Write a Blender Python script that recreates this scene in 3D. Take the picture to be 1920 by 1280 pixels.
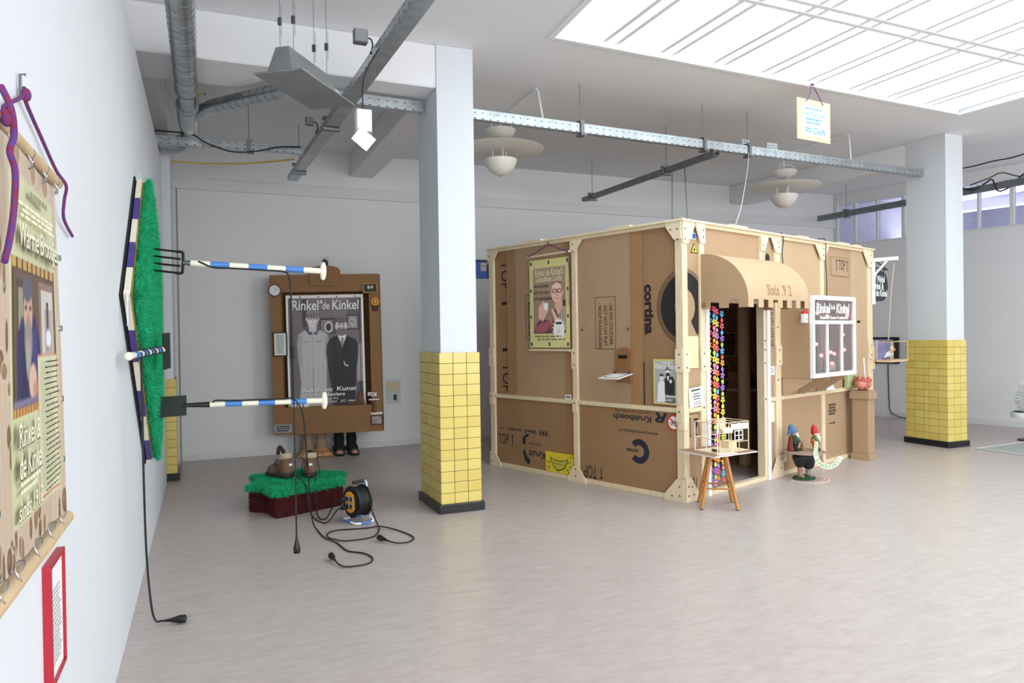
import bpy, bmesh, math, random
import numpy as np
from mathutils import Vector, Matrix, Euler

random.seed(7); rng = np.random.default_rng(7)
for o in list(bpy.data.objects): bpy.data.objects.remove(o)
SC = bpy.context.scene
COL = SC.collection
R = math.radians

# ------------------------------------------------------------------ camera
cam_d = bpy.data.cameras.new('camera'); cam = bpy.data.objects.new('camera', cam_d); COL.objects.link(cam)
cam_d.sensor_width = 36.0; cam_d.lens = 36.0 * 1354.78 / 1920.0; cam_d.clip_start = 0.05; cam_d.clip_end = 100
yaw, pitch, roll = 0.4029, -0.0086, -0.0146
Fv = Vector((math.sin(yaw) * math.cos(pitch), math.cos(yaw) * math.cos(pitch), math.sin(pitch)))
Rv = Vector((math.cos(yaw), -math.sin(yaw), 0)); Uv = Rv.cross(Fv)
R2 = Rv * math.cos(roll) + Uv * math.sin(roll); U2 = Uv * math.cos(roll) - Rv * math.sin(roll)
cam.matrix_world = Matrix(((R2.x, U2.x, -Fv.x, 0), (R2.y, U2.y, -Fv.y, 0), (R2.z, U2.z, -Fv.z, 1.65), (0, 0, 0, 1)))
SC.camera = cam
# ------------------------------------------------------------------ world, daylight, exposure
W = bpy.data.worlds.new('world'); SC.world = W; W.use_nodes = True
W.node_tree.nodes['Background'].inputs[0].default_value = (0.80, 0.88, 1.0, 1)
W.node_tree.nodes['Background'].inputs[1].default_value = 1.0
def area(name, loc, rot, sx, sy, power, col=(1, 1, 1)):
    d = bpy.data.lights.new(name, 'AREA'); d.shape = 'RECTANGLE'; d.size = sx; d.size_y = sy; d.energy = power; d.color = col
    o = bpy.data.objects.new(name, d); COL.objects.link(o); o.location = loc; o.rotation_euler = rot; return o
area('daylight_front_windows', (5.0, -2.85, 2.3), (R(90), 0, 0), 14.0, 2.6, 350, (0.94, 0.97, 1.0))
area('daylight_next_room', (15.4, 8.6, 3.6), (R(180), 0, 0), 3.0, 6.0, 140, (0.93, 0.93, 1.0))
SKY_EMIT = 2.1
SC.cycles.max_bounces = 7; SC.cycles.diffuse_bounces = 5; SC.cycles.glossy_bounces = 3; SC.cycles.transmission_bounces = 4
SC.view_settings.view_transform = 'Standard'; SC.view_settings.look = 'None'
SC.view_settings.exposure = 0.68; SC.view_settings.gamma = 1.0; SC.view_settings.use_curve_mapping = False

# ------------------------------------------------------------------ materials
def lin(c):
    c = [x / 255.0 for x in c[:3]]
    return tuple(x / 12.92 if x <= 0.04045 else ((x + 0.055) / 1.055) ** 2.4 for x in c)
MATS = {}
def M(name, col=(200, 200, 200), rough=0.6, metal=0.0, var=None, bump=None, stretch=None, col2=None, emit=0, spec=0.5, attr=None, wave=None, alpha=None):
    if name in MATS: return MATS[name]
    m = bpy.data.materials.new(name); m.use_nodes = True; nt = m.node_tree; N = nt.nodes; L = nt.links
    b = N['Principled BSDF']; b.inputs['Roughness'].default_value = rough; b.inputs['Metallic'].default_value = metal
    b.inputs['Specular IOR Level'].default_value = spec
    c = lin(col); b.inputs['Base Color'].default_value = (*c, 1)
    co = None
    def coord():
        nonlocal co
        if co is None:
            t = N.new('ShaderNodeTexCoord'); mp = N.new('ShaderNodeMapping'); L.new(t.outputs['Object'], mp.inputs[0])
            if stretch: mp.inputs['Scale'].default_value = stretch
            co = mp.outputs[0]
        return co
    if attr:
        a = N.new('ShaderNodeAttribute'); a.attribute_name = attr; L.new(a.outputs['Color'], b.inputs['Base Color'])
    elif var or col2:
        sc, amt = var or (4, 1.0)
        t = N.new('ShaderNodeTexNoise'); t.inputs['Scale'].default_value = sc; t.inputs['Detail'].default_value = 6; t.inputs['Roughness'].default_value = 0.6
        L.new(coord(), t.inputs['Vector'])
        r = N.new('ShaderNodeValToRGB'); r.color_ramp.elements[0].position = 0.32; r.color_ramp.elements[1].position = 0.68
        c2 = lin(col2) if col2 else tuple(min(1, x * (1 + amt)) for x in c)
        c1 = c if col2 else tuple(x * (1 - amt) for x in c)
        r.color_ramp.elements[0].color = (*c1, 1); r.color_ramp.elements[1].color = (*c2, 1)
        L.new(t.outputs['Fac'], r.inputs[0]); L.new(r.outputs[0], b.inputs['Base Color'])
    if bump or wave:
        bp = N.new('ShaderNodeBump'); bp.inputs['Distance'].default_value = 0.01
        if wave:
            w = N.new('ShaderNodeTexWave'); w.bands_direction = 'Z'; w.inputs['Scale'].default_value = wave[0]; w.inputs['Distortion'].default_value = 0.4
            L.new(coord(), w.inputs['Vector']); bp.inputs['Strength'].default_value = wave[1]; L.new(w.outputs['Fac'], bp.inputs['Height'])
        else:
            t2 = N.new('ShaderNodeTexNoise'); t2.inputs['Scale'].default_value = bump[0]; t2.inputs['Detail'].default_value = 4
            L.new(coord(), t2.inputs['Vector']); bp.inputs['Strength'].default_value = bump[1]; L.new(t2.outputs['Fac'], bp.inputs['Height'])
        L.new(bp.outputs[0], b.inputs['Normal'])
    if emit:
        b.inputs['Emission Color'].default_value = (*c, 1); b.inputs['Emission Strength'].default_value = emit
    MATS[name] = m; return m
def glass_mat(name, tint, refl=0.12, rough=0.02):
    if name in MATS: return MATS[name]
    m = bpy.data.materials.new(name); m.use_nodes = True; nt = m.node_tree; N = nt.nodes; L = nt.links; N.remove(N['Principled BSDF'])
    t = N.new('ShaderNodeBsdfTransparent'); t.inputs[0].default_value = (*lin(tint), 1)
    g = N.new('ShaderNodeBsdfGlossy'); g.inputs['Roughness'].default_value = rough
    f = N.new('ShaderNodeLayerWeight'); f.inputs[0].default_value = 0.12
    a = N.new('ShaderNodeMath'); a.operation = 'MULTIPLY_ADD'; a.inputs[1].default_value = 0.6; a.inputs[2].default_value = refl; L.new(f.outputs['Facing'], a.inputs[0])
    x = N.new('ShaderNodeMixShader'); L.new(a.outputs[0], x.inputs[0]); L.new(t.outputs[0], x.inputs[1]); L.new(g.outputs[0], x.inputs[2])
    L.new(x.outputs[0], N['Material Output'].inputs[0]); MATS[name] = m; return m

WALLW = M('white_wall_paint', (226, 226, 226), 0.75, bump=(60, 0.05))
PARTW = M('partition_paint', (226, 229, 233), 0.6, var=(1.2, 0.015), bump=(25, 0.03))
CEILW = M('ceiling_paint', (230, 230, 231), 0.85, bump=(40, 0.05))
COLW = M('column_plaster', (216, 220, 223), 0.75, bump=(45, 0.25))
TRIMW = M('trim_paint', (216, 217, 216), 0.55)
TILE = M('yellow_glazed_tile', (218, 194, 104), 0.22)
def _tile_variation():
    nt = TILE.node_tree; N = nt.nodes; i = N.new('ShaderNodeObjectInfo'); r = N.new('ShaderNodeValToRGB')
    r.color_ramp.elements[0].color = (*lin((216, 190, 98)), 1); r.color_ramp.elements[1].color = (*lin((224, 203, 114)), 1)
    nt.links.new(i.outputs['Random'], r.inputs[0]); nt.links.new(r.outputs[0], N['Principled BSDF'].inputs['Base Color'])
_tile_variation()
GROUT = M('dark_grout', (62, 58, 48), 0.9)
BLACKB = M('black_glazed_plinth', (26, 28, 32), 0.25, var=(5, 0.2))
CARD = M('cardboard', (174, 144, 112), 0.85, var=(1.6, 0.05), wave=(45, 0.10))
CARD_D = M('cardboard_brown', (154, 119, 84), 0.85, var=(1.6, 0.06), wave=(45, 0.10))
CARD_L = M('cardboard_pale', (188, 160, 127), 0.85, var=(1.6, 0.05), wave=(45, 0.10))
CARDEDGE = M('cardboard_cut_edge', (120, 92, 62), 0.95)
TAPE = M('paper_tape', (160, 122, 80), 0.5, var=(3, 0.05))
PINE = M('pine_timber', (226, 207, 172), 0.6, var=(3.5, 0.08), stretch=(6, 6, 1.2))
PINE2 = M('pine_plywood_plate', (232, 214, 180), 0.6, var=(6, 0.05))
STEEL = M('galvanised_steel', (178, 183, 186), 0.36, 0.85, var=(14, 0.16))
DUCTM = M('galvanised_duct', (176, 180, 182), 0.28, 0.95, var=(9, 0.12))
STEEL_D = M('galvanised_dark', (128, 132, 134), 0.5, 0.7, var=(10, 0.15))
SCREW = M('screw_metal', (120, 122, 124), 0.4, 0.9)
BLACK = M('black_plastic', (22, 22, 24), 0.45)
RUBBER = M('black_rubber_cable', (26, 26, 27), 0.55)
INK = M('black_ink', (34, 29, 27), 0.8)
INKB = M('dark_blue_ink', (36, 37, 52), 0.8)
WHITEP = M('white_lacquer', (238, 240, 242), 0.35)
WHITEINK = M('white_ink', (240, 242, 236), 0.6)
PAPER = M('white_paper', (236, 236, 232), 0.8)
CREAM = M('cream_lacquer', (240, 234, 212), 0.35)
BLUEP = M('blue_lacquer', (72, 132, 206), 0.35)
IRON = M('black_forged_iron', (34, 34, 35), 0.5, 0.6)
PALEGRN = M('pale_green_paper', (214, 218, 172), 0.8)
RED = M('red_lacquer', (176, 26, 48), 0.4)
OAK = M('oiled_wood', (186, 126, 66), 0.45, var=(6, 0.15), stretch=(5, 5, 1))
DOWEL = M('beech_dowel', (208, 180, 142), 0.55, var=(8, 0.1), stretch=(1, 6, 6))
PRINT = M('printed_picture', attr='print', rough=0.45)

# ------------------------------------------------------------------ object helpers
def link(o, parent=None):
    COL.objects.link(o)
    if parent is not None: o.parent = parent
    return o
def tag(o, label=None, cat=None, group=None, kind=None):
    if label: o['label'] = label
    if cat: o['category'] = cat
    if group: o['group'] = group
    if kind: o['kind'] = kind
    return o
def thing(name, label, cat, mat=None, group=None):
    o = bpy.data.objects.new(name, None); COL.objects.link(o); o.empty_display_size = 0.1
    if mat is not None:
        if isinstance(mat, Matrix): o.matrix_world = mat
        else: o.location = mat
    return tag(o, label, cat, group)
def frame(o, r, u, n): # matrix from origin and axes
    r, u, n = Vector(r), Vector(u), Vector(n)
    return Matrix(((r.x, u.x, n.x, o[0]), (r.y, u.y, n.y, o[1]), (r.z, u.z, n.z, o[2]), (0, 0, 0, 1)))
def front(x, y, z): return frame((x, y, z), (1, 0, 0), (0, 0, 1), (0, -1, 0))     # faces -y
def left(x, y, z): return frame((x, y, z), (0, -1, 0), (0, 0, 1), (-1, 0, 0))     # faces -x
def wallL(x, y, z): return frame((x, y, z), (0, 1, 0), (0, 0, 1), (1, 0, 0))      # faces +x
def T(x, y, z=0): return Matrix.Translation((x, y, z))
def RZ(a): return Matrix.Rotation(a, 4, 'Z')

class MB:
    def __init__(s): s.v = []; s.f = []
    def add(s, vs, fs, m=None):
        k = len(s.v)
        s.v += [tuple(m @ Vector(p)) for p in vs] if m is not None else [tuple(p) for p in vs]
        s.f += [tuple(k + i for i in f) for f in fs]; return s
    def box(s, x0, x1, y0, y1, z0, z1, m=None):
        vs = [(x0, y0, z0), (x1, y0, z0), (x1, y1, z0), (x0, y1, z0), (x0, y0, z1), (x1, y0, z1), (x1, y1, z1), (x0, y1, z1)]
        return s.add(vs, [(0, 3, 2, 1), (4, 5, 6, 7), (0, 1, 5, 4), (1, 2, 6, 5), (2, 3, 7, 6), (3, 0, 4, 7)], m)
    def cbox(s, x0, x1, y0, y1, z0, z1, c, m=None):   # top (z1) edges chamfered
        vs = [(x0, y0, z0), (x1, y0, z0), (x1, y1, z0), (x0, y1, z0), (x0, y0, z1 - c), (x1, y0, z1 - c), (x1, y1, z1 - c), (x0, y1, z1 - c),
              (x0 + c, y0 + c, z1), (x1 - c, y0 + c, z1), (x1 - c, y1 - c, z1), (x0 + c, y1 - c, z1)]
        fs = [(0, 3, 2, 1), (8, 9, 10, 11)]
        for i in range(4):
            j = (i + 1) % 4; fs += [(i, j, 4 + j, 4 + i), (4 + i, 4 + j, 8 + j, 8 + i)]
        return s.add(vs, fs, m)
    def prism(s, pts, z0, z1, m=None):
        n = len(pts); a = sum(pts[i][0] * pts[(i + 1) % n][1] - pts[(i + 1) % n][0] * pts[i][1] for i in range(n))
        if a < 0: pts = list(pts)[::-1]
        vs = [(x, y, z0) for x, y in pts] + [(x, y, z1) for x, y in pts]
        fs = [tuple(range(n))[::-1], tuple(range(n, 2 * n))] + [(i, (i + 1) % n, n + (i + 1) % n, n + i) for i in range(n)]
        return s.add(vs, fs, m)
    def cyl(s, a, b, r0, r1=None, n=12, cap=True, m=None):
        r1 = r0 if r1 is None else r1; a, b = Vector(a), Vector(b); d = (b - a).normalized()
        x = d.orthogonal().normalized(); y = d.cross(x); vs = []
        for c, r in ((a, r0), (b, r1)):
            for i in range(n):
                t = 2 * math.pi * i / n; vs.append(c + x * (r * math.cos(t)) + y * (r * math.sin(t)))
        fs = [(i, (i + 1) % n, n + (i + 1) % n, n + i) for i in range(n)]
        if cap: fs += [tuple(range(n))[::-1], tuple(range(n, 2 * n))]
        return s.add(vs, fs, m)
    def tube(s, path, r, n=8, closed=False, m=None):
        P = [Vector(p) for p in path]; k = len(P); vs = []; fs = []; ref = None
        for i, p in enumerate(P):
            a = P[(i - 1) % k] if (closed or i > 0) else P[i]; b = P[(i + 1) % k] if (closed or i < k - 1) else P[i]
            d = (b - a).normalized()
            if ref is None: ref = d.orthogonal().normalized()
            x = (ref - d * ref.dot(d)); x = x.normalized() if x.length > 1e-6 else d.orthogonal().normalized(); ref = x; y = d.cross(x)
            rr = r[i] if isinstance(r, (list, tuple)) else r
            vs += [p + x * (rr * math.cos(2 * math.pi * j / n)) + y * (rr * math.sin(2 * math.pi * j / n)) for j in range(n)]
        for i in range(k if closed else k - 1):
            a0 = i * n; b0 = ((i + 1) % k) * n
            fs += [(a0 + j, a0 + (j + 1) % n, b0 + (j + 1) % n, b0 + j) for j in range(n)]
        if not closed: fs += [tuple(range(n))[::-1], tuple(range((k - 1) * n, k * n))]
        return s.add(vs, fs, m)
    def lathe(s, prof, n=24, m=None, a0=0, a1=2 * math.pi):
        full = abs(a1 - a0 - 2 * math.pi) < 1e-6; k = n if full else n + 1; vs = []; fs = []
        for i in range(k):
            t = a0 + (a1 - a0) * i / n
            vs += [(r * math.cos(t), r * math.sin(t), z) for r, z in prof]
        p = len(prof)
        for i in range(n):
            j = (i + 1) % k
            fs += [(i * p + q, j * p + q, j * p + q + 1, i * p + q + 1) for q in range(p - 1)]
        return s.add(vs, fs, m)
    def ball(s, c, r, n=12, m=None):
        rx, ry, rz = (r, r, r) if not isinstance(r, (tuple, list)) else r
        prof = [(max(1e-4, math.sin(math.pi * i / n)), -math.cos(math.pi * i / n)) for i in range(n + 1)]
        mm = T(*c) @ Matrix.Diagonal((rx, ry, rz, 1)); mm = m @ mm if m is not None else mm
        return s.lathe(prof, n + 4, mm)
    def quad(s, pts, m=None): return s.add(pts, [tuple(range(len(pts)))], m)
    def build(s, name, mat, parent=None, m=None, smooth=False, bevel=0, ang=0.7):
        me = bpy.data.meshes.new(name)
        v = [tuple(m @ Vector(p)) for p in s.v] if m is not None else s.v
        me.from_pydata(v, [], s.f)
        if bevel:
            bm = bmesh.new(); bm.from_mesh(me); bmesh.ops.remove_doubles(bm, verts=bm.verts, dist=1e-5)
            bmesh.ops.bevel(bm, geom=list(bm.edges), offset=bevel, segments=1, affect='EDGES', clamp_overlap=True); bm.to_mesh(me); bm.free()
        if smooth:
            bm = bmesh.new(); bm.from_mesh(me); bmesh.ops.remove_doubles(bm, verts=bm.verts, dist=1e-5)
            bmesh.ops.recalc_face_normals(bm, faces=bm.faces); bm.to_mesh(me); bm.free()
            me.polygons.foreach_set('use_smooth', [True] * len(me.polygons)); me.set_sharp_from_angle(angle=ang)
        me.materials.append(mat); me.update()
        return link(bpy.data.objects.new(name, me), parent)
def spline(pts, k=6):
    P = [Vector(p) for p in pts]; out = []
    for i in range(len(P) - 1):
        p0 = P[max(i - 1, 0)]; p1 = P[i]; p2 = P[i + 1]; p3 = P[min(i + 2, len(P) - 1)]
        for j in range(k):
            t = j / k; out.append(0.5 * ((2 * p1) + (p2 - p0) * t + (2 * p0 - 5 * p1 + 4 * p2 - p3) * t * t + (3 * p1 - p0 - 3 * p2 + p3) * t ** 3))
    out.append(P[-1]); return out
def share(src, name, parent, m):   # another object on the same mesh
    o = bpy.data.objects.new(name, src.data); link(o, parent); o.matrix_local = m; return o

# lettering: built-in vector font turned into thin flat mesh
_T = {}
def text_geo(s, bold, shear):
    k = (s, bold, shear)
    if k in _T: return _T[k]
    c = bpy.data.curves.new('t', 'FONT'); c.body = s; c.size = 1.0; c.offset = bold; c.shear = shear; c.resolution_u = 3; c.space_line = 0.95
    o = bpy.data.objects.new('t', c); COL.objects.link(o); dg = bpy.context.evaluated_depsgraph_get()
    me = bpy.data.meshes.new_from_object(o.evaluated_get(dg)); v = np.array([tuple(x.co) for x in me.vertices]); f = [tuple(p.vertices) for p in me.polygons]
    bpy.data.objects.remove(o); bpy.data.curves.remove(c); bpy.data.meshes.remove(me)
    if len(v): v = v - np.array([(v[:, 0].min() + v[:, 0].max()) / 2, (v[:, 1].min() + v[:, 1].max()) / 2, 0])
    _T[k] = (v, f); return _T[k]
def lettering(parent, s, x, y, mat, m=None, w=None, h=None, rot=0.0, off=0.002, bold=0.0, shear=0.0, name='lettering', mirror=False):
    v, f = text_geo(s, bold, shear); v = v.copy()
    W0 = np.ptp(v[:, 0]); H0 = np.ptp(v[:, 1]); sx = sy = 1
    if w and h: sx, sy = w / W0, h / H0
    elif w: sx = sy = w / W0
    else: sx = sy = h / H0
    q = MB(); q.add([(a * sx, b * sy, 0) for a, b, _ in v], f)
    mm = T(x, y, off) @ Matrix.Rotation(rot, 4, 'Z'); mm = m @ mm if m is not None else mm
    o = q.build(name, mat, parent, mm)
    if len(s) == 2: o['kind'] = 'stuff'
    return o
def print_lines(parent, x0, x1, y0, y1, n, mat, m=None, off=0.002, fill=0.55, ragged=True, name='printed_text', words=True):
    q = MB(); st = (y1 - y0) / n
    for i in range(n):
        yb = y1 - (i + 0.5) * st; x = x0 + (0.12 * (x1 - x0) * random.random() if ragged else 0); xe = x1 - (0.2 * (x1 - x0) * random.random() if ragged else 0)
        while x < xe:
            l = min((0.06 + 0.12 * random.random()) * (x1 - x0), xe - x)
            q.quad([(x, yb - st * fill / 2, off), (x + l, yb - st * fill / 2, off), (x + l, yb + st * fill / 2, off), (x, yb + st * fill / 2, off)])
            x += l + 0.025 * (x1 - x0)
    o = q.build(name, mat, parent, m); o['kind'] = 'stuff'; return o

# printed pictures: a fine grid with a colour per vertex
class Canvas:
    def __init__(s, x0, y0, x1, y1, nx, ny, col):   # coordinates: y downwards
        s.x0, s.y0, s.x1, s.y1, s.nx, s.ny = x0, y0, x1, y1, nx, ny
        s.X, s.Y = np.meshgrid(np.linspace(x0, x1, nx), np.linspace(y0, y1, ny)); s.c = np.ones((ny, nx, 3)) * np.array(lin(col)); s.px = (x1 - x0) / nx
    def mix(s, a, col): s.c = s.c * (1 - a[..., None]) + np.array(lin(col)) * a[..., None]
    def ell(s, cx, cy, rx, ry, col, soft=None, rot=0, a=1.0):
        dx, dy = s.X - cx, s.Y - cy; c, n = math.cos(rot), math.sin(rot); u = (dx * c + dy * n) / rx; v = (-dx * n + dy * c) / ry
        d = (np.sqrt(u * u + v * v) - 1) * min(rx, ry); w = soft or s.px; s.mix(np.clip(0.5 - d / w, 0, 1) * a, col)
    def poly(s, pts, col, a=1.0, soft=None):
        acc = np.zeros_like(s.X); k = [(-.25, -.25), (.25, -.25), (-.25, .25), (.25, .25)]
        for ox, oy in k:
            X = s.X + ox * s.px; Y = s.Y + oy * s.px; ins = np.zeros(X.shape, bool); n = len(pts)
            for i in range(n):
                (xa, ya), (xb, yb) = pts[i], pts[(i + 1) % n]
                if ya == yb: continue
                ins ^= ((ya > Y) != (yb > Y)) & (X < (xb - xa) * (Y - ya) / (yb - ya) + xa)
            acc += ins / 4
        if soft:
            for _ in range(int(soft / s.px) + 1):
                p = np.pad(acc, 1, mode='edge'); acc = (p[:-2, 1:-1] + p[2:, 1:-1] + p[1:-1, :-2] + p[1:-1, 2:] + 2 * acc) / 6
        s.mix(acc * a, col)
    def rect(s, x0, y0, x1, y1, col, a=1.0, soft=None): s.poly([(x0, y0), (x1, y0), (x1, y1), (x0, y1)], col, a, soft)
    def line(s, pts, w, col, a=1.0):
        for (xa, ya), (xb, yb) in zip(pts[:-1], pts[1:]):
            dx, dy = xb - xa, yb - ya; L2 = dx * dx + dy * dy + 1e-9; t = np.clip(((s.X - xa) * dx + (s.Y - ya) * dy) / L2, 0, 1)
            d = np.hypot(s.X - xa - t * dx, s.Y - ya - t * dy) - w / 2; s.mix(np.clip(0.5 - d / s.px, 0, 1) * a, col)
    def grad(s, col, f, a=1.0): s.mix(np.clip(f(s.X, s.Y), 0, 1) * a, col)
    def noise(s, amt): s.c *= (1 + amt * rng.standard_normal(s.c.shape[:2]))[..., None]
    def build(s, name, parent, w, h, cx=0, cy=0, off=0.0, m=None, bend=None, gain=1.0):
        s.c = s.c * gain
        xs = np.linspace(-w / 2, w / 2, s.nx) + cx; ys = np.linspace(h / 2, -h / 2, s.ny) + cy; X, Y = np.meshgrid(xs, ys)
        Z = np.full(X.shape, off) if bend is None else off + bend((X - cx) / w + .5, (Y - cy) / h + .5)
        v = np.stack([X, Y, Z], -1).reshape(-1, 3); i = np.arange(s.nx * s.ny).reshape(s.ny, s.nx)
        f = np.stack([i[1:, :-1], i[1:, 1:], i[:-1, 1:], i[:-1, :-1]], -1).reshape(-1, 4)
        me = bpy.data.meshes.new(name)
        if m is not None: v = np.array([tuple(m @ Vector(p)) for p in v])
        me.from_pydata(v.tolist(), [], f.tolist())
        at = me.color_attributes.new('print', 'FLOAT_COLOR', 'POINT'); c = np.clip(s.c.reshape(-1, 3), 0, 1)
        at.data.foreach_set('color', np.concatenate([c, np.ones((len(c), 1))], 1).ravel().astype(np.float32))
        me.materials.append(PRINT); return link(bpy.data.objects.new(name, me), parent)

# organic shapes: smooth distance fields turned into a mesh (surface nets)
def smin(a, b, k): h = np.clip(.5 + .5 * (b - a) / k, 0, 1); return b * (1 - h) + a * h - k * h * (1 - h)
def s_ell(P, c, r):
    q = [(P[i] - c[i]) / r[i] for i in range(3)]; return (np.sqrt(q[0] ** 2 + q[1] ** 2 + q[2] ** 2) - 1) * min(r)
def s_cap(P, a, b, ra, rb=None):
    rb = ra if rb is None else rb; d = [b[i] - a[i] for i in range(3)]; L2 = sum(x * x for x in d) + 1e-12
    t = np.clip(sum((P[i] - a[i]) * d[i] for i in range(3)) / L2, 0, 1)
    return np.sqrt(sum((P[i] - a[i] - t * d[i]) ** 2 for i in range(3))) - (ra + (rb - ra) * t)
def s_box(P, c, h, r=0):
    q = [np.abs(P[i] - c[i]) - h[i] + r for i in range(3)]
    return np.sqrt(sum(np.maximum(x, 0) ** 2 for x in q)) + np.minimum(np.maximum(np.maximum(q[0], q[1]), q[2]), 0) - r
def sdf(name, mat, parent, fn, lo, hi, n=32, m=None):
    lo, hi = np.array(lo, float), np.array(hi, float); st = (hi - lo).max() / n; N = np.ceil((hi - lo) / st).astype(int) + 2
    ax = [lo[i] - st / 2 + st * np.arange(N[i]) for i in range(3)]; G = np.meshgrid(*ax, indexing='ij'); D = fn(G)
    cn = tuple(N - 1); acc = np.zeros(cn + (3,)); cnt = np.zeros(cn)
    ii = np.stack(np.meshgrid(*[np.arange(k) for k in cn], indexing='ij'), -1).astype(float)
    def cor(o): return D[o[0]:o[0] + cn[0], o[1]:o[1] + cn[1], o[2]:o[2] + cn[2]]
    for axi in range(3):
        ot = [q for q in range(3) if q != axi]
        for p in range(2):
            for q in range(2):
                o0 = [0, 0, 0]; o0[ot[0]] = p; o0[ot[1]] = q; o1 = o0[:]; o1[axi] = 1; a, b = cor(o0), cor(o1); x = (a < 0) != (b < 0)
                t = np.where(x, a / (a - b + 1e-20), 0); pos = ii + np.array(o0, float); pos[..., axi] += t
                acc += np.where(x[..., None], pos, 0); cnt += x
    on = cnt > 0; idx = -np.ones(cn, int); idx[on] = np.arange(on.sum())
    v = (acc[on] / cnt[on][:, None]) * st + (lo - st / 2); fs = []
    for axi in range(3):
        u, w = [(1, 2), (2, 0), (0, 1)][axi]; sl = [slice(1, N[k] - 1) for k in range(3)]; sl[axi] = slice(0, N[axi] - 1)
        a = D[tuple(sl)]; s2 = sl[:]; s2[axi] = slice(1, N[axi]); b = D[tuple(s2)]; x = np.argwhere((a < 0) != (b < 0))
        if not len(x): continue
        sg = a[tuple(x.T)] < 0; base = x + np.array([1 if k != axi else 0 for k in range(3)]); eu = np.eye(3, dtype=int)[u]; ew = np.eye(3, dtype=int)[w]
        c = [idx[tuple((base - d).T)] for d in (eu * 0, eu, eu + ew, ew)]
        qd = np.stack(c, 1); qd[~sg] = qd[~sg][:, ::-1]; fs.append(qd)
    q = MB(); q.v = [tuple(p) for p in v]; q.f = [tuple(int(z) for z in p) for p in np.concatenate(fs)]
    o = q.build(name, mat, parent, m)
    o.data.polygons.foreach_set('use_smooth', [True] * len(o.data.polygons)); return o
def fur(name, mat, parent, pts, nrm, length, width, seed=0, droop=0.35, jit=0.5):
    r = np.random.default_rng(seed); n = len(pts); d = nrm + jit * r.standard_normal((n, 3)); d /= np.linalg.norm(d, axis=1)[:, None]
    L = length * (0.55 + 0.6 * r.random((n, 1))); t = np.cross(d, r.standard_normal((n, 3))); t /= np.linalg.norm(t, axis=1)[:, None] + 1e-9
    mid = pts + d * L * 0.55; dr = np.zeros((n, 3)); dr[:, 2] = -droop; d2 = d + dr + 0.3 * r.standard_normal((n, 3)); d2 /= np.linalg.norm(d2, axis=1)[:, None]; tip = mid + d2 * L * 0.55
    v = np.stack([pts - t * width, pts + t * width, mid - t * width * .8, mid + t * width * .8, tip], 1).reshape(-1, 3); b = (np.arange(n) * 5)[:, None]
    f4 = (b + np.array([[0, 1, 3, 2]])).tolist(); f3 = (b + np.array([[2, 3, 4]])).tolist()
    me = bpy.data.meshes.new(name); me.from_pydata(v.tolist(), [], f4 + f3); me.materials.append(mat); o = link(bpy.data.objects.new(name, me), parent); o['kind'] = 'stuff'; return o

# ================================================================== THE SETTING
def struct(o): o['kind'] = 'structure'; return o
# linoleum: marbled pinkish beige, faintly glossy
def lino():
    m = bpy.data.materials.new('marbled_linoleum'); m.use_nodes = True; nt = m.node_tree; N = nt.nodes; L = nt.links; b = N['Principled BSDF']
    t = N.new('ShaderNodeTexCoord'); mp = N.new('ShaderNodeMapping'); mp.inputs['Scale'].default_value = (1.3, 4.2, 1); mp.inputs['Rotation'].default_value = (0, 0, 0.12); L.new(t.outputs['Object'], mp.inputs[0])
    n1 = N.new('ShaderNodeTexNoise'); n1.inputs['Scale'].default_value = 4.0; n1.inputs['Detail'].default_value = 9; n1.inputs['Roughness'].default_value = 0.72; n1.inputs['Distortion'].default_value = 0.9; L.new(mp.outputs[0], n1.inputs['Vector'])
    r = N.new('ShaderNodeValToRGB'); e = r.color_ramp.elements; e[0].position = 0.30; e[1].position = 0.70
    e[0].color = (*lin((172, 160, 154)), 1); e[1].color = (*lin((194, 183, 179)), 1); x = e.new(0.5); x.color = (*lin((184, 172, 167)), 1); L.new(n1.outputs['Fac'], r.inputs[0])
    n2 = N.new('ShaderNodeTexNoise'); n2.inputs['Scale'].default_value = 0.5; n2.inputs['Detail'].default_value = 3; L.new(t.outputs['Object'], n2.inputs['Vector'])
    mx = N.new('ShaderNodeMix'); mx.data_type = 'RGBA'; mx.blend_type = 'MULTIPLY'; mx.inputs[0].default_value = 0.25; L.new(r.outputs[0], mx.inputs[6]); L.new(n2.outputs['Color'], mx.inputs[7])
    L.new(r.outputs[0], b.inputs['Base Color']); b.inputs['Roughness'].default_value = 0.33; b.inputs['Specular IOR Level'].default_value = 0.42
    return m
ZC = 4.36
struct(MB().box(-3, 14.4, -3, 10.95, -0.12, 0.0).build('floor', lino()))
sb = [(2.98, 5.895), (8.815, 6.17), (9.15, 1.2), (2.72, 1.2)]     # skylight opening
out = [(-3, 10.95), (15, 10.95), (15, -3), (-3, -3)]
c = MB()
for i in range(4):
    j = (i + 1) % 4; q = [out[i], out[j], sb[j], sb[i]]
    c.prism(q, ZC, ZC + 0.10)
struct(c.build('ceiling', CEILW))
struct(MB().box(-3, 11.9, 10.79, 10.95, 0, ZC).build('wall_back', WALLW))
struct(MB().box(-0.54, -0.42, -2.9, 9.2, 0, 3.74).build('wall_left', PARTW))
struct(MB().box(-3.12, -3, -3, 10.95, 0, ZC).build('wall_far_left', WALLW))
struct(MB().box(-0.40, 11.68, 10.755, 10.789, 3.70, 3.855).build('trim_1', TRIMW, bevel=0.004))
struct(MB().box(-0.315, -0.30, 10.778, 10.789, 0, 3.70).build('trim_2', M('joint_shadow_strip', (150, 150, 148), 0.8)))
struct(MB().box(-0.30, 11.62, 10.772, 10.789, 0.0, 0.085).build('baseboard_back', TRIMW, bevel=0.003))
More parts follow.
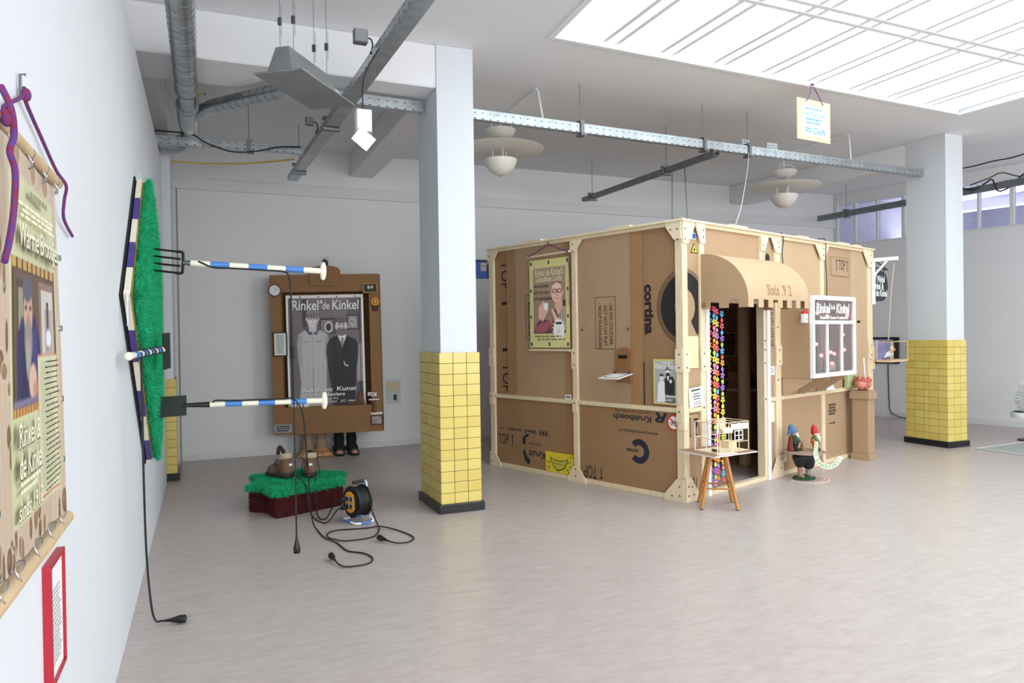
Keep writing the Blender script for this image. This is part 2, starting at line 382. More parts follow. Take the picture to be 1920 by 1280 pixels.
# beams
struct(MB().box(-2.99, 2.03, 6.46, 7.1, 3.96, ZC).build('ceiling_beam', CEILW, bevel=0.012))
struct(MB().box(2.03, 2.375, 7.1, 10.788, 4.03, ZC).build('ceiling_beam', CEILW, bevel=0.012))
struct(MB().prism([(9.05, 10.788), (9.42, 10.788), (9.83, 7.46), (9.48, 7.46)], 4.03, ZC).build('ceiling_beam', CEILW, bevel=0.012))
struct(MB().box(-0.69, -0.34, 7.1, 10.788, 4.03, ZC).build('ceiling_beam', CEILW, bevel=0.012))
# right wall (slightly skewed) in its own frame: x along the wall towards the camera, y up
RA = Vector((11.69, 10.79, 0)); RD = Vector((0.2318, -0.9728, 0))
RW = frame(RA, RD, (0, 0, 1), (-0.9728, -0.2318, 0))
w = MB(); w.box(0, 14.4, 0, 3.33, -0.14, 0); w.box(0, 14.4, 4.14, ZC, -0.14, 0)
struct(w.build('wall_right', WALLW, m=RW))
struct(MB().box(0.02, 14.3, 0, 0.095, 0.0005, 0.014).build('baseboard_right', TRIMW, m=RW))
struct(MB().box(0.0, 14.3, 3.33, 3.365, -0.10, 0.015).build('trim_3', TRIMW, m=RW))
struct(MB().box(0.0, 0.07, 3.0, ZC, 0.001, 0.05).build('trim_4', TRIMW, m=RW))
LAV = glass_mat('lavender_glass', (228, 228, 238), 0.06, 0.03)
mul = [0.02, 0.39, 0.83, 1.317, 1.76, 2.14, 2.57, 3.07, 3.52, 3.97, 4.42]
for i in range(len(mul) - 1):
    wd = thing('window_%d' % (i + 1), None, None, RW @ T(mul[i], 3.365, 0)); struct(wd)
    ww = mul[i + 1] - mul[i]; bw = 0.06 if i % 2 else 0.035
    MB().box(-bw / 2, bw / 2, 0, 0.775, -0.09, 0.012).build('mullion', TRIMW, wd)
    MB().box(bw / 2, ww - 0.02, 0.0, 0.775, -0.05, -0.044).build('pane', LAV, wd)
# next room seen through the clerestory
NR = M('next_room_paint', (196, 196, 204), 0.8)
q = MB(); q.box(0, 14, ZC + 0.3, ZC + 0.42, -7.0, -0.16); q.box(0, 14, 0, ZC + 0.3, -7.1, -7.0); q.box(-0.1, 0, 0, ZC + 0.3, -7, -0.16)
struct(q.build('wall_next_room', NR, m=RW))
struct(MB().box(0, 14, 4.15, ZC + 0.3, -3.3, -3.0).build('ceiling_beam', NR, m=RW))
# front wall behind the camera with its windows
q = MB(); q.box(-3, 15, -3.12, -3.0, 0, 0.9); q.box(-3, 15, -3.12, -3.0, 3.7, ZC)
for x in (-3, -2.4, 1, 4.5, 8, 11.5, 14.4): q.box(x, x + 0.4, -3.12, -3.0, 0.9, 3.7)
struct(q.build('wall_front', WALLW))
# skylight: frosted panes between paired glazing bars
sk = thing('window_11', None, None, (0, 0, 0)); struct(sk)
ZG = 4.445
PANE = M('lit_frosted_glass', (236, 250, 252), 0.4, emit=SKY_EMIT)
BARW = M('glazing_bar_paint', (232, 230, 238), 0.6)
q = MB()
for i in range(4):
    j = (i + 1) % 4; (xa, ya), (xb, yb) = sb[i], sb[j]; cx, cy = 5.9, 3.6
    o = lambda x, y, k: (cx + (x - cx) * k, cy + (y - cy) * k)
    q.prism([sb[i], sb[j], o(xb, yb, 1.02), o(xa, ya, 1.02)], ZC - 0.012, ZG + 0.02)
q.build('reveal_frame', M('skylight_reveal_paint', (232, 240, 240), 0.5), sk)
def yfar(x): return 5.895 + (x - 2.98) * 0.0471
bx = []
for k in range(9): bx += [3.516 + 0.6605 * k, 3.66 + 0.6605 * k]
bx = [x for x in bx if x < 8.9]
def cross(x, k): return (4.61 if k == 0 else 4.765) + (x - 4.4) * 0.0245
for x in bx:
    q = MB(); hw = 0.024; y0 = 1.2; y1 = yfar(x)
    q.prism([(x - hw - 0.03, y0), (x + hw - 0.03, y0), (x + hw, y1), (x - hw, y1)], ZG - 0.045, ZG - 0.005); q.build('glazing_bar', BARW, sk)
for k in range(2):
    q = MB(); q.prism([(2.9, cross(2.9, k) - 0.024), (8.95, cross(8.95, k) - 0.024), (8.95, cross(8.95, k) + 0.024), (2.9, cross(2.9, k) + 0.024)], ZG - 0.05, ZG - 0.005); q.build('cross_bar', BARW, sk)
xe = [2.75] + bx + [9.1]
for a, b in zip(xe[:-1], xe[1:]):
    ys = [(1.2, lambda x: cross(x, 0)), (None, None), (None, None)]
    for k in range(3):
        lo = (lambda x: 1.2) if k == 0 else (lambda x, k=k: cross(x, k - 1)); hi = (lambda x, k=k: cross(x, k)) if k < 2 else (lambda x: yfar(x) + 0.02)
        MB().add([(a, lo(a), ZG), (b, lo(b), ZG), (b, hi(b), ZG), (a, hi(a), ZG), (a, lo(a), ZG + 0.008), (b, lo(b), ZG + 0.008), (b, hi(b), ZG + 0.008), (a, hi(a), ZG + 0.008)],
                 [(0, 3, 2, 1), (4, 5, 6, 7), (0, 1, 5, 4), (1, 2, 6, 5), (2, 3, 7, 6), (3, 0, 4, 7)]).build('pane', PANE, sk)

# ------------------------------------------------------------------ tiled columns
TH = 0.101; TB = 0.083
_tile = {}
def column(x0, x1, y0, y1, rows, label):
    c = thing('tiled_column', label, 'column', ((x0 + x1) / 2, (y0 + y1) / 2, 0))
    mi = c.matrix_world.copy(); ox, oy = (x0 + x1) / 2, (y0 + y1) / 2; hx, hy = (x1 - x0) / 2, (y1 - y0) / 2; top = TB + rows * TH
    MB().box(-hx + 0.02, hx - 0.02, -hy + 0.02, hy - 0.02, top - 0.02, ZC - 0.002).build('shaft', COLW, c)
    MB().box(-hx + 0.0022, hx - 0.0022, -hy + 0.0022, hy - 0.0022, 0.0, top - 0.004).build('grout_core', GROUT, c)
    bq = MB(); bq.box(-hx - 0.025, hx + 0.025, -hy - 0.025, hy + 0.025, 0, TB); bq.build('plinth', BLACKB, c, bevel=0.006)
    wx = [2 * hx / 3] * 3; full = (2 * hy - 0.079) / 4; wy = [full, full, 0.079, full, full]
    for (m, ws, L) in ((front(0, -hy + 0.006, TB), wx, 2 * hx), (left(-hx + 0.006, 0, TB), wy, 2 * hy), (wallL(hx - 0.006, 0, TB), wy, 2 * hy), (frame((0, hy - 0.006, TB), (-1, 0, 0), (0, 0, 1), (0, 1, 0)), wx, 2 * hx)):
        x = -L / 2
        for wt in ws:
            k = round(wt, 4)
            for rI in range(rows):
                mt = m @ T(x, rI * TH, random.uniform(-0.0006, 0.0006))
                if k not in _tile:
                    t = MB().cbox(0.0023, wt - 0.0023, 0.0020, TH - 0.0020, -0.004, 0.006, 0.0012).build('tile', TILE, c); t.matrix_local = mt; _tile[k] = t
                else: share(_tile[k], 'tile', c, mt)
            x += wt
    return c
column(2.0045, 2.4047, 6.4302, 7.1061, 14, 'white column with yellow tiled foot standing between poster frame and kiosk')
column(9.4574, 9.8476, 6.8312, 7.4827, 14, 'white column with yellow tiled foot right of the kiosk')
column(-0.715, -0.315, 9.372, 10.03, 11, 'column with low yellow tiled foot at the end of the partition')

# ================================================================== UNDER THE CEILING
def rail(p0, p1, label, h=0.10, w=0.075, holes=0.085, hang=(), name='steel_rail', mat=None):
    p0, p1 = Vector(p0), Vector(p1); d = p1 - p0; L = d.length; a = math.atan2(d.y, d.x); mat = mat or STEEL
    t = thing(name, label, 'rail', T(*p0) @ RZ(a), 'steel cable rails under the ceiling')
    q = MB(); q.box(0, L, -w / 2, -w / 2 + 0.004, -h / 2, h / 2); q.box(0, L, w / 2 - 0.004, w / 2, -h / 2, h / 2); q.box(0, L, -w / 2 + 0.004, w / 2 - 0.004, -h / 2, -h / 2 + 0.004); q.build('channel', mat, t)
    if holes:
        q = MB(); n = int(L / holes)
        for i in range(n):
            for s in (-1, 1):
                y = s * (w / 2 + 0.0006); x = (i + 0.5) * holes
                q.box(x - 0.009, x + 0.009, min(y, y - s * 0.001), max(y, y - s * 0.001), 0.012, 0.02)
                q.box(x - 0.014, x + 0.014, min(y, y - s * 0.001), max(y, y - s * 0.001), -h / 2 + 0.004, -h / 2 + 0.012)
        q.build('perforation', M('hole_shadow', (58, 60, 62), 0.8), t)['kind'] = 'stuff'
    for x in hang:
        zt = ZC - p0.z
        MB().cyl((x, 0, h / 2 + 0.03), (x, 0, zt), 0.004, n=6).build('hanger_rod', STEEL_D, t)
        q = MB(); q.box(x - 0.03, x + 0.03, -w / 2 - 0.02, w / 2 + 0.02, h / 2 + 0.002, h / 2 + 0.03); q.box(x - 0.02, x + 0.02, -w / 2 - 0.02, -w / 2 - 0.008, -h / 2 - 0.02, h / 2 + 0.002); q.box(x - 0.02, x + 0.05, -w / 2 - 0.02, w / 2 + 0.02, -h / 2 - 0.03, -h / 2 - 0.012)
        q.build('hanger_bracket', STEEL_D, t)
    return t
rail((2.41, 6.85, 3.876), (9.45, 7.21, 3.876), 'long pale steel rail running between the two tiled columns', hang=(1.38, 3.08, 3.78))
rail((1.17, 6.79, 3.876), (1.99, 6.83, 3.876), 'short steel rail entering the near tiled column from the left')
rail((1.41, 1.2, 3.80), (1.13, 10.1, 3.80), 'wide steel rail rising to the top edge beside the spotlight', h=0.07, w=0.13, holes=0.12, hang=(2.2, 6.2, 8.3))
rail((-1.2, 8.64, 3.80), (1.07, 8.57, 3.80), 'perforated steel rail behind the duct above the partition end', h=0.085, w=0.06, hang=(0.35, 1.7))
rail((5.58, 10.09, 3.78), (5.64, 6.95, 3.78), 'dark steel rail reaching back over the kiosk', h=0.06, w=0.09, holes=0, hang=(0.25, 2.15), mat=STEEL_D)
rail((10.9, 10.46, 3.8), (11.13, 6.2, 3.8), 'dark steel rail in front of the clerestory windows', h=0.10, w=0.08, holes=0, hang=(0.62,), mat=STEEL_D)
q = MB(); q.box(-0.05, 0.05, -0.003, 0.003, 0, 0.1)
for x, y, l in ((6.18, 7.07, 'small perforated steel plate at the middle of long rail'), (6.62, 7.09, 'wider perforated steel plate standing on the long rail')):
    w2 = 0.055 if x < 6.4 else 0.085
    t = thing('mounting_plate', l, 'plate', (x, y, 3.93), 'steel plates on the long rail')
    MB().box(-w2, w2, -0.003, 0.003, -0.05, 0.09).build('plate_sheet', STEEL, t)
    q = MB()
    for i in range(5):
        for j in range(3): q.cyl((-w2 * 0.75 + i * w2 * 0.375, -0.0035, 0.0 + j * 0.03), (-w2 * 0.75 + i * w2 * 0.375, -0.0045, j * 0.03), 0.006, n=6)
    q.build('perforation', M('hole_shadow'), t)['kind'] = 'stuff'
# junction boxes beside the wide rail
for x, y, z, s, l in ((1.13, 5.50, 3.93, 0.105, 'grey junction box beside the wide rail near the spotlight'), (1.06, 7.84, 3.93, 0.085, 'small grey junction box further back on the wide rail'), (1.22, 4.42, 3.93, 0.10, 'pale junction box on the wide rail at the top edge')):
    t = thing('junction_box', l, 'junction box', (x, y, z), 'junction boxes on the wide rail')
    MB().box(-s / 2, s / 2, -s / 3, s / 3, -s / 2, s / 2).build('box_body', STEEL_D, t, bevel=0.006)
    MB().box(-s / 2.3, s / 2.3, -s / 3 - 0.006, -s / 3, -s / 2.3, s / 2.3).build('lid', M('grey_plastic', (150, 152, 152), 0.5), t)
    MB().tube(spline([(s / 2, 0, 0), (s / 2 + 0.03, 0, -0.01), (s / 2 + 0.04, 0, -0.06), (s / 2 + 0.02, 0, -0.12)]), 0.006, 6).build('cable', RUBBER, t, smooth=True)

# spiral duct with branch
t = thing('ventilation_duct', 'round galvanised spiral duct running over the partition with a side branch', 'duct', (-0.107, 2.0, 3.85))
r0 = 0.09
MB().tube([(0, -1.0, 0), (0, 4.95, 0)], r0, 24).build('main_pipe', DUCTM, t, smooth=True)
MB().tube([(0, 4.9, 0), (0, 5.5, 0)], r0 - 0.012, 24).build('pipe_sleeve', DUCTM, t, smooth=True)
MB().tube(spline([(0, 5.45, 0), (0, 5.9, 0.0), (0, 6.25, 0.05), (0, 6.6, 0.11), (0, 6.9, 0.10), (-0.06, 7.06, 0.06), (-0.2, 7.12, 0.03), (-0.6, 7.12, 0.03), (-1.6, 7.12, 0.03)]), r0 + 0.008, 24).build('elbow_pipe', DUCTM, t, smooth=True)
br = [(0.0, 5.75, -0.02), (0.21, 5.4, 0), (0.78, 4.7, 0), (0.97, 4.3, -0.06), (1.07, 3.80, -0.30)]
MB().tube(br, 0.066, 20).build('branch_pipe', DUCTM, t, smooth=True)
hp = []
for i in range(int(5.9 / 0.11) * 16):
    a = i / 16 * 2 * math.pi; hp.append(((r0 + 0.001) * math.cos(a), -1 + i / 16 * 0.11, (r0 + 0.001) * math.sin(a)))
MB().tube(hp, 0.0025, 4).build('spiral_seam', STEEL_D, t, smooth=True)
d = (Vector(br[2]) - Vector(br[1])).normalized()
for i in range(9):
    p = Vector(br[1]).lerp(Vector(br[2]), 0.12 + i * 0.1); MB().cyl(p, p + d * 0.005, 0.0685, n=20).build('pipe_band', STEEL_D, t)
MB().cyl((0, 4.92, 0), (0, 4.96, 0), r0 + 0.006, n=24).build('pipe_collar', STEEL_D, t); MB().cyl((0, 5.42, 0), (0, 5.45, 0), r0 + 0.012, n=24).build('pipe_collar', STEEL_D, t)
for yy in (3.1, 6.1): MB().tube([(0.092, yy, ZC - 3.852), (0.092, yy, 0.0)], 0.003, 6).build('hanger_rod', STEEL_D, t)
t = thing('tap_valve', 'small blue handled valve sticking out beside the spiral duct', 'valve', (0.01, 7.46, 3.98))
MB().cyl((-0.04, 0, 0), (0.03, 0, 0), 0.009, n=10).build('stem', M('brass', (190, 150, 70), 0.3, 0.8), t, smooth=True)
MB().box(0.03, 0.045, -0.02, 0.02, -0.006, 0.006).build('handle', M('blue_plastic', (40, 70, 190), 0.4), t, bevel=0.002)

# air diffuser hood on wires
ca, sa = 0.587, 0.81
t = thing('metal_hood', 'flat grey metal hood with trapezoid top hanging on wires', 'hood', frame((0.704, 5.283, 3.40), (0.81, -0.587, 0), (0.587, 0.81, 0), (0, 0, 1)))
HM = M('dull_zinc', (150, 152, 152), 0.5, 0.6, var=(5, 0.1))
MB().box(-0.18, 0.18, -0.39, 0.39, 0, 0.012).build('plate', HM, t, bevel=0.003)
MB().add([(-0.095, -0.37, 0.0125), (0.095, -0.37, 0.0125), (0.095, 0.34, 0.0125), (-0.095, 0.34, 0.0125), (-0.05, -0.33, 0.19), (0.05, -0.33, 0.19), (0.05, 0.22, 0.19), (-0.05, 0.22, 0.19)],
         [(0, 3, 2, 1), (4, 5, 6, 7), (0, 1, 5, 4), (1, 2, 6, 5), (2, 3, 7, 6), (3, 0, 4, 7)]).build('plenum', HM, t, bevel=0.004)
for x, y in ((-0.05, -0.27), (0.05, -0.27), (0.05, 0.2), (-0.05, 0.2)):
    wq = MB(); wq.cyl((x, y, 0.19), (x, y, ZC - 3.402), 0.0022, n=5); hw = wq.build('suspension_wire', STEEL_D, t)
    MB().box(x - 0.012, x + 0.012, y - 0.008, y + 0.008, 0.36, 0.41).build('wire_clamp', SCREW, hw)
    MB().cyl((x + 0.012, y, 0.28), (x + 0.012, y, 0.5), 0.0018, n=5).build('wire_tail', STEEL_D, hw)

# spotlight
t = thing('spotlight', 'white box spotlight shining, hanging on a cable from the wide rail', 'lamp', (1.10, 5.30, 3.15))
MB().box(-0.055, 0.055, -0.045, 0.045, 0.0, 0.16).build('housing', WHITEP, t, bevel=0.004)
MB().tube(spline([(0, 0, 0.16), (0.01, 0.0, 0.4), (0.12, -0.03, 0.62), (0.18, -0.03, 0.66)]), 0.005, 6).build('cable', RUBBER, t, smooth=True)
MB().box(0.05, 0.06, -0.02, 0.02, -0.06, 0.04).build('hinge', STEEL_D, t)
hm = T(-0.005, -0.03, -0.055) @ Matrix.Rotation(R(38), 4, 'Y') @ Matrix.Rotation(R(-42), 4, 'X')
MB().box(-0.07, 0.07, -0.055, 0.055, -0.02, 0.02).build('lamp_head', WHITEP, t, m=hm, bevel=0.004)
LEDM = M('lit_led_panel', (255, 250, 240), 0.4, emit=25)
MB().box(-0.063, 0.063, -0.048, 0.048, -0.0225, -0.0205).build('led_panel', LEDM, t, m=hm)

# pendant lamps: upper bowl, wide disc, lower bowl
LW = M('lamp_white_enamel', (236, 232, 222), 0.45)
def pendant(x, y, zd, label):
    t = thing('pendant_lamp', label, 'lamp', (x, y, zd), 'white pendant lamps behind the long rail')
    MB().lathe([(0.0001, 0.004), (0.53, 0.004), (0.54, 0.0), (0.53, -0.006), (0.0001, -0.006)], 48).build('disc', LW, t, smooth=True)
    bowl = [(0.0001, -0.325), (0.06, -0.315), (0.12, -0.285), (0.17, -0.23), (0.198, -0.16), (0.205, -0.13), (0.197, -0.13), (0.16, -0.215), (0.1, -0.275), (0.0001, -0.3)]
    MB().lathe(bowl, 32).build('lower_bowl', LW, t, smooth=True)
    MB().ball((0, 0, -0.33), 0.008, 8).build('finial', SCREW, t, smooth=True)
    MB().lathe([(0.0001, 0.13), (0.1, 0.135), (0.16, 0.17), (0.195, 0.235), (0.187, 0.235), (0.15, 0.18), (0.0001, 0.145)], 32).build('upper_bowl', LW, t, smooth=True)
    for k in range(3):
        a = k * 2.094 + 0.4; MB().cyl((0.1 * math.cos(a), 0.1 * math.sin(a), -0.27), (0.1 * math.cos(a), 0.1 * math.sin(a), 0.15), 0.008, n=8).build('rod', LW, t, smooth=True)
    for k in range(3):
        a = k * 2.094 + 1.4; MB().tube(spline([(0.13 * math.cos(a), 0.13 * math.sin(a), 0.16), (0.14 * math.cos(a), 0.14 * math.sin(a), 0.29), (0.05 * math.cos(a), 0.05 * math.sin(a), 0.33), (0, 0, 0.32)]), 0.007, 6).build('upper_arm', LW, t, smooth=True)
    MB().cyl((0, 0, 0.16), (0, 0, ZC - zd - 0.002), 0.011, n=10).build('stem', LW, t, smooth=True)
pendant(3.42, 8.3, 3.954, 'white disc pendant lamp with bowls beside the near tiled column')
pendant(8.16, 8.5, 3.85, 'white disc pendant lamp with bowls above the far end of kiosk')
for p, l in (([(3.43, 8.15, 4.34), (3.40, 7.26, 4.34), (3.39, 7.19, 4.335), (3.385, 7.12, 4.30), (3.36, 6.95, 3.93)], 'white conduit bending from ceiling to long rail near the first lamp'),
             ([(8.15, 8.3, 4.34), (8.17, 7.42, 4.34), (8.165, 7.33, 4.335), (8.15, 7.28, 4.30), (8.03, 7.145, 3.93)], 'white conduit bending from ceiling to long rail behind the hanging sign')):
    o = MB().tube(spline(p[:4], 5)[:-1] + [Vector(p[3]), Vector(p[4])], 0.011, 8).build('conduit_pipe', WHITEP, smooth=True); tag(o, l, 'conduit', 'white conduits from ceiling to rail')

# sign hanging from the skylight edge
ROPE = M('purple_rope', (112, 48, 118), 0.8, var=(120, 0.35))
t = thing('hanging_sign', 'plywood board with pale printed sheet hanging from the skylight edge', 'sign', frame((6.245, 6.05, 3.97), (math.cos(R(6.5)), math.sin(R(6.5)), 0), (0, 0, 1), (math.sin(R(6.5)), -math.cos(R(6.5)), 0)))
MB().box(-0.275, 0.275, -0.225, 0.225, -0.006, 0.006).build('board', M('sign_plywood', (206, 180, 150), 0.7, var=(6, 0.05)), t, bevel=0.002)
MB().box(-0.215, 0.215, -0.175, 0.155, 0.0065, 0.0085).build('sheet', M('sign_sheet', (214, 220, 222), 0.8), t)
PBL = M('pale_blue_ink', (96, 150, 178), 0.7)
lettering(t, 'Rinkel & de Kinkel', 0, 0.07, PBL, w=0.36, h=0.055, off=0.0095, bold=0.01, shear=0.1)
lettering(t, 'Delft', 0.09, -0.11, PBL, w=0.2, h=0.075, off=0.0095, bold=0.02, shear=0.1)
print_lines(t, -0.15, 0.15, 0.11, 0.14, 1, PBL, off=0.0095); print_lines(t, -0.15, 0.15, -0.05, 0.03, 2, PBL, off=0.0095); print_lines(t, -0.17, -0.03, -0.14, -0.08, 2, PBL, off=0.0095, fill=0.7)
MB().tube([(-0.14, 0.20, 0.009), (-0.09, 0.24, 0.004), (-0.02, 0.40, 0.0), (0.05, 0.33, 0.0), (0.15, 0.19, 0.009)], 0.006, 6).build('cord', ROPE, t, smooth=True)
MB().tube(spline([(-0.05, 0.385, 0), (-0.02, 0.405, 0), (0.0, 0.395, 0.01)]), 0.008, 6).build('cord_knot', ROPE, t, smooth=True)

# loose cables up there
def cable(name, pts, r, label, mat=None, k=8, cat='cable', group=None):
    o = MB().tube(spline(pts, k), r, 8).build(name, mat or RUBBER, smooth=True); return tag(o, label, cat, group)
cable('power_cable', [(-0.45, 8.55, 3.88), (-0.1, 8.5, 3.86), (0.05, 8.48, 3.78), (0.3, 8.46, 3.70), (0.55, 8.46, 3.72), (0.8, 8.5, 3.80), (1.05, 8.52, 3.83)], 0.008, 'black cable looping over the rail behind the duct')
cable('yellow_hose', [(-0.6, 9.6, 3.83), (-0.3, 9.6, 3.803), (0.14, 9.6, 3.807), (0.64, 9.6, 3.859), (1.1, 9.6, 3.94)], 0.012, 'thin yellow hose stretched below the ceiling at the back', M('yellow_plastic', (206, 180, 84), 0.5), cat='hose')
cable('power_cable', [(10.2, 7.9, 4.07), (10.703, 7.45, 4.1), (10.78, 7.06, 4.12), (10.8, 6.6, 4.13), (10.7, 5.5, 4.3)], 0.01, 'black cable crossing the ceiling right of the far column')
cable('power_cable', [(10.95, 7.75, 3.90), (11.0, 7.5, 3.80), (11.05, 7.35, 3.87), (11.02, 7.22, 3.90), (11.05, 7.15, 3.72), (11.1, 7.0, 3.76), (11.12, 6.8, 3.92), (11.1, 6.4, 3.96), (11.0, 5.7, 4.05)], 0.011, 'tangled black cable draped on the rail by the clerestory')
cable('power_cable', [(11.0, 7.55, 3.88), (11.06, 7.3, 3.94), (11.06, 7.1, 3.98), (11.1, 6.85, 3.88), (11.1, 6.55, 3.9), (11.0, 6.0, 3.86)], 0.008, 'thin black cable along the rail by the clerestory')
cable('ceiling_lead', [(6.15, 6.98, 3.83), (6.06, 6.9, 3.62), (5.82, 6.68, 3.33), (5.5, 6.38, 3.02), (5.2, 6.12, 2.776)], 0.0035, 'thin white cord hanging from the long rail to kiosk roof', WHITEP, cat='cord')
KA = 0.3164; KM = T(4.2742, 5.7962, 0) @ RZ(KA)
for a, b, l in (((5.57, 7.74, 3.75), (4.24, 5.90, 2.757), 'left of the two chains holding the kiosk corner'), ((5.66, 7.6, 3.75), (4.40, 5.87, 2.757), 'right of the two chains holding the kiosk corner')):
    a, b = Vector(a), Vector(b); q = MB(); n = 60
    for i in range(n):
        p = a.lerp(b, i / n); p2 = a.lerp(b, (i + 1.15) / n) if i < n - 1 else b; d = (p2 - p).normalized(); s = d.cross(Vector((0, 0, 1) if i % 2 else (1, 0, 0))).normalized() * 0.006
        q.tube([p + s * .3, p + d * 0.006 + s, p2 - d * 0.006 + s, p2 + s * .3, p2 - s * .3, p2 - d * 0.006 - s, p + d * 0.006 - s, p - s * .3], 0.0022, 4, closed=True)
    tag(q.build('suspension_chain', STEEL_D), l, 'chain', 'chains from the dark rail to the kiosk corner')

# ================================================================== ALONG THE LEFT PARTITION
ROPE2 = M('red_blue_rope', (132, 30, 56), 0.85, var=(55, 0.2), col2=(58, 60, 140))
# ---- hanging banner
BY, BZ = 2.14, 1.60
t = thing('banner', 'tall printed banner with ring binders hanging from a dowel on partition', 'banner', wallL(-0.4115, BY, BZ))
cv = Canvas(174, -211, 253, -114, 158, 194, (204, 184, 162))
cv.grad((192, 168, 146), lambda X, Y: 0.5 + 0.5 * np.sin(X * 1.7 + 2 * np.sin(Y * 0.11)), 0.5)
rr = random.Random(3)
for i in range(44):
    x = rr.uniform(175, 193) if i < 26 else rr.uniform(175, 252); y = -rr.uniform(116, 190) if i < 26 else -rr.uniform(115, 121.5)
    a, b = rr.uniform(1.2, 2.6), rr.uniform(1.6, 4.0); cv.ell(x, y, a + 0.5, b + 0.4, (222, 206, 186)); cv.ell(x, y, a, b, rr.choice([(120, 88, 60), (146, 112, 78), (98, 70, 52)])); cv.ell(x - .3, y - .6, a * .6, b * .5, (166, 134, 98), soft=1.5, a=.6)
for x in (200, 222, 240): cv.ell(x, -209, 5, 4, (214, 196, 174)); cv.ell(x, -209, 4, 3.2, (170, 142, 116))
cv.rect(193, -205, 248.3, -122, (206, 208, 166))
cv.rect(195.5, -185, 247, -147.5, (92, 66, 42))
for i in range(9): cv.rect(196 + i * 5.7, -185, 200 + i * 5.7, -182.5, (196, 158, 92)); cv.rect(196 + i * 3.1, -149.6, 198.3 + i * 3.1, -147.5, (206, 150, 80))
cv.rect(198, -182, 246, -150, (104, 84, 72)); cv.rect(200, -180, 210, -160, (84, 66, 54)); cv.rect(202, -178, 207, -168, (150, 150, 124))
cv.rect(226, -181, 245, -152, (146, 122, 104)); cv.rect(229, -179, 244, -158, (206, 200, 192)); cv.rect(233, -174, 243, -162, (176, 168, 160)); cv.rect(236, -176, 239, -163, (90, 70, 60))
cv.poly([(199, -150), (200, -166), (205, -171), (220, -172), (226, -166), (229, -150)], (44, 46, 92), soft=1)
cv.poly([(204, -150), (206, -166), (211, -168), (210, -150)], (34, 34, 70), a=.8, soft=1); cv.poly([(218, -150), (217, -168), (222, -169), (226, -152)], (66, 70, 130), a=.8, soft=1)
cv.ell(212.5, -172.5, 5.0, 6.6, (206, 168, 148), soft=1); cv.ell(212.5, -165.5, 4.4, 6, (150, 138, 132), soft=1.5); cv.ell(212, -161, 2.6, 5, (168, 160, 156), soft=1.5)
cv.ell(212, -178.2, 5.2, 3.4, (96, 92, 112), soft=1); cv.ell(210, -173.5, 1.3, .7, (84, 60, 54), soft=.6); cv.ell(215, -173.5, 1.3, .7, (84, 60, 54), soft=.6); cv.ell(212.7, -171, .9, 2.0, (186, 134, 116), soft=.8)
cv.ell(217, -155, 4.5, 4.5, (222, 182, 164), soft=1); cv.ell(220, -153, 3, 2, (190, 140, 122), soft=1); cv.rect(196.5, -151.2, 246, -149.6, (126, 120, 150)); cv.ell(238, -166, 3, 2.5, (226, 232, 234), soft=1)
cv.rect(222.6, -161.8, 247.0, -123.4, (196, 96, 84)); cv.rect(223.2, -161.2, 246.5, -123.9, (218, 218, 180))
cv.noise(0.02)
sheet = cv.build('printed_sheet', t, 0.79, 0.97, (2.135 - BY), (1.625 - BZ), 0.01, bend=lambda x, y: 0.014 * np.sin(x * 5.5) * (y - .3) ** 2 + 0.012 * np.maximum(0, x - .82) * 6 * (1 - y))
OUT = M('dark_olive_ink', (92, 84, 66), 0.7); CRM = M('cream_ink', (236, 234, 206), 0.7)
def fancy(parent, s, x, y, w=None, h=None, off=0.004, a=CRM, b=OUT, bold=0.012, **k):
    lettering(parent, s, x + 0.004 * (h or 0.05) / 0.05, y - 0.004 * (h or 0.05) / 0.05, b, w=w, h=h, off=off, bold=bold + 0.012, shear=0.12, **k)
    lettering(parent, s, x, y, a, w=w, h=h, off=off + 0.001, bold=bold, shear=0.12, **k)
B = lambda Y, z: (Y - BY, z - BZ)
x, y = B(2.215, 1.895); fancy(t, 'Warme Broodjes', x, y, w=0.47, h=0.075, off=0.024)
print_lines(t, -0.06, 0.22, 2.0 - BZ, 2.03 - BZ, 1, M('olive_shadow_ink', (150, 144, 116), 0.7), off=0.022)
print_lines(t, -0.17, 0.31, 1.945 - BZ, 1.985 - BZ, 3, CRM, off=0.022)
x, y = B(2.06, 1.435); fancy(t, 'Rinkel &', x, y, w=0.23, h=0.055, off=0.022)
x, y = B(2.07, 1.365); fancy(t, 'de Kinkel', x, y, w=0.25, h=0.06, off=0.022)
print_lines(t, -0.18, 0.04, 1.295 - BZ, 1.33 - BZ, 2, CRM, off=0.02)
x, y = B(2.07, 1.262); fancy(t, 'sinds 1912', x, y, w=0.26, h=0.045, off=0.020)
print_lines(t, 2.24 - BY, 2.455 - BY, 1.25 - BZ, 1.605 - BZ, 24, INK, off=0.022, fill=0.26)
MB().cyl((-0.5, 0.535, 0.005), (0.445, 0.535, 0.005), 0.017, n=14).build('dowel', DOWEL, t, smooth=True)
MB().cyl((-0.5, -0.50, 0.005), (0.50, -0.50, 0.005), 0.02, n=14).build('dowel', DOWEL, t, smooth=True)
RING = M('chrome_ring', (190, 192, 194), 0.2, 1.0)
for xs in (-0.33, -0.18, 0.02, 0.20, 0.365):
    for yy, s in ((0.515, 1), (-0.475, -1)):
        q = MB(); q.tube([(xs + 0.026 * math.cos(a), yy + 0.026 * math.sin(a), 0.016 + 0.006 * math.sin(2 * a)) for a in np.linspace(0, 2 * math.pi, 18, endpoint=False)], 0.0022, 6, closed=True); q.build('binder_ring', RING, t, smooth=True)
for yy in (0.30, 0.09, -0.12, -0.30):
    for xs in (-0.375, 0.375): MB().cyl((xs, yy, 0.004), (xs, yy, 0.022), 0.009, n=10).build('eyelet', RING, t, smooth=True)
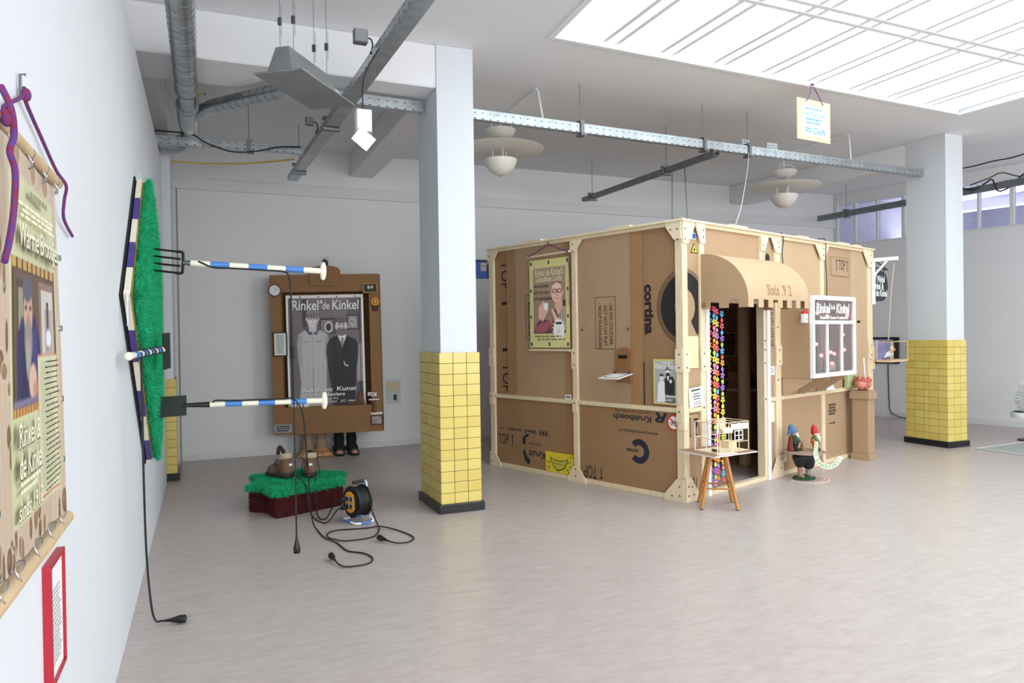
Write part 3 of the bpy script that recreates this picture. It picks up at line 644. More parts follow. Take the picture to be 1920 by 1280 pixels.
rp = MB(); rp.tube(spline([(-0.285, 0.545, 0.03), (-0.22, 0.575, 0.012), (0.0, 0.665, 0.006), (0.012, 0.69, 0.006), (0.03, 0.66, 0.006), (0.2, 0.62, 0.006), (0.39, 0.565, 0.012), (0.44, 0.53, 0.03), (0.47, 0.49, 0.02), (0.52, 0.44, 0.01), (0.72, 0.41, 0.004)]), 0.0048, 8); rp.build('hanging_rope', ROPE2, t, smooth=True)
MB().tube(spline([(-0.285, 0.60, 0.02), (-0.295, 0.55, 0.04), (-0.275, 0.50, 0.04), (-0.29, 0.46, 0.035), (-0.27, 0.42, 0.04), (-0.265, 0.34, 0.035), (-0.285, 0.27, 0.03), (-0.33, 0.22, 0.03)]), 0.007, 8).build('rope_tail', ROPE2, t, smooth=True)
MB().ball((-0.285, 0.535, 0.03), (0.016, 0.022, 0.014), 8).build('rope_knot', ROPE2, t, smooth=True); MB().ball((0.012, 0.672, 0.01), (0.014, 0.018, 0.012), 8).build('rope_knot', ROPE2, t, smooth=True)
MB().tube([(0.005, 0.66, 0), (0.005, 0.72, 0.0), (0.005, 0.72, 0.012)], 0.004, 6).build('wall_hook', SCREW, t)
# ---- small red frame
t = thing('red_picture_frame', 'small red framed notice below the banner on the partition', 'frame', wallL(-0.4195, 2.435, 0.86))
q = MB(); fw, fh, fb, fd = 0.108, 0.172, 0.011, 0.022
for bxx in ((-fw, fw, fh - fb, fh), (-fw, fw, -fh, -fh + fb), (-fw, -fw + fb, -fh + fb, fh - fb), (fw - fb, fw, -fh + fb, fh - fb)): q.box(*bxx, 0, fd)
q.build('frame_border', RED, t, bevel=0.001)
MB().box(-fw + fb, fw - fb, -fh + fb, fh - fb, 0.001, 0.014).build('sheet', PAPER, t)
print_lines(t, -0.07, 0.07, -0.13, 0.09, 16, M('light_grey_ink', (172, 174, 176), 0.8), off=0.0155, fill=0.35)
M('grey_ink', (120, 122, 124), 0.8)

# ---- fur lawn relief
t = thing('fur_lawn_relief', 'large angular green fur lawn panel with purple and white striped edge', 'wall relief', wallL(-0.419, 5.5, 1.75))
PG = [(0.0, 1.0), (-1.06, 0.15), (0.42, -0.99), (0.72, -0.6), (0.80, 0.55)]
def sc(k, p=PG): cx, cy = 0.15, 0.05; return [(cx + (x - cx) * k, cy + (y - cy) * k) for x, y in p]
MB().prism(sc(1.012), 0, 0.012).build('backing_board', M('black_board', (18, 20, 20), 0.6), t)
MB().prism(sc(0.985), 0.012, 0.02).build('maroon_layer', M('maroon_board', (66, 20, 44), 0.7), t)
PURP = M('violet_lacquer', (70, 56, 142), 0.45); OCH = M('ochre_board', (222, 164, 40), 0.6)
for i in range(5):
    a, b = Vector(PG[i]), Vector(PG[(i + 1) % 5]); L = (b - a).length; n = max(3, int(L / 0.27)); d = (b - a).normalized(); nn = Vector((-d.y, d.x))
    for k in range(n):
        p0 = a + d * (L * k / n); p1 = a + d * (L * (k + 1) / n) - d * 0.001; q = MB()
        q.prism([p0[:], p1[:], (p1 + nn * 0.035)[:], (p0 + nn * 0.035)[:]], 0.02, 0.052); q.build('edge_strip', CREAM if k % 2 == 0 else PURP, t)
MB().prism(sc(0.972), 0.02, 0.062).build('ochre_layer', OCH, t)
MB().box(-0.012, 0.012, 0.985, 1.03, 0.035, 0.05).build('hanging_lug', STEEL, t); MB().box(-1.075, -1.06, -0.02, 0.16, 0.036, 0.046).build('edge_clip', STEEL, t)
FURM = M('green_fur', (22, 176, 116), 0.75, var=(9, 0.25)); FURB = M('green_fur_backing', (14, 122, 78), 0.9)
q = MB(); rings = [(0.975, 0.06), (0.965, 0.072), (0.93, 0.082), (0.8, 0.09), (0.5, 0.095)]; V = []; n5 = 5
for k, z in rings: V += [(x, y, z) for x, y in sc(k)]
V.append((0.15, 0.05, 0.098)); Fc = []
for r_ in range(len(rings) - 1):
    for i in range(5): Fc.append((r_ * 5 + i, r_ * 5 + (i + 1) % 5, r_ * 5 + 5 + (i + 1) % 5, r_ * 5 + 5 + i))
for i in range(5): Fc.append((20 + i, 20 + (i + 1) % 5, 25))
q.add(V, Fc); q.build('fur_backing', FURB, t)
def poly_pts(n, pts, seed):
    r = np.random.default_rng(seed); P = np.array(pts); lo, hi = P.min(0), P.max(0); o = []
    while len(o) < n:
        c = lo + (hi - lo) * r.random((n, 2)); ins = np.zeros(n, bool)
        for i in range(len(P)):
            (xa, ya), (xb, yb) = P[i], P[(i + 1) % len(P)]
            ins ^= ((ya > c[:, 1]) != (yb > c[:, 1])) & (c[:, 0] < (xb - xa) * (c[:, 1] - ya) / (yb - ya + 1e-12) + xa)
        o += c[ins].tolist()
    return np.array(o[:n])
def edge_pts(n, pts, seed, depth):
    r = np.random.default_rng(seed); P = np.array(pts); k = r.integers(0, len(P), n); e = np.linalg.norm(np.roll(P, -1, 0) - P, axis=1); k = r.choice(len(P), n, p=e / e.sum()); s = r.random(n)[:, None]
    a, b = P[k], P[(k + 1) % len(P)]; d = (b - a) / np.linalg.norm(b - a, axis=1)[:, None]; p = a + (b - a) * s; nrm = np.stack([d[:, 1], -d[:, 0]], 1)
    ar = sum(P[i][0] * P[(i + 1) % len(P)][1] - P[(i + 1) % len(P)][0] * P[i][1] for i in range(len(P)))
    if ar < 0: nrm = -nrm
    return p, nrm, r.random(n)
P2 = poly_pts(60000, sc(0.965), 1); cxy = np.array([0.15, 0.05])
kk = np.array([max(0.0, 1) for _ in range(1)])
def inset(P):   # gauge 0 centre .. 1 edge
    pts = np.array(sc(1.0)); g = np.zeros(len(P))
    for i in range(5):
        a, b = pts[i], pts[(i + 1) % 5]; d = b - a; n_ = np.array([d[1], -d[0]]); n_ = n_ / np.linalg.norm(n_); dist0 = (cxy - a) @ n_; g = np.maximum(g, 1 - ((P - a) @ n_) / dist0)
    return g
g = inset(P2); zz = np.interp(g, [0, 0.5, 0.8, 0.93, 0.97], [0.098, 0.095, 0.09, 0.082, 0.072]) - 0.004
N2 = np.zeros((len(P2), 3)); N2[:, 2] = 1; out2 = (P2 - cxy); out2 /= np.linalg.norm(out2, axis=1)[:, None]; N2[:, :2] = out2 * np.clip((g - 0.85) / 0.12, 0, 1)[:, None] * 0.9; N2[:, 1] -= 0.25
fo = fur('fur', FURM, t, np.column_stack([P2, zz]), N2, 0.052, 0.0022, 2, droop=0.0, jit=0.45)
ep, en, er = edge_pts(9000, sc(0.97), 4, 0); fur('fur_fringe', FURM, t, np.column_stack([ep, 0.066 + 0.02 * er]), np.column_stack([en * 0.8, 0.7 * np.ones(len(ep))]), 0.055, 0.0022, 5, droop=0.0, jit=0.4)

# ---- garden tools stuck into the lawn
def banded(t, L, r, bands, x0=0.0, first_cut=False):
    w = L / bands
    for k in range(bands):
        q = MB(); q.cyl((x0 + k * w, 0, 0), (x0 + (k + 1) * w - 0.0008, 0, 0), r, n=16); q.build('handle_band', CREAM if k % 2 == 0 else BLUEP, t, smooth=True)
def tool_frame(p, d, roll_=0):
    d = Vector(d).normalized(); up = Vector((0, 0, 1)); y = up.cross(d).normalized(); z = d.cross(y); return frame(p, d, y, z)
fk = thing('garden_fork', 'garden fork with blue and cream banded handle stuck in fur lawn', 'garden fork', tool_frame((-0.099, 5.15, 2.151), (0.835, 0, -0.034)) @ Matrix.Scale(1.04, 4), 'banded garden tools stuck in the fur lawn')
for i in range(4):
    z = -0.066 + i * 0.044; MB().tube(spline([(-0.03, 0, z), (-0.07, 0, z + 0.002), (-0.16, 0.008, z + 0.008), (-0.30, 0.02, z + 0.022)]), [0.0065] * 12 + [0.006, 0.0055, 0.005, 0.0045, 0.004, 0.0035, 0.003], 8).build('tine', IRON, fk, smooth=True)
MB().tube(spline([(-0.06, 0, -0.066), (-0.028, 0, -0.066), (-0.018, 0, -0.05), (-0.018, 0, 0.05), (-0.028, 0, 0.066), (-0.06, 0, 0.066)]), 0.0085, 8).build('fork_head', IRON, fk, smooth=True)
MB().cyl((-0.02, 0, 0), (0.03, 0, 0), 0.012, 0.017, n=12).build('socket', SCREW, fk, smooth=True)
banded(fk, 0.80, 0.019, 7, 0.025)
def t_grip(t, x, name='grip'):
    q = MB(); pr = [(0.0005, -0.062), (0.012, -0.056), (0.019, -0.035), (0.022, 0), (0.019, 0.035), (0.012, 0.056), (0.0005, 0.062)]; q.lathe(pr, 16, T(x, 0, 0)); q.build(name, CREAM, t, smooth=True)
t_grip(fk, 0.838)
sp = thing('spade', 'spade with dark blade and blue and cream banded handle stuck in lawn', 'spade', tool_frame((-0.121, 5.6, 1.189), (0.90, 0, -0.012)) @ Matrix.Scale(1.077, 4), 'banded garden tools stuck in the fur lawn')
BLADE = M('dark_green_steel', (38, 48, 42), 0.5, 0.4)
MB().add([(-0.30, 0.02, -0.085), (0.0, 0, -0.066), (0.0, 0, 0.066), (-0.30, 0.02, 0.055), (-0.30, 0.024, -0.085), (0.0, 0.004, -0.066), (0.0, 0.004, 0.066), (-0.30, 0.024, 0.055)], [(0, 1, 2, 3), (7, 6, 5, 4), (0, 4, 5, 1), (1, 5, 6, 2), (2, 6, 7, 3), (3, 7, 4, 0)]).build('blade', BLADE, sp, bevel=0.001)
MB().cyl((-0.02, 0, 0), (0.14, 0, 0), 0.012, 0.02, n=14).build('socket', M('dark_steel', (52, 54, 54), 0.45, 0.6), sp, smooth=True)
banded(sp, 0.74, 0.0185, 7, 0.13); t_grip(sp, 0.885)
hd = Vector((-0.238, 5.0, 1.594)); kn = Vector((-0.362, 4.2, 1.57)); hoe = thing('garden_hoe', 'banded garden tool pointing towards viewer along the fur lawn', 'garden tool', tool_frame(hd, kn - hd), 'banded garden tools stuck in the fur lawn')
LH = (kn - hd).length; banded(hoe, LH - 0.02, 0.018, 9, 0.0)
MB().ball((LH - 0.015, 0, 0), (0.02, 0.023, 0.023), 10).build('grip', CREAM, hoe, smooth=True)
MB().box(-0.2, -0.02, -0.006, 0.006, -0.13, 0.10).build('blade', BLADE, hoe, bevel=0.002); MB().cyl((-0.05, 0, 0), (0.02, 0, 0), 0.012, 0.016, n=12).build('socket', IRON, hoe, smooth=True)
q = MB(); q.tube([(0.02 + i * 0.006, 0.021 * math.cos(i * 0.45), 0.021 * math.sin(i * 0.45)) for i in range(100)], 0.0035, 6); q.build('wound_cable', RUBBER, hoe, smooth=True)

# ---- black cables with plugs
def plug(parent, p, d, s=1.0):
    d = Vector(d).normalized(); y = d.orthogonal().normalized(); z = d.cross(y); m = frame(p, z, y, d) if False else frame(p, y, z, d)
    b = MB().lathe([(0.0005, -0.002), (0.006, 0.0), (0.008, 0.02), (0.015, 0.05), (0.0185, 0.062), (0.0185, 0.088), (0.016, 0.092), (0.0005, 0.093)], 14, Matrix.Scale(s, 4)).build('plug_body', BLACK, parent, m=m, smooth=True)
    q = MB(); q.cyl((-0.0095 * s, 0, 0.092 * s), (-0.0095 * s, 0, 0.112 * s), 0.0024 * s, n=8); q.build('plug_pin', RING, parent, m=m, smooth=True)
    q = MB(); q.cyl((0.0095 * s, 0, 0.092 * s), (0.0095 * s, 0, 0.112 * s), 0.0024 * s, n=8); q.build('plug_pin', RING, parent, m=m, smooth=True)
def corded(label, pts, r=0.006, plug_at=None, k=8, group='black cables with plugs'):
    t = thing('extension_lead', label, 'cord', (0, 0, 0), group)
    P = spline(pts, k); MB().tube(P, r, 8).build('cord', RUBBER, t, smooth=True)
    if plug_at != 'none': plug(t, P[-1], P[-1] - P[-3], 1.25)
    return t
fx = lambda x, y=0.022, z=-0.016: tuple(fk.matrix_world @ Vector((x, -y, z)))
corded('cord along the fork handle hanging straight down with plug above floor', [fx(0.07, 0.015, 0.012), fx(0.1, 0.02, 0.0), fx(0.16, 0.012, -0.02), fx(0.26, 0.012, -0.018), fx(0.48, 0.012, -0.018), fx(0.58, 0.014, -0.02), (0.537, 5.12, 2.075), (0.551, 5.12, 1.92), (0.555, 5.12, 1.484), (0.558, 5.12, 1.047), (0.559, 5.12, 0.56), (0.56, 5.12, 0.42), (0.56, 5.12, 0.298)])
fx2 = lambda x, y=0.02, z=0.017: tuple(sp.matrix_world @ Vector((x, -y, z)))
corded('cord along the spade handle falling to the floor in a short curl', [fx2(0.16, 0.016, 0.014), fx2(0.18, 0.012, 0.026), fx2(0.3, 0.01, 0.022), fx2(0.45, 0.01, 0.022), fx2(0.60, 0.012, 0.022), fx2(0.68, 0.016, 0.016), (0.672, 5.6, 1.08), (0.705, 5.7, 0.81), (0.742, 5.9, 0.525), (0.78, 6.1, 0.267), (0.83, 6.3, 0.07), (0.865, 6.30, 0.012), (0.885, 6.08, 0.008), (0.95, 5.888, 0.008), (0.99, 5.622, 0.008), (1.087, 5.506, 0.008), (1.127, 5.359, 0.008), (1.071, 5.238, 0.008), (0.92, 5.22, 0.01), (0.87, 5.28, 0.016), (0.855, 5.36, 0.024)])
corded('cord hanging from the nearest tool down to plug beside the partition', [(-0.315, 4.42, 1.565), (-0.318, 4.44, 1.5), (-0.322, 4.50, 1.2), (-0.325, 4.56, 0.8), (-0.322, 4.62, 0.4), (-0.305, 4.65, 0.12), (-0.285, 4.655, 0.03), (-0.255, 4.65, 0.024), (-0.235, 4.645, 0.024)])

# ================================================================== PLINTH WITH BOOTS, CABLE REEL
t = thing('fur_plinth', 'star shaped fur plinth, maroon sides and green top, carrying hiking boots', 'plinth', (0.86, 7.45, 0))
ST = [(0.375, 7.32), (0.52, 7.21), (0.59, 6.93), (1.22, 7.20), (1.19, 7.42), (1.30, 7.60), (1.12, 7.70), (0.95, 7.95), (0.78, 7.78), (0.45, 7.84), (0.52, 7.55)]
ST = [(x - 0.86, y - 7.45) for x, y in ST]
MAR = M('maroon_fur', (92, 22, 24), 0.8, var=(14, 0.35))
MB().prism(ST, 0, 0.23).build('core', M('maroon_backing', (70, 16, 18), 0.9), t)
big = [(x * 1.06, y * 1.06) for x, y in ST]
MB().prism(big, 0.20, 0.255).build('lawn_pad', FURB, t)
ep, en, er = edge_pts(16000, ST, 8, 0); fur('side_fur', MAR, t, np.column_stack([ep, 0.012 + 0.21 * er]), np.column_stack([en, -0.3 * np.ones(len(ep))]), 0.028, 0.0018, 9, droop=0.5, jit=0.35)
p2 = poly_pts(14000, big, 10); fur('lawn_fur', FURM, t, np.column_stack([p2, 0.253 * np.ones(len(p2))]), np.tile([0, 0, 1.0], (len(p2), 1)), 0.032, 0.0018, 11, droop=0.1, jit=0.6)
ep, en, er = edge_pts(9000, big, 12, 0); fur('lawn_fringe', FURM, t, np.column_stack([ep, 0.205 + 0.05 * er]), np.column_stack([en, 0.1 * np.ones(len(ep))]), 0.042, 0.0019, 13, droop=0.7, jit=0.4)

LEA = M('brown_nubuck', (112, 84, 66), 0.8, var=(30, 0.15)); LEAB = M('beige_nubuck', (176, 160, 130), 0.8, var=(30, 0.08)); SOLE = M('dark_rubber_sole', (44, 36, 34), 0.7); LINE = M('dark_lining', (54, 40, 36), 0.9)
def boot(x, y, z, a, label, tongue):
    t = thing('hiking_boot', label, 'boot', T(x, y, z) @ RZ(a) @ Matrix.Scale(1.22, 4), 'pair of hiking boots on the fur plinth')   # +y is the toe, origin at the heel
    def up(P):
        d = s_cap(P, (0, 0.035, 0.055), (0, 0.20, 0.05), 0.042, 0.045); d = smin(d, s_cap(P, (0, 0.20, 0.045), (0, 0.245, 0.04), 0.044, 0.036), 0.03)
        d = smin(d, s_cap(P, (0, 0.045, 0.07), (0, 0.05, 0.165), 0.044, 0.05), 0.04); d = np.maximum(d, -s_cap(P, (0, 0.055, 0.12), (0, 0.055, 0.30), 0.034, 0.044))
        d = np.maximum(d, P[2] - (0.195 - 0.35 * (P[1] - 0.05))); return np.maximum(d, 0.012 - P[2])
    sdf('upper', LEA, t, up, (-0.06, -0.03, 0.0), (0.06, 0.30, 0.23), 40)
    sdf('collar', LEAB, t, lambda P: np.maximum(np.maximum(np.maximum(s_cap(P, (0, 0.045, 0.07), (0, 0.05, 0.17), 0.0455, 0.054), -s_cap(P, (0, 0.055, 0.10), (0, 0.055, 0.30), 0.034, 0.044)), np.abs(P[2] - (0.165 - 0.3 * (P[1] - 0.05)) - 0.12 * np.abs(P[0])) - 0.024), P[1] - 0.085), (-0.065, -0.03, 0.05), (0.065, 0.12, 0.24), 36)
    sdf('heel_cup', SOLE, t, lambda P: np.maximum(np.maximum(s_cap(P, (0, 0.035, 0.03), (0, 0.05, 0.09), 0.046, 0.046), P[1] - 0.03), P[2] - 0.082 - 0.3 * np.abs(P[0])), (-0.06, -0.03, 0.0), (0.06, 0.06, 0.13), 26)
    sdf('sole', SOLE, t, lambda P: np.maximum(np.minimum(smin(s_cap(P, (0, 0.03, 0.012), (0, 0.23, 0.012), 0.046, 0.05), s_ell(P, (0, 0.235, 0.02), (0.048, 0.05, 0.03)), 0.03), 9), np.maximum(P[2] - 0.03, 0.0 - P[2])), (-0.07, -0.03, -0.005), (0.07, 0.30, 0.05), 40)
    MB().box(-0.013, 0.013, -0.014, -0.008, 0.10, 0.118).build('heel_tab', PAPER, t)
    MB().tube(spline([(-0.03, 0.11, 0.19), (0, 0.13, 0.24), (0.03, 0.11, 0.19)]) if tongue else spline([(-0.03, 0.10, 0.17), (0, 0.12, 0.195), (0.03, 0.10, 0.17)]), 0.016, 8).build('tongue', LINE, t, smooth=True)
    for s in (-1, 1):
        MB().tube(spline([(s * 0.04, 0.10, 0.15), (s * 0.055, 0.12, 0.13), (s * 0.062, 0.09, 0.09), (s * 0.07, 0.07, 0.045), (s * 0.072, 0.05, 0.012)]), 0.0035, 6).build('lace', RUBBER, t, smooth=True)
    q = MB()
    for i in range(4): q.tube([(-0.03, 0.125 + i * 0.02, 0.125 - i * 0.012), (0, 0.14 + i * 0.02, 0.135 - i * 0.013), (0.03, 0.125 + i * 0.02, 0.125 - i * 0.012)], 0.003, 6)
    o = q.build('lacing', RUBBER, t, smooth=True); o['kind'] = 'stuff'
    MB().cyl((0, -0.014, 0.02), (0, -0.006, 0.02), 0.006, n=10).build('heel_stud', RING, t)
    return t
boot(0.755, 7.40, 0.277, R(30), 'left hiking boot on the green fur, toe turned outwards', True)
boot(0.945, 7.32, 0.277, R(-6), 'right hiking boot on the green fur, seen from the heel', False)
corded('cord from the left boot heel down over the plinth to the reel', [(0.765, 7.375, 0.30), (0.80, 7.25, 0.31), (0.835, 7.1, 0.30), (0.86, 6.985, 0.25), (0.865, 6.955, 0.15), (0.875, 6.93, 0.05), (0.90, 6.75, 0.01), (0.95, 6.56, 0.008), (1.0, 6.54, 0.03), (1.04, 6.52, 0.09), (1.07, 6.50, 0.13), (1.098, 6.482, 0.14)], 0.0055, 'none')
corded('cord from the right boot heel down over the plinth to the reel', [(0.95, 7.30, 0.30), (0.955, 7.2, 0.31), (0.96, 7.11, 0.29), (0.955, 7.05, 0.2), (0.95, 7.02, 0.08), (0.945, 6.92, 0.015), (0.945, 6.72, 0.008), (0.99, 6.64, 0.03), (1.03, 6.58, 0.13), (1.06, 6.52, 0.195), (1.098, 6.482, 0.215)], 0.0055, 'none')
# cable reel
t = thing('cable_reel', 'black cable reel with yellow face on blue and white tube stand', 'cable reel', frame((1.245, 6.51, 0), (-0.93, -0.367, 0), (0.367, -0.93, 0), (0, 0, 1)))
zc = 0.185
for xx in (-0.066, 0.052): MB().cyl((xx, 0, zc), (xx + 0.014, 0, zc), 0.14, n=36).build('drum_flange', BLACK, t, smooth=True)
q = MB(); q.lathe([(0.08, -0.052)] + [(0.122 + 0.006 * math.cos(k * math.pi), -0.052 + k * 0.0052) for k in range(21)] + [(0.08, 0.052)], 36, T(0, 0, zc) @ Matrix.Rotation(R(90), 4, 'Y')); q.build('cable_winding', RUBBER, t, smooth=True, ang=3)
YEL = M('reel_yellow', (236, 164, 30), 0.45)
fm = frame((0.0665, 0, zc), (0, -1, 0), (0, 0, 1), (1, 0, 0)); fm = frame((0.0665, 0, zc), (0, 1, 0), (0, 0, 1), (1, 0, 0))
MB().cyl((0.066, 0, zc), (0.076, 0, zc), 0.105, n=32).build('face_disc', BLACK, t, smooth=True)
MB().prism([(0.09 * math.cos(a) * (1 if abs(math.sin(a)) > .5 else .8), 0.095 * math.sin(a)) for a in np.linspace(0, 2 * math.pi, 24, endpoint=False)], 0.01, 0.018).build('yellow_face', YEL, t, m=fm, bevel=0.002)
for a in range(4):
    cx, cy = 0.045 * math.cos(a * math.pi / 2 + 0.78), 0.045 * math.sin(a * math.pi / 2 + 0.78); mm = fm @ T(cx, cy, 0.018); o = MB().cyl((0, 0, 0), (0, 0, 0.006), 0.026, n=18).build('socket_outlet', M('grey_plastic'), t, m=mm, smooth=True)
    MB().cyl((0, 0, 0.006), (0, 0, 0.0065), 0.018, n=14).build('socket_recess', BLACK, o, m=mm)
for yy, zz in ((0.045, 0.03), (0.045, -0.045)):
    MB().cyl((0.075, -yy * 0.6, zc + zz), (0.15, -yy * 0.6, zc + zz), 0.017, 0.02, n=14).build('inserted_plug', BLACK, t, smooth=True)
def stand(zs): return zs
segs = spline([(-0.075, 0.0, zc), (-0.09, 0.0, zc), (-0.095, 0.02, 0.06), (-0.09, 0.11, 0.014), (0.0, 0.135, 0.012), (0.09, 0.11, 0.014), (0.10, 0.02, 0.02), (0.09, -0.11, 0.014), (0.0, -0.135, 0.012), (-0.09, -0.11, 0.014), (-0.10, -0.03, 0.06), (-0.098, 0, 0.20), (-0.095, 0.0, 0.33), (-0.075, 0.0, 0.355), (-0.03, 0.0, 0.36)], 4)
n = 12; L = len(segs)
for k in range(n):
    a, b = k * (L - 1) // n, (k + 1) * (L - 1) // n
    MB().tube(segs[a:b + 1], 0.0095, 10).build('stand_band', WHITEP if k % 2 == 0 else BLUEP, t, smooth=True)
MB().cyl((-0.06, 0, 0.358), (0.045, 0, 0.352), 0.015, n=14).build('hand_grip', BLACK, t, smooth=True)
corded('long cord from the cable reel lying in a wide loop on floor', [(1.33, 6.42, 0.20), (1.345, 6.34, 0.10), (1.36, 6.22, 0.02), (1.349, 6.113, 0.008), (1.286, 5.963, 0.008), (1.215, 5.902, 0.008), (1.026, 5.901, 0.008), (0.93, 5.96, 0.022), (0.905, 6.05, 0.022), (0.94, 6.2, 0.012), (1.02, 6.26, 0.008), (1.135, 6.239, 0.008), (1.28, 6.2, 0.012), (1.371, 6.165, 0.022), (1.489, 6.024, 0.008), (1.553, 5.775, 0.008), (1.492, 5.655, 0.008), (1.40, 5.632, 0.012), (1.35, 5.66, 0.02), (1.325, 5.70, 0.024)])

# ================================================================== BACK WALL: CARDBOARD POSTER FRAME
FRM = frame((1.557, 10.22, 1.425), (math.cos(R(16)), -math.sin(R(16)), 0), (0, 0, 1), (-math.sin(R(16)), -math.cos(R(16)), 0)) @ RZ(0.012)
t = thing('poster_frame', 'large deep cardboard frame with arched crest around a double portrait poster', 'frame', FRM)
CB = M('frame_cardboard', (146, 108, 72), 0.85, var=(1.5, 0.06), wave=(60, 0.08))
MB().box(-0.735, -0.595, -1.09, 1.10, -0.27, 0).build('side_board', CB, t); MB().box(0.60, 0.745, -1.09, 1.10, -0.27, 0).build('side_board', CB, t)
MB().box(-0.735, 0.745, 0.865, 1.104, -0.265, 0.006).build('top_board', CB, t); MB().box(-0.735, 0.745, -1.095, -0.72, -0.265, 0.006).build('bottom_board', CB, t)
MB().box(-0.595, 0.60, -0.72, 0.865, -0.26, -0.24).build('back_panel', M('frame_back_cardboard', (120, 86, 56), 0.9), t)
cr = [(-0.18, 0.95), (0.20, 0.95), (0.225, 1.15), (0.20, 1.175)] + [(0.205 * math.cos(a) + 0.01, 1.165 + 0.06 * math.sin(a)) for a in np.linspace(0.1, math.pi - 0.1, 12)] + [(-0.18, 1.175), (-0.21, 1.15)]
ct = MB().prism(cr, 0.006, 0.03).build('crest', CB, t); lettering(ct, '1912', 0.0, 1.02, M('embossed_cardboard', (126, 92, 60), 0.9), w=0.21, h=0.075, off=0.0315)
# poster sheet: flat print, drawn in its own print units
cv = Canvas(175, 278, 612, 930, 150, 224, (226, 222, 212))
cv.rect(186, 292, 601, 917, (112, 102, 106)); cv.grad((84, 74, 80), lambda X, Y: ((X > 188) & (X < 600) & (Y > 294) & (Y < 915)) * np.clip((Y - 300) / 900, 0, 1), 0.7)
cv.rect(520, 294, 600, 470, (86, 78, 86), a=.7); cv.rect(440, 294, 515, 400, (120, 108, 112), a=.6); cv.rect(188, 480, 245, 916, (108, 100, 102), a=.6)
cv.rect(265, 300, 290, 460, (70, 60, 64)); cv.rect(188, 490, 250, 494, (78, 70, 74)); cv.rect(188, 560, 216, 640, (70, 64, 68))
cv.rect(360, 410, 450, 500, (58, 50, 54)); cv.rect(368, 420, 440, 492, (122, 114, 116)); cv.ell(412, 462, 22, 32, (206, 202, 200)); cv.ell(412, 462, 16, 24, (56, 52, 54))
cv.rect(515, 392, 586, 480, (52, 46, 50)); cv.rect(524, 400, 578, 472, (134, 128, 128)); cv.ell(550, 436, 20, 28, (160, 154, 152)); cv.line([(538, 428), (556, 436)], 5, (50, 46, 48))
cv.rect(568, 560, 600, 780, (150, 146, 148), soft=6); cv.rect(568, 780, 600, 915, (76, 72, 78), soft=4)
# man in the pale overall
cv.poly([(240, 500), (290, 470), (352, 472), (402, 500), (412, 560), (398, 640), (392, 780), (396, 915), (236, 915), (248, 780), (238, 640), (232, 560)], (172, 170, 168), soft=3)
cv.poly([(240, 505), (262, 500), (258, 640), (250, 720), (236, 650), (232, 560)], (150, 148, 147), a=.8, soft=3); cv.poly([(388, 510), (410, 520), (412, 570), (396, 650), (384, 640)], (148, 146, 145), a=.8, soft=3)
cv.line([(318, 500), (318, 915)], 3, (136, 134, 133), a=.8); cv.rect(268, 540, 304, 548, (140, 138, 137)); cv.rect(336, 540, 372, 548, (140, 138, 137)); cv.line([(318, 700), (316, 915)], 7, (122, 120, 120), a=.6)
for x0 in (262, 285, 345, 372): cv.line([(x0, 640), (x0 + 4, 905)], 4, (154, 152, 150), a=.6)
cv.poly([(272, 464), (300, 460), (322, 500), (300, 506)], (64, 70, 96), soft=2); cv.poly([(352, 462), (364, 470), (342, 506), (322, 500)], (74, 82, 110), soft=2)
cv.rect(300, 430, 344, 486, (186, 180, 176), soft=4); cv.ell(322, 412, 32, 46, (206, 200, 196), soft=4); cv.poly([(346, 390), (354, 420), (344, 452), (334, 456)], (170, 164, 162), a=.6, soft=4)
cv.ell(322, 378, 36, 22, (128, 118, 116), soft=3); cv.poly([(286, 385), (358, 385), (356, 396), (290, 398)], (104, 96, 96), soft=2)
cv.rect(292, 399, 318, 416, (34, 32, 34)); cv.rect(326, 399, 352, 416, (34, 32, 34)); cv.rect(296, 403, 314, 412, (168, 164, 162)); cv.rect(330, 403, 348, 412, (168, 164, 162)); cv.rect(316, 402, 328, 406, (34, 32, 34))
cv.poly([(322, 408), (328, 430), (316, 430)], (178, 170, 166), soft=2); cv.line([(310, 443), (334, 443)], 3, (136, 120, 118)); cv.ell(288, 415, 5, 10, (186, 178, 174)); cv.ell(356, 415, 5, 10, (176, 168, 164))
# man in the dark suit
cv.poly([(398, 560), (420, 528), (462, 508), (512, 510), (560, 534), (580, 560), (576, 640), (566, 700), (560, 800), (552, 915), (424, 915), (416, 790), (402, 690), (394, 610)], (38, 35, 39), soft=3)
cv.poly([(405, 560), (428, 540), (424, 680), (412, 690), (398, 620)], (50, 47, 51), soft=4); cv.line([(488, 560), (488, 800)], 3, (22, 20, 22)); cv.poly([(462, 510), (488, 580), (470, 640), (446, 560)], (48, 45, 50), soft=2); cv.poly([(512, 510), (490, 580), (508, 640), (534, 560)], (30, 28, 31), soft=2)
cv.poly([(462, 508), (512, 508), (494, 560), (482, 560)], (226, 224, 222), soft=2); cv.poly([(480, 524), (496, 524), (494, 572), (487, 580), (480, 572)], (112, 108, 112), soft=1)
cv.rect(466, 480, 506, 512, (150, 142, 140), soft=3); cv.ell(485, 456, 33, 44, (196, 188, 184), soft=4); cv.ell(485, 488, 30, 26, (112, 104, 102), soft=4); cv.ell(485, 424, 34, 18, (98, 90, 90), soft=4)
cv.line([(466, 447), (480, 447)], 4, (60, 54, 54)); cv.line([(490, 447), (504, 447)], 4, (60, 54, 54)); cv.ell(473, 453, 5, 3, (70, 62, 62), soft=2); cv.ell(497, 453, 5, 3, (70, 62, 62), soft=2); cv.poly([(485, 452), (491, 472), (479, 472)], (172, 164, 160), soft=2); cv.line([(474, 484), (496, 484)], 3, (74, 64, 62)); cv.ell(451, 460, 5, 11, (172, 162, 158)); cv.ell(519, 460, 5, 11, (164, 154, 150))
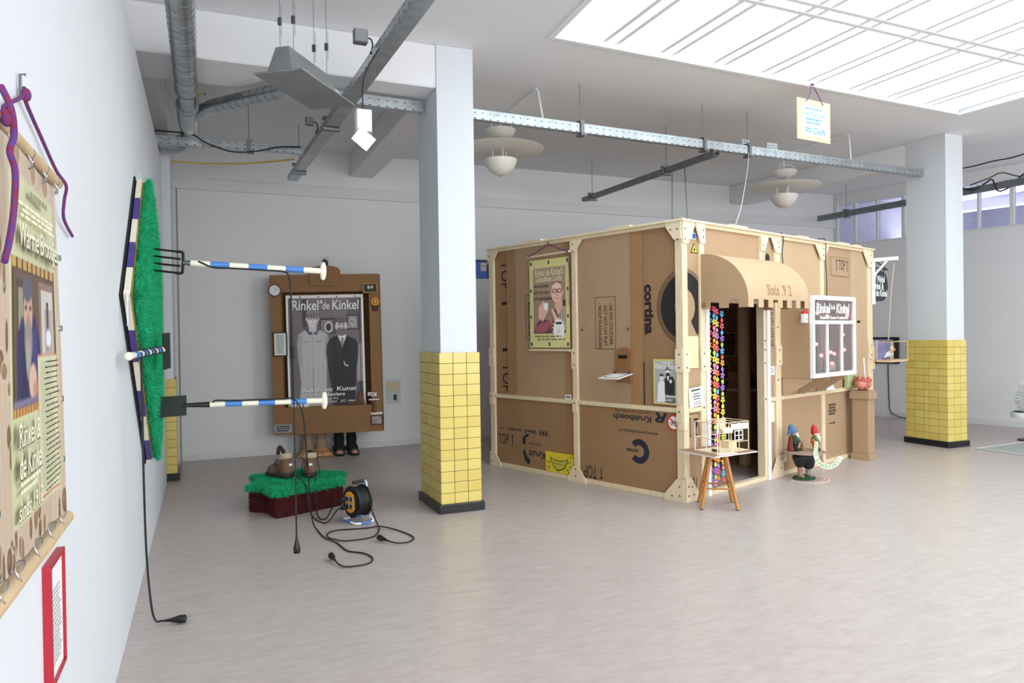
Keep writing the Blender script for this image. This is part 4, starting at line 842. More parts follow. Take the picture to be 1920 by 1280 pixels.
cv.line([(494, 664), (500, 682), (516, 690)], 5, (200, 198, 196)); cv.line([(498, 676), (506, 684), (516, 686)], 3, (200, 198, 196))
cv.noise(0.03); MB().box(-0.546, 0.513, -0.765, 0.83, -0.11, -0.104).build('poster_board', CREAM, t)
ps = cv.build('poster_print', t, 1.05, 1.58, -0.0165, 0.0325, -0.1025, gain=1.4)
px = lambda X: (X - 393.5) / 437 * 1.05 - 0.0165
py = lambda Y: -(Y - 604) / 652 * 1.58 + 0.0325
PINK = M('poster_cream_ink', (244, 246, 236), 0.7); PDK = M('poster_dark_ink', (40, 34, 38), 0.7)
def plet(s, X, Y, w, h, a=PINK, d=True, off=-0.100):
    if d: lettering(t, s, px(X) + 0.004, py(Y) - 0.005, PDK, w=w, h=h, off=off, bold=0.025, shear=0.08)
    lettering(t, s, px(X), py(Y), a, w=w, h=h, off=off + 0.0008, bold=0.018, shear=0.08)
plet('Rinkel', 284, 334, 0.37, 0.14); plet('de', 400, 338, 0.10, 0.10); plet('Kinkel', 512, 334, 0.37, 0.14); plet('&', 374, 316, 0.05, 0.05)
plet('Kwaliteit', 342, 822, 0.40, 0.062); plet('Kunst', 505, 818, 0.27, 0.06); plet('Kruideniers', 408, 849, 0.42, 0.05); plet('sinds 1912', 420, 874, 0.17, 0.028, d=False); plet('FOTO\'S', 420, 893, 0.13, 0.028, d=False); plet('J.C. Hein', 512, 891, 0.22, 0.04, d=False)
RODM = M('dark_red_peg', (84, 34, 34), 0.6)
for yy in (0.52, 0.2, -0.1, -0.4, -0.62):
    for s in (-1, 1): MB().cyl((s * 0.53 - 0.017 + s * 0.07, yy, -0.11), (s * 0.53 - 0.017, yy, -0.10), 0.006, n=8).build('tension_cord', RODM, t)
for xx in (-0.35, -0.1, 0.15, 0.4): MB().cyl((xx, 0.805, -0.10), (xx, 0.80, -0.094), 0.010, n=10).build('eyelet', SCREW, t)
MB().box(-0.49, -0.485, -0.72, 0.8, -0.10, -0.094).build('print_border', PDK, t); MB().box(0.455, 0.46, -0.72, 0.8, -0.10, -0.094).build('print_border', PDK, t)
# ---- small things on the frame
def on_frame(name, label, cat, x, y, z=0.007): return thing(name, label, cat, FRM @ T(x, y, z), 'small things fixed on the cardboard poster frame')
k = on_frame('wall_thermometer', 'round thermometer with dark red rim on the frame corner', 'thermometer', -0.665, 0.895)
MB().lathe([(0.072, 0.0), (0.085, 0.004), (0.085, 0.018), (0.074, 0.022), (0.072, 0.012)], 28).build('rim', M('dark_red_rim', (112, 34, 36), 0.4), k, smooth=True); MB().cyl((0, 0, 0.001), (0, 0, 0.012), 0.073, n=28).build('dial', PAPER, k)
MB().box(-0.003, 0.003, -0.02, 0.055, 0.0125, 0.0145, RZ(R(-40))).build('pointer', M('green_pointer', (60, 120, 70), 0.5), k)
q = MB(); [q.box(-0.001, 0.001, 0.055, 0.066, 0.0122, 0.013, RZ(a * 0.5236)) for a in range(12)]; q.build('scale_mark', INK, k)['kind'] = 'stuff'
k = on_frame('gilt_picture', 'little gilt framed picture at top right of poster frame', 'picture', 0.622, 0.905)
def pic_frame(k, w, h, b, mat, d=0.02, inner=PAPER):
    q = MB(); q.box(-w, w, h - b, h, 0, d); q.box(-w, w, -h, -h + b, 0, d); q.box(-w, -w + b, -h + b, h - b, 0, d); q.box(w - b, w, -h + b, h - b, 0, d); q.build('frame_border', mat, k, bevel=0.002)
    return MB().box(-w + b, w - b, -h + b, h - b, 0, d * 0.5).build('sheet', inner, k)
pic_frame(k, 0.10, 0.072, 0.018, M('gilt', (170, 112, 44), 0.4, 0.3), inner=M('dark_print', (44, 48, 52), 0.6)); q = MB(); q.ball((-0.02, 0.01, 0.012), (0.02, 0.025, 0.003), 8); q.ball((0.025, 0.012, 0.012), (0.018, 0.022, 0.003), 8); q.build('faces_print', M('pale_print', (196, 200, 190), 0.7), k)['kind'] = 'stuff'
k = on_frame('felt_sunflower', 'small yellow sunflower decoration on the right frame side', 'flower', 0.685, 0.715)
q = MB().ball((0, 0, 0.03), (0.03, 0.03, 0.015), 8).build('flower_face', M('flower_face', (206, 160, 126), 0.7), k, smooth=True)
for i in range(12):
    a = i * math.pi / 6; MB().ball((0.045 * math.cos(a), 0.045 * math.sin(a), 0.02), (0.014, 0.014, 0.006), 6).build('petal', M('sunflower_yellow', (240, 170, 30), 0.6), k, smooth=True)
MB().box(-0.04, 0.04, -0.13, -0.02, 0.0, 0.018).build('pot', M('dark_pot', (70, 50, 34), 0.7), k, bevel=0.004)
k = on_frame('framed_text', 'narrow black framed printed text on the left frame side', 'framed text', -0.612, 0.155)
pic_frame(k, 0.093, 0.165, 0.013, BLACK); print_lines(k, -0.06, 0.06, -0.13, 0.13, 18, INK, off=0.0115, fill=0.4)
k = on_frame('engraved_plate', 'grey engraved metal plate on lower left frame corner', 'plate', -0.61, -1.005)
MB().box(-0.115, 0.115, -0.055, 0.055, 0, 0.006).build('plate_sheet', STEEL, k); print_lines(k, -0.1, 0.1, -0.045, 0.045, 3, INK, off=0.0075, fill=0.6)
k = on_frame('small_photo', 'small brown framed photo on lower right frame corner', 'photo', 0.665, -0.935)
pic_frame(k, 0.08, 0.07, 0.014, M('brown_wood_frame', (92, 52, 34), 0.5), inner=M('photo_print', (170, 150, 146), 0.6, var=(30, 0.5))); MB().box(-0.08, 0.08, 0.075, 0.105, 0, 0.004).build('caption_card', PAPER, k)
k = on_frame('caption_card', 'white caption card slanted on the right frame side', 'card', 0.61, -0.575); MB().box(-0.06, 0.06, -0.025, 0.025, 0, 0.003, RZ(R(-6))).build('card', PAPER, k); print_lines(k, -0.05, 0.05, -0.016, 0.018, 3, INK, off=0.0045)
k = on_frame('trophy_figure', 'small golden brown figure under a white ledge on frame side', 'figurine', 0.635, -0.74)
sdf('body', M('antique_brass', (122, 86, 48), 0.45, 0.5), k, lambda P: np.minimum(smin(s_ell(P, (0, 0.0, 0.025), (0.022, 0.035, 0.018)), s_ell(P, (0, 0.045, 0.025), (0.014, 0.016, 0.014)), 0.01), s_cap(P, (0, -0.03, 0.025), (0, -0.06, 0.025), 0.02, 0.03)), (-0.04, -0.09, -0.004), (0.04, 0.07, 0.055), 24); MB().box(-0.07, 0.07, 0.085, 0.10, 0, 0.05).build('ledge', WHITEP, k)
k = on_frame('clay_figurine', 'brown clay figurine lying on the lower frame board', 'figurine', 0.44, -0.68, -0.06)
sdf('body', M('brown_clay', (116, 86, 62), 0.8, var=(40, 0.3)), k, lambda P: smin(smin(s_ell(P, (0, 0.03, 0), (0.05, 0.055, 0.04)), s_ell(P, (0.0, 0.10, 0), (0.03, 0.035, 0.03)), 0.02), s_cap(P, (-0.16, -0.022, 0), (0.04, -0.015, 0), 0.014, 0.024), 0.02), (-0.2, -0.05, -0.06), (0.08, 0.15, 0.06), 34)
k = on_frame('card_box_rack', 'rack with three small white boxes under the poster', 'rack', -0.38, -0.735, -0.05)
MB().box(-0.13, 0.13, -0.005, 0.005, -0.04, 0.04).build('shelf', glass_mat('clear_glass', (225, 235, 235), 0.05), k)
for i in range(3): MB().box(-0.115 + i * 0.083, -0.05 + i * 0.083, 0.006, 0.065, -0.03, 0.03).build('white_box', PAPER, k, bevel=0.003)
k = on_frame('tiny_house_lamp', 'small black house shaped ornament on top of frame crest', 'ornament', 0.02, 1.228, 0.018)
MB().prism([(-0.04, 0), (0.04, 0), (0.04, 0.055), (0, 0.09), (-0.04, 0.055)], -0.03, 0.03).build('house', BLACK, k, bevel=0.003); q = MB(); [q.cyl((x, 0.06, 0), (x * 1.6, 0.12, 0), 0.002, n=5) for x in (-0.03, -0.01, 0.012, 0.03)]; q.build('spike', BLACK, k)['kind'] = 'stuff'
# ---- feet showing under the frame
TAN = M('tan_plush_skin', (196, 142, 98), 0.7, var=(8, 0.08)); CUFF = M('beige_trouser_cloth', (150, 128, 100), 0.9, var=(20, 0.12)); NAIL = M('pale_toenail', (226, 196, 172), 0.4); BTR = M('black_trousers', (18, 18, 20), 0.9); SKIN = M('foot_skin', (196, 150, 128), 0.6)
def bigfoot(x, y, a, s, label):
    t = thing('novelty_foot', label, 'foot', T(x, y, 0) @ RZ(a), 'oversized bare feet below the frame')
    sdf('trouser_leg', CUFF, t, lambda P: np.minimum(s_cap(P, (0, 0.02, 0.14), (0, 0.03, 0.42), 0.075, 0.072) + 0.006 * np.sin(P[2] * 60 + P[0] * 20), s_cap(P, (0, 0.02, 0.13), (0, 0.02, 0.14), 0.085)), (-0.11, -0.09, 0.03), (0.11, 0.13, 0.315), 34)
    sdf('foot', TAN, t, lambda P: np.maximum(smin(s_cap(P, (0, 0.02, 0.05), (0, 0.02, 0.13), 0.085, 0.07), s_ell(P, (s * 0.015, -0.08, 0.035), (0.10, 0.11, 0.05)), 0.05), 0.001 - P[2]), (-0.14, -0.22, -0.002), (0.14, 0.13, 0.14), 34)
    for i in range(5):
        xx = s * (-0.085 + i * 0.044); r = (0.034, 0.028, 0.026, 0.024, 0.022)[i]; tt = MB().ball((xx, -0.185 + 0.012 * abs(i - 1), r * 0.9), (r * 0.85, r, r * 0.9), 10).build('toe', TAN, t, smooth=True)
        MB().ball((xx, -0.185 + 0.012 * abs(i - 1) - r * 0.72, r * 1.25), (r * 0.5, r * 0.32, r * 0.42), 8).build('toenail', NAIL, tt, smooth=True)
bigfoot(1.31, 10.43, R(-14), -1, 'left oversized tan foot with beige trouser cuff under poster frame')
bigfoot(1.50, 10.40, R(8), 1, 'right oversized tan foot with beige trouser cuff under poster frame')
def sandal(x, y, a, s, label):
    t = thing('sandal_foot', label, 'foot', T(x, y, 0) @ RZ(a), 'feet in black sandals below the frame')
    sdf('trouser_leg', BTR, t, lambda P: smin(s_cap(P, (0, 0.02, 0.10), (0, 0.03, 0.45), 0.072, 0.066), s_ell(P, (0, 0.01, 0.07), (0.082, 0.085, 0.05)), 0.04) + 0.004 * np.sin(P[2] * 50), (-0.11, -0.1, 0.02), (0.11, 0.13, 0.315), 34)
    sdf('foot', SKIN, t, lambda P: np.maximum(smin(s_ell(P, (0, -0.06, 0.045), (0.052, 0.10, 0.035)), s_cap(P, (0, 0.02, 0.05), (0, 0.02, 0.12), 0.045), 0.03), 0.02 - P[2]), (-0.07, -0.18, 0.01), (0.07, 0.08, 0.13), 28)
    for i in range(5): MB().ball((s * (-0.04 + i * 0.02), -0.155 + 0.008 * i * (1 if i else 0), 0.036), (0.0125 - i * 0.001, 0.02, 0.0125), 8).build('toe', SKIN, t, smooth=True)
    sdf('sole', BLACK, t, lambda P: np.maximum(smin(s_ell(P, (0, -0.09, 0.01), (0.066, 0.10, 0.04)), s_ell(P, (0, 0.03, 0.01), (0.055, 0.08, 0.04)), 0.05), np.maximum(P[2] - 0.022, 0.001 - P[2])), (-0.08, -0.21, -0.002), (0.08, 0.13, 0.05), 34)
    for yy in (-0.10, -0.03): MB().tube(spline([(-0.062, yy, 0.018), (-0.05, yy, 0.06), (0, yy + 0.01, 0.088), (0.05, yy, 0.06), (0.062, yy, 0.018)]), 0.013, 8).build('strap', BLACK, t, smooth=True)
sandal(1.735, 10.36, R(-6), -1, 'left foot in black sandal and black trouser under poster frame')
sandal(1.91, 10.33, R(10), 1, 'right foot in black sandal and black trouser under poster frame')
# ---- other things on the back wall
t = thing('clip_frame', 'small clip framed yellowish print on the back wall right of poster', 'picture', front(2.628, 10.788, 0.82))
MB().box(-0.115, 0.115, -0.185, 0.185, 0, 0.006).build('backing', M('pale_grey_sheet', (196, 202, 198), 0.5), t); MB().box(-0.09, 0.09, -0.02, 0.15, 0.0062, 0.008).build('print_sheet', M('sand_print', (206, 192, 150), 0.6, var=(14, 0.06)), t); MB().box(0.0, 0.05, -0.13, -0.04, 0.0062, 0.008).build('photo', M('dark_print'), t); MB().box(-0.05, 0.06, -0.02, 0.04, 0.008, 0.0095).build('photo', M('pale_print'), t)
t = thing('blue_photo_panel', 'blue photo of hanging mask on the back wall beside kiosk', 'picture', front(3.98, 10.788, 2.71))
MB().box(-0.30, 0.30, -0.148, 0.148, 0, 0.01).build('panel', M('blue_photo', (66, 104, 190), 0.5, var=(3, 0.1)), t); MB().box(0.20, 0.285, -0.146, 0.146, 0.0102, 0.012).build('dark_strip', M('dark_print'), t); MB().box(-0.30, 0.285, 0.115, 0.146, 0.0122, 0.0135).build('dark_strip', M('dark_print'), t)
MB().box(0.09, 0.185, -0.03, 0.10, 0.0122, 0.016).build('mask', M('mask_paper', (214, 196, 178), 0.7), t, bevel=0.004); MB().box(0.11, 0.15, 0.045, 0.055, 0.0165, 0.0175).build('mask_eye', INK, t)

# ================================================================== THE CARDBOARD KIOSK (local axes: x along the front, y along the side, z up)
kt = thing('cardboard_kiosk', 'large cardboard and pine kiosk with awning, doorway and projecting shop window', 'kiosk', KM)
KW, KD, KH = 4.35, 2.95, 2.755
LF = left(0, 0, 0); FF = front(0, 0, 0)          # side face: (-v, z, out), front face: (u, z, out)
LFW = KM @ LF; FFW = KM @ FF
def kbox(name, mat, b, bevel=0.002, parent=None): return MB().box(*b).build(name, mat, parent or kt, bevel=bevel)
# posts
for b in [(0, .085, 0, .085), (0, .05, 1.42, 1.49), (0, .07, 2.865, 2.95), (.295, .375, 0, .06), (1.50, 1.54, .0, .09), (1.755, 1.875, 0, .05), (2.85, 2.94, 0, .05), (4.21, 4.35, 0, .07), (4.28, 4.35, 2.88, 2.95), (1.44, 1.52, .0, .05)]:
    z0 = 1.96 if b[0] == 1.44 else 0.0
    kbox('post', PINE, (b[0], b[1], b[2], b[3], z0, 2.70))
# rails
def lrail(v0, v1, z0, z1, d=0.045, out=0.004): kbox('rail', PINE, (-out, d, v0, v1, z0, z1))
def frail(u0, u1, z0, z1, d=0.045, out=0.004): kbox('rail', PINE, (u0, u1, -out, d, z0, z1))
lrail(0.0, 2.95, 2.70, 2.735); lrail(0.085, 1.41, 0.868, 0.912); lrail(1.495, 2.865, 0.868, 0.912); lrail(0.085, 1.41, 0.001, 0.05); lrail(1.495, 2.865, 0.001, 0.05)
frail(0.0, 4.35, 2.70, 2.735); frail(0.085, 0.295, 0.868, 0.912); frail(1.60, 1.755, 0.868, 0.912); frail(1.875, 4.21, 0.868, 0.912); frail(0.085, 0.295, 0.001, 0.05); frail(0.375, 1.50, 0.001, 0.045, 0.07); frail(1.60, 1.755, 0.001, 0.05); frail(1.875, 4.21, 0.001, 0.05)
frail(0.375, 1.50, 1.955, 2.0)
kbox('top_board', PINE2, (-0.03, 0.07, -0.03, 2.98, 2.7355, 2.756)); kbox('top_board', PINE2, (0.0705, 4.38, -0.03, 0.07, 2.7355, 2.756)); kbox('top_board', PINE2, (4.28, 4.38, 0.0705, 2.98, 2.7355, 2.756)); kbox('top_board', PINE2, (0.0705, 4.279, 2.88, 2.98, 2.7355, 2.756))
for b in ((-0.032, 0.05, 0.62, 0.92, 2.7565, 2.772), (-0.032, 0.05, 1.95, 2.25, 2.7565, 2.772), (0.8, 1.15, -0.032, 0.05, 2.7565, 2.772), (2.25, 2.5, -0.032, 0.05, 2.7565, 2.772), (3.3, 3.6, -0.032, 0.05, 2.7565, 2.772), (3.75, 3.95, -0.032, 0.05, 2.7565, 2.772)): kbox('joint_strip', PINE2, b)
# cardboard skins
def lpanel(v0, v1, z0, z1, mat=CARD, d=0.022, th=0.007): return MB().box(-v1, -v0, z0, z1, -d - th, -d).build('panel', mat, kt, m=LF)
def fpanel(u0, u1, z0, z1, mat=CARD, d=0.022, th=0.007): return MB().box(u0, u1, z0, z1, -d - th, -d).build('panel', mat, kt, m=FF)
pA = lpanel(2.61, 2.866, 0.91, 2.70, CARD_D, 0.034); pB = lpanel(1.60, 2.50, 0.91, 2.70, CARD, 0.026); pC = lpanel(0.62, 1.411, 0.91, 2.70, CARD, 0.026); pD = lpanel(0.08, 0.54, 0.91, 2.70, CARD_D, 0.03)
pE = lpanel(2.375, 2.866, 0.05, 0.87, CARD_D, 0.026); pE2 = lpanel(1.494, 2.374, 0.05, 0.87, CARD_D, 0.022); pF = lpanel(0.08, 1.411, 0.05, 0.87, CARD_D, 0.024)
for v0, v1 in ((2.46, 2.63), (1.494, 1.62), (0.50, 0.66)): MB().box(-v1, -v0, 0.911, 2.699, -0.022, -0.0195).build('tape_strip', TAPE, kt, m=LF)
MB().box(-1.62, -1.494, 0.051, 0.867, -0.0215, -0.019).build('tape_strip', M('tape_brown', (150, 110, 72), 0.6), kt, m=LF)
MB().box(-0.505, -0.492, 0.912, 1.36, -0.019, -0.0185).build('slit', INK, kt, m=LF)
qA = fpanel(0.084, 0.296, 0.91, 2.70, CARD); qB = fpanel(0.084, 0.296, 0.05, 0.87, CARD); qC = fpanel(0.374, 1.45, 2.0, 2.70, CARD); qD = fpanel(1.52, 1.756, 1.96, 2.70, CARD); qE = fpanel(1.59, 1.756, 0.91, 1.959, CARD); qF = fpanel(1.59, 1.756, 0.05, 0.87, CARD)
qG = fpanel(1.874, 2.852, 2.045, 2.70, CARD_L); qH = fpanel(2.938, 3.72, 0.91, 2.70, CARD); qI = fpanel(3.721, 4.212, 0.91, 2.70, CARD_L, 0.018); qJ = fpanel(1.874, 2.852, 0.05, 0.87, CARD); qK = fpanel(2.938, 3.62, 0.05, 0.87, CARD); qL = fpanel(3.621, 4.212, 0.05, 0.87, CARD_L, 0.018)
qM = fpanel(1.874, 2.852, 0.91, 1.12, CARD)
kbox('panel', CARD, (4.32, 4.328, 0.07, 2.88, 0.0, 2.70), 0); kbox('panel', CARD_D, (0.07, 4.28, 2.915, 2.923, 0.0, 2.70), 0)
for i in range(4): kbox('roof_panel', CARD_D, (0.05 + i * 1.06, 0.05 + i * 1.06 + 1.058, 0.05, 2.9, 2.685, 2.693), 0)
# white door strips
kbox('door_strip', WHITEP, (0.38, 0.425, -0.02, 0.03, 0.0, 1.955)); kbox('door_strip', WHITEP, (1.545, 1.60, -0.022, 0.03, 0.0, 1.955))
# splice plates, gussets and their screws
scr = []
def lplate(pts, o=0.004, scs=()):
    MB().prism([(-v, z) for v, z in pts], o, o + 0.012).build('gusset_plate', PINE2, kt, m=LF)
    for v, z in scs: scr.append((LF, -v, z, o + 0.0125))
def fplate(pts, o=0.004, scs=()):
    MB().prism(pts, o, o + 0.012).build('gusset_plate', PINE2, kt, m=FF)
    for u, z in scs: scr.append((FF, u, z, o + 0.0125))
rc = lambda a, b, c, d: [(a, c), (b, c), (b, d), (a, d)]
lplate([(0, 2.56), (0.085, 2.56), (0.18, 2.69), (0.18, 2.735), (0, 2.735)], scs=((0.04, 2.56), (0.04, 2.66), (0.12, 2.66))); lplate([(0, 0.22), (0.085, 0.22), (0.24, 0.05), (0.24, 0.0), (0, 0.0)], scs=((0.05, 0.06), (0.05, 0.15), (0.14, 0.05)))
lplate([(1.412, 2.57), (1.495, 2.57), (1.495, 2.70), (1.31, 2.70)], scs=((1.45, 2.58), (1.45, 2.66))); lplate([(1.41, 0.17), (1.498, 0.17), (1.57, 0.04), (1.57, 0.0), (1.30, 0.0), (1.30, 0.04)], scs=((1.45, 0.06), (1.45, 0.14)))
lplate([(2.865, 2.56), (2.955, 2.56), (2.955, 2.735), (2.76, 2.70), (2.76, 2.69)], scs=((2.92, 2.58), (2.92, 2.66))); lplate([(2.86, 0.18), (2.955, 0.18), (2.955, 0.0), (2.75, 0.0), (2.75, 0.04)], scs=((2.92, 0.06), (2.92, 0.14)))
for v0, v1 in ((-0.002, 0.087), (1.413, 1.497), (2.862, 2.956)):
    lplate(rc(v0, v1, 1.265, 1.49), 0.0, scs=(((v0 + v1) / 2, 1.31), ((v0 + v1) / 2, 1.44))); lplate(rc(v0 + 0.01, v1 - 0.01, 0.78, 0.93), 0.005, scs=(((v0 + v1) / 2, 0.88),))
fplate([(0, 2.52), (0.085, 2.52), (0.19, 2.69), (0.19, 2.735), (0, 2.735)], scs=((0.03, 2.56), (0.03, 2.66))); fplate([(0, 0.24), (0.085, 0.24), (0.22, 0.06), (0.22, 0.0), (0, 0.0)], scs=((0.04, 0.06), (0.04, 0.15), (0.13, 0.06), (0.10, 0.14)))
fplate([(0.22, 2.69), (0.295, 2.54), (0.375, 2.54), (0.375, 2.735), (0.22, 2.735)], scs=((0.34, 2.6), (0.34, 2.67))); fplate([(1.52, 2.54), (1.60, 2.70), (1.44, 2.70), (1.44, 2.54)], scs=((1.48, 2.6),)); fplate([(1.66, 2.70), (1.755, 2.54), (1.875, 2.54), (1.875, 2.70)], scs=((1.82, 2.6), (1.82, 2.66)))
fplate([(2.70, 2.70), (2.85, 2.52), (2.94, 2.52), (3.05, 2.70)], scs=((2.9, 2.58), (2.9, 2.66))); fplate([(4.05, 2.70), (4.21, 2.5), (4.35, 2.5), (4.35, 2.735), (4.05, 2.735)], scs=((4.28, 2.56), (4.28, 2.66)))
fplate([(1.62, 0.05), (1.755, 0.25), (1.875, 0.25), (1.875, 0.0), (1.62, 0.0)], scs=((1.82, 0.1), (1.82, 0.2)))
for u0, u1 in ((-0.002, 0.087), (0.29, 0.38), (1.75, 1.88), (4.205, 4.352)): fplate(rc(u0, u1, 1.265, 1.49), 0.0, scs=(((u0 + u1) / 2, 1.31), ((u0 + u1) / 2, 1.44)))
kbox('corner_bracket', PINE2, (-0.012, 0.04, -0.012, 0.06, 0.70, 0.93)); kbox('splice_block', PINE2, (4.30, 4.365, -0.02, 0.06, 1.12, 1.42))
q = MB()
for m, a, b, o in scr: q.cyl((a, b, o), (a, b, o + 0.004), 0.009, n=8, m=m)
for v, z in ((0.70, 1.70), (1.35, 1.70)): q.cyl((-v, z, -0.018), (-v, z, -0.012), 0.012, n=8, m=LF)
for u, z in ((0.335, 0.9), (0.335, 1.0), (1.52, 1.45), (1.52, 1.55), (1.52, 1.3), (1.52, 0.9), (1.80, 1.7), (1.80, 1.1)): q.cyl((u, z, 0.002), (u, z, 0.008), 0.009, n=8, m=FF)
q.build('screw', SCREW, kt, smooth=True)['kind'] = 'stuff'
# hole in the narrow panel over the door
MB().ball((1.63, 2.47, -0.0185), (0.045, 0.055, 0.003), 14).build('round_hole', INK, qD, m=FF)
# ---- print on the cardboard
def LT(p, s, v, z, mat=INK, **k): return lettering(p, s, -v, z, mat, m=LF, **k)
def FT(p, s, u, z, mat=INK, **k): return lettering(p, s, u, z, mat, m=FF, **k)
def outline(p, x0, x1, y0, y1, m, off, w=0.005, mat=INK):
    q = MB()
    for b in ((x0, x1, y0, y0 + w), (x0, x1, y1 - w, y1), (x0, x0 + w, y0 + w, y1 - w), (x1 - w, x1, y0 + w, y1 - w)): q.box(*b, off - 0.0006, off)
    return q.build('printed_box', mat, p, m=m)
def ringseg(p, cx, cy, r0, r1, a0, a1, m, off, mat=INK, clip=None, n=64):
    q = MB(); pts = [(cx + r1 * math.cos(a), cy + r1 * math.sin(a)) for a in np.linspace(a0, a1, n)] + [(cx + r0 * math.cos(a), cy + r0 * math.sin(a)) for a in np.linspace(a1, a0, n)]
    for i in range(n - 1):
        Q = [pts[i], pts[i + 1], pts[2 * n - 2 - i], pts[2 * n - 1 - i]]
        if clip and any(not (clip[0] <= x <= clip[1]) for x, y in Q):
            Q = [(min(max(x, clip[0]), clip[1]), y) for x, y in Q]
            if max(x for x, y in Q) - min(x for x, y in Q) < 1e-4: continue
        q.quad([(x, y, off) for x, y in Q])
    return q.build('printed_ring', mat, p, m=m)
h90 = -math.pi / 2
LT(pA, 'TOP', 2.66, 2.40, h=0.17, w=0.36, rot=h90, off=-0.0325); LT(pA, 'TOP', 2.66, 1.12, h=0.17, w=0.36, rot=h90, off=-0.0325)
MB().box(-2.74, -2.64, 2.03, 2.07, -0.0335, -0.0325).build('printed_bar', INK, pA, m=LF); MB().box(-2.74, -2.64, 1.45, 1.49, -0.0335, -0.0325).build('printed_bar', INK, pA, m=LF)
outline(pC, -1.16, -0.87, 1.485, 2.05, LF, -0.0245)
for i, s in enumerate(('- NE PAS COUCHER', '- DOT NOT LAY FLAT', '- NICHT FLACHLIEGEN')): LT(pC, s, 0.935 + i * 0.078, (1.76, 1.75, 1.74)[i], h=0.048, w=(0.46, 0.46, 0.50)[i], rot=h90, off=-0.0245, bold=0.01)
outline(pB, -2.29, -1.9, 1.60, 2.13, LF, -0.0245); LT(pB, '- NE PAS COUCHER', 2.225, 1.83, h=0.05, w=0.44, rot=-h90, off=-0.0245, bold=0.01)
LT(pD, 'cortina', 0.43, 1.893, h=0.115, w=0.51, rot=h90, off=-0.0285, bold=0.045)
q = MB(); [q.box(-0.492, -0.488, 1.62 + i * 0.022, 1.634 + i * 0.022, -0.0290, -0.0285) for i in range(24)]; q.build('printed_dots', M('brown_ink', (110, 62, 44), 0.8), pD, m=LF)['kind'] = 'stuff'
cl = (-0.49, -0.083)
for r0, r1 in ((0.175, 0.345), (0.354, 0.360), (0.369, 0.375), (0.384, 0.390)): ringseg(pD, 0.06, 1.905, r0, r1, math.pi * 0.55, math.pi * 1.42, LF, -0.0285, clip=cl)
cf = (0.0855, 0.294)
for r0, r1 in ((0.175, 0.345), (0.354, 0.360), (0.369, 0.375)): ringseg(qA, 0.06, 1.905, r0, r1, -0.30 * math.pi, 0.5 * math.pi, FF, -0.0205, clip=cf)
LT(pF, 'Kruitbosch', 0.665, 0.770, INKB, h=0.062, w=0.50, rot=math.pi, off=-0.0225, bold=0.025); LT(pF, 'cycle universe', 0.655, 0.838, M('brown_ink'), h=0.035, w=0.48, rot=math.pi, off=-0.0225, bold=0.01)
LT(pF, 'R', 0.29, 0.80, INKB, h=0.10, w=0.15, rot=math.pi, off=-0.0225, bold=0.03, shear=0.3)
LT(pF, 'www.cortinafietsen.nl', 0.585, 0.628, INKB, h=0.04, w=0.51, rot=math.pi, off=-0.0225, bold=0.005)
ringseg(pF, -0.575, 0.432, 0.062, 0.128, -0.78 * math.pi, 0.78 * math.pi, LF, -0.0225, INKB); LT(pF, 'cortina', 0.665, 0.432, INKB, h=0.038, w=0.16, rot=math.pi, off=-0.022, bold=0.03)
LT(pF, 'TOP', 1.26, 0.13, h=0.14, w=0.19, rot=math.pi, off=-0.0225)
def arrow(p, x, y, l, m, off, rot=0, mat=INK): 
    q = MB(); mm = m @ T(x, y, off) @ Matrix.Rotation(rot, 4, 'Z'); q.prism([(-0.006, -l / 2), (0.006, -l / 2), (0.006, l / 2 - 0.03), (0.022, l / 2 - 0.03), (0, l / 2), (-0.022, l / 2 - 0.03), (-0.006, l / 2 - 0.03)], 0, 0.0005); return q.build('printed_arrow', mat, p, m=mm)
arrow(pF, -1.10, 0.125, 0.13, LF, -0.0225, math.pi)
LT(pE, 'TOP', 2.735, 0.35, h=0.125, w=0.20, off=-0.0245); arrow(pE, -2.565, 0.345, 0.14, LF, -0.0245)
LT(pE, 'www.alpina', 2.52, 0.487, INKB, h=0.045, w=0.26, rot=math.pi, off=-0.0245, bold=0.02); LT(pE2, 'bikes.nl', 2.235, 0.482, INKB, h=0.045, w=0.2, rot=math.pi, off=-0.0205, bold=0.02)
q = MB(); [q.ball((-2.80 + i * 0.035, 0.485, -0.0255), (0.012, 0.013, 0.001), 8) for i in range(3)]; q.build('printed_dots', M('brown_ink'), pE, m=LF)['kind'] = 'stuff'
outline(pE2, -2.07, -1.92, 0.455, 0.515, LF, -0.0205, 0.004); q = MB(); [q.box(-2.06 + i * 0.045, -2.035 + i * 0.045, 0.465, 0.505, -0.0211, -0.0205) for i in range(3)]; q.build('printed_symbol', INKB, pE2, m=LF)['kind'] = 'stuff'
LT(pE2, 'cycle', 2.15, 0.345, INKB, h=0.055, w=0.22, rot=math.pi, off=-0.0205); LT(pE2, 'Kruit', 2.12, 0.22, INKB, h=0.085, w=0.30, rot=math.pi, off=-0.0205, bold=0.015)
MB().prism([(-2.37, 0.40), (-2.30, 0.455), (-2.24, 0.45), (-2.32, 0.40), (-2.31, 0.32), (-2.37, 0.33)], -0.0211, -0.0205).build('printed_logo', INKB, pE2, m=LF); MB().prism([(-2.37, 0.23), (-2.33, 0.27), (-2.31, 0.20), (-2.24, 0.14), (-2.22, 0.17), (-2.26, 0.08), (-2.33, 0.12)], -0.0211, -0.0205).build('printed_logo', INKB, pE2, m=LF)
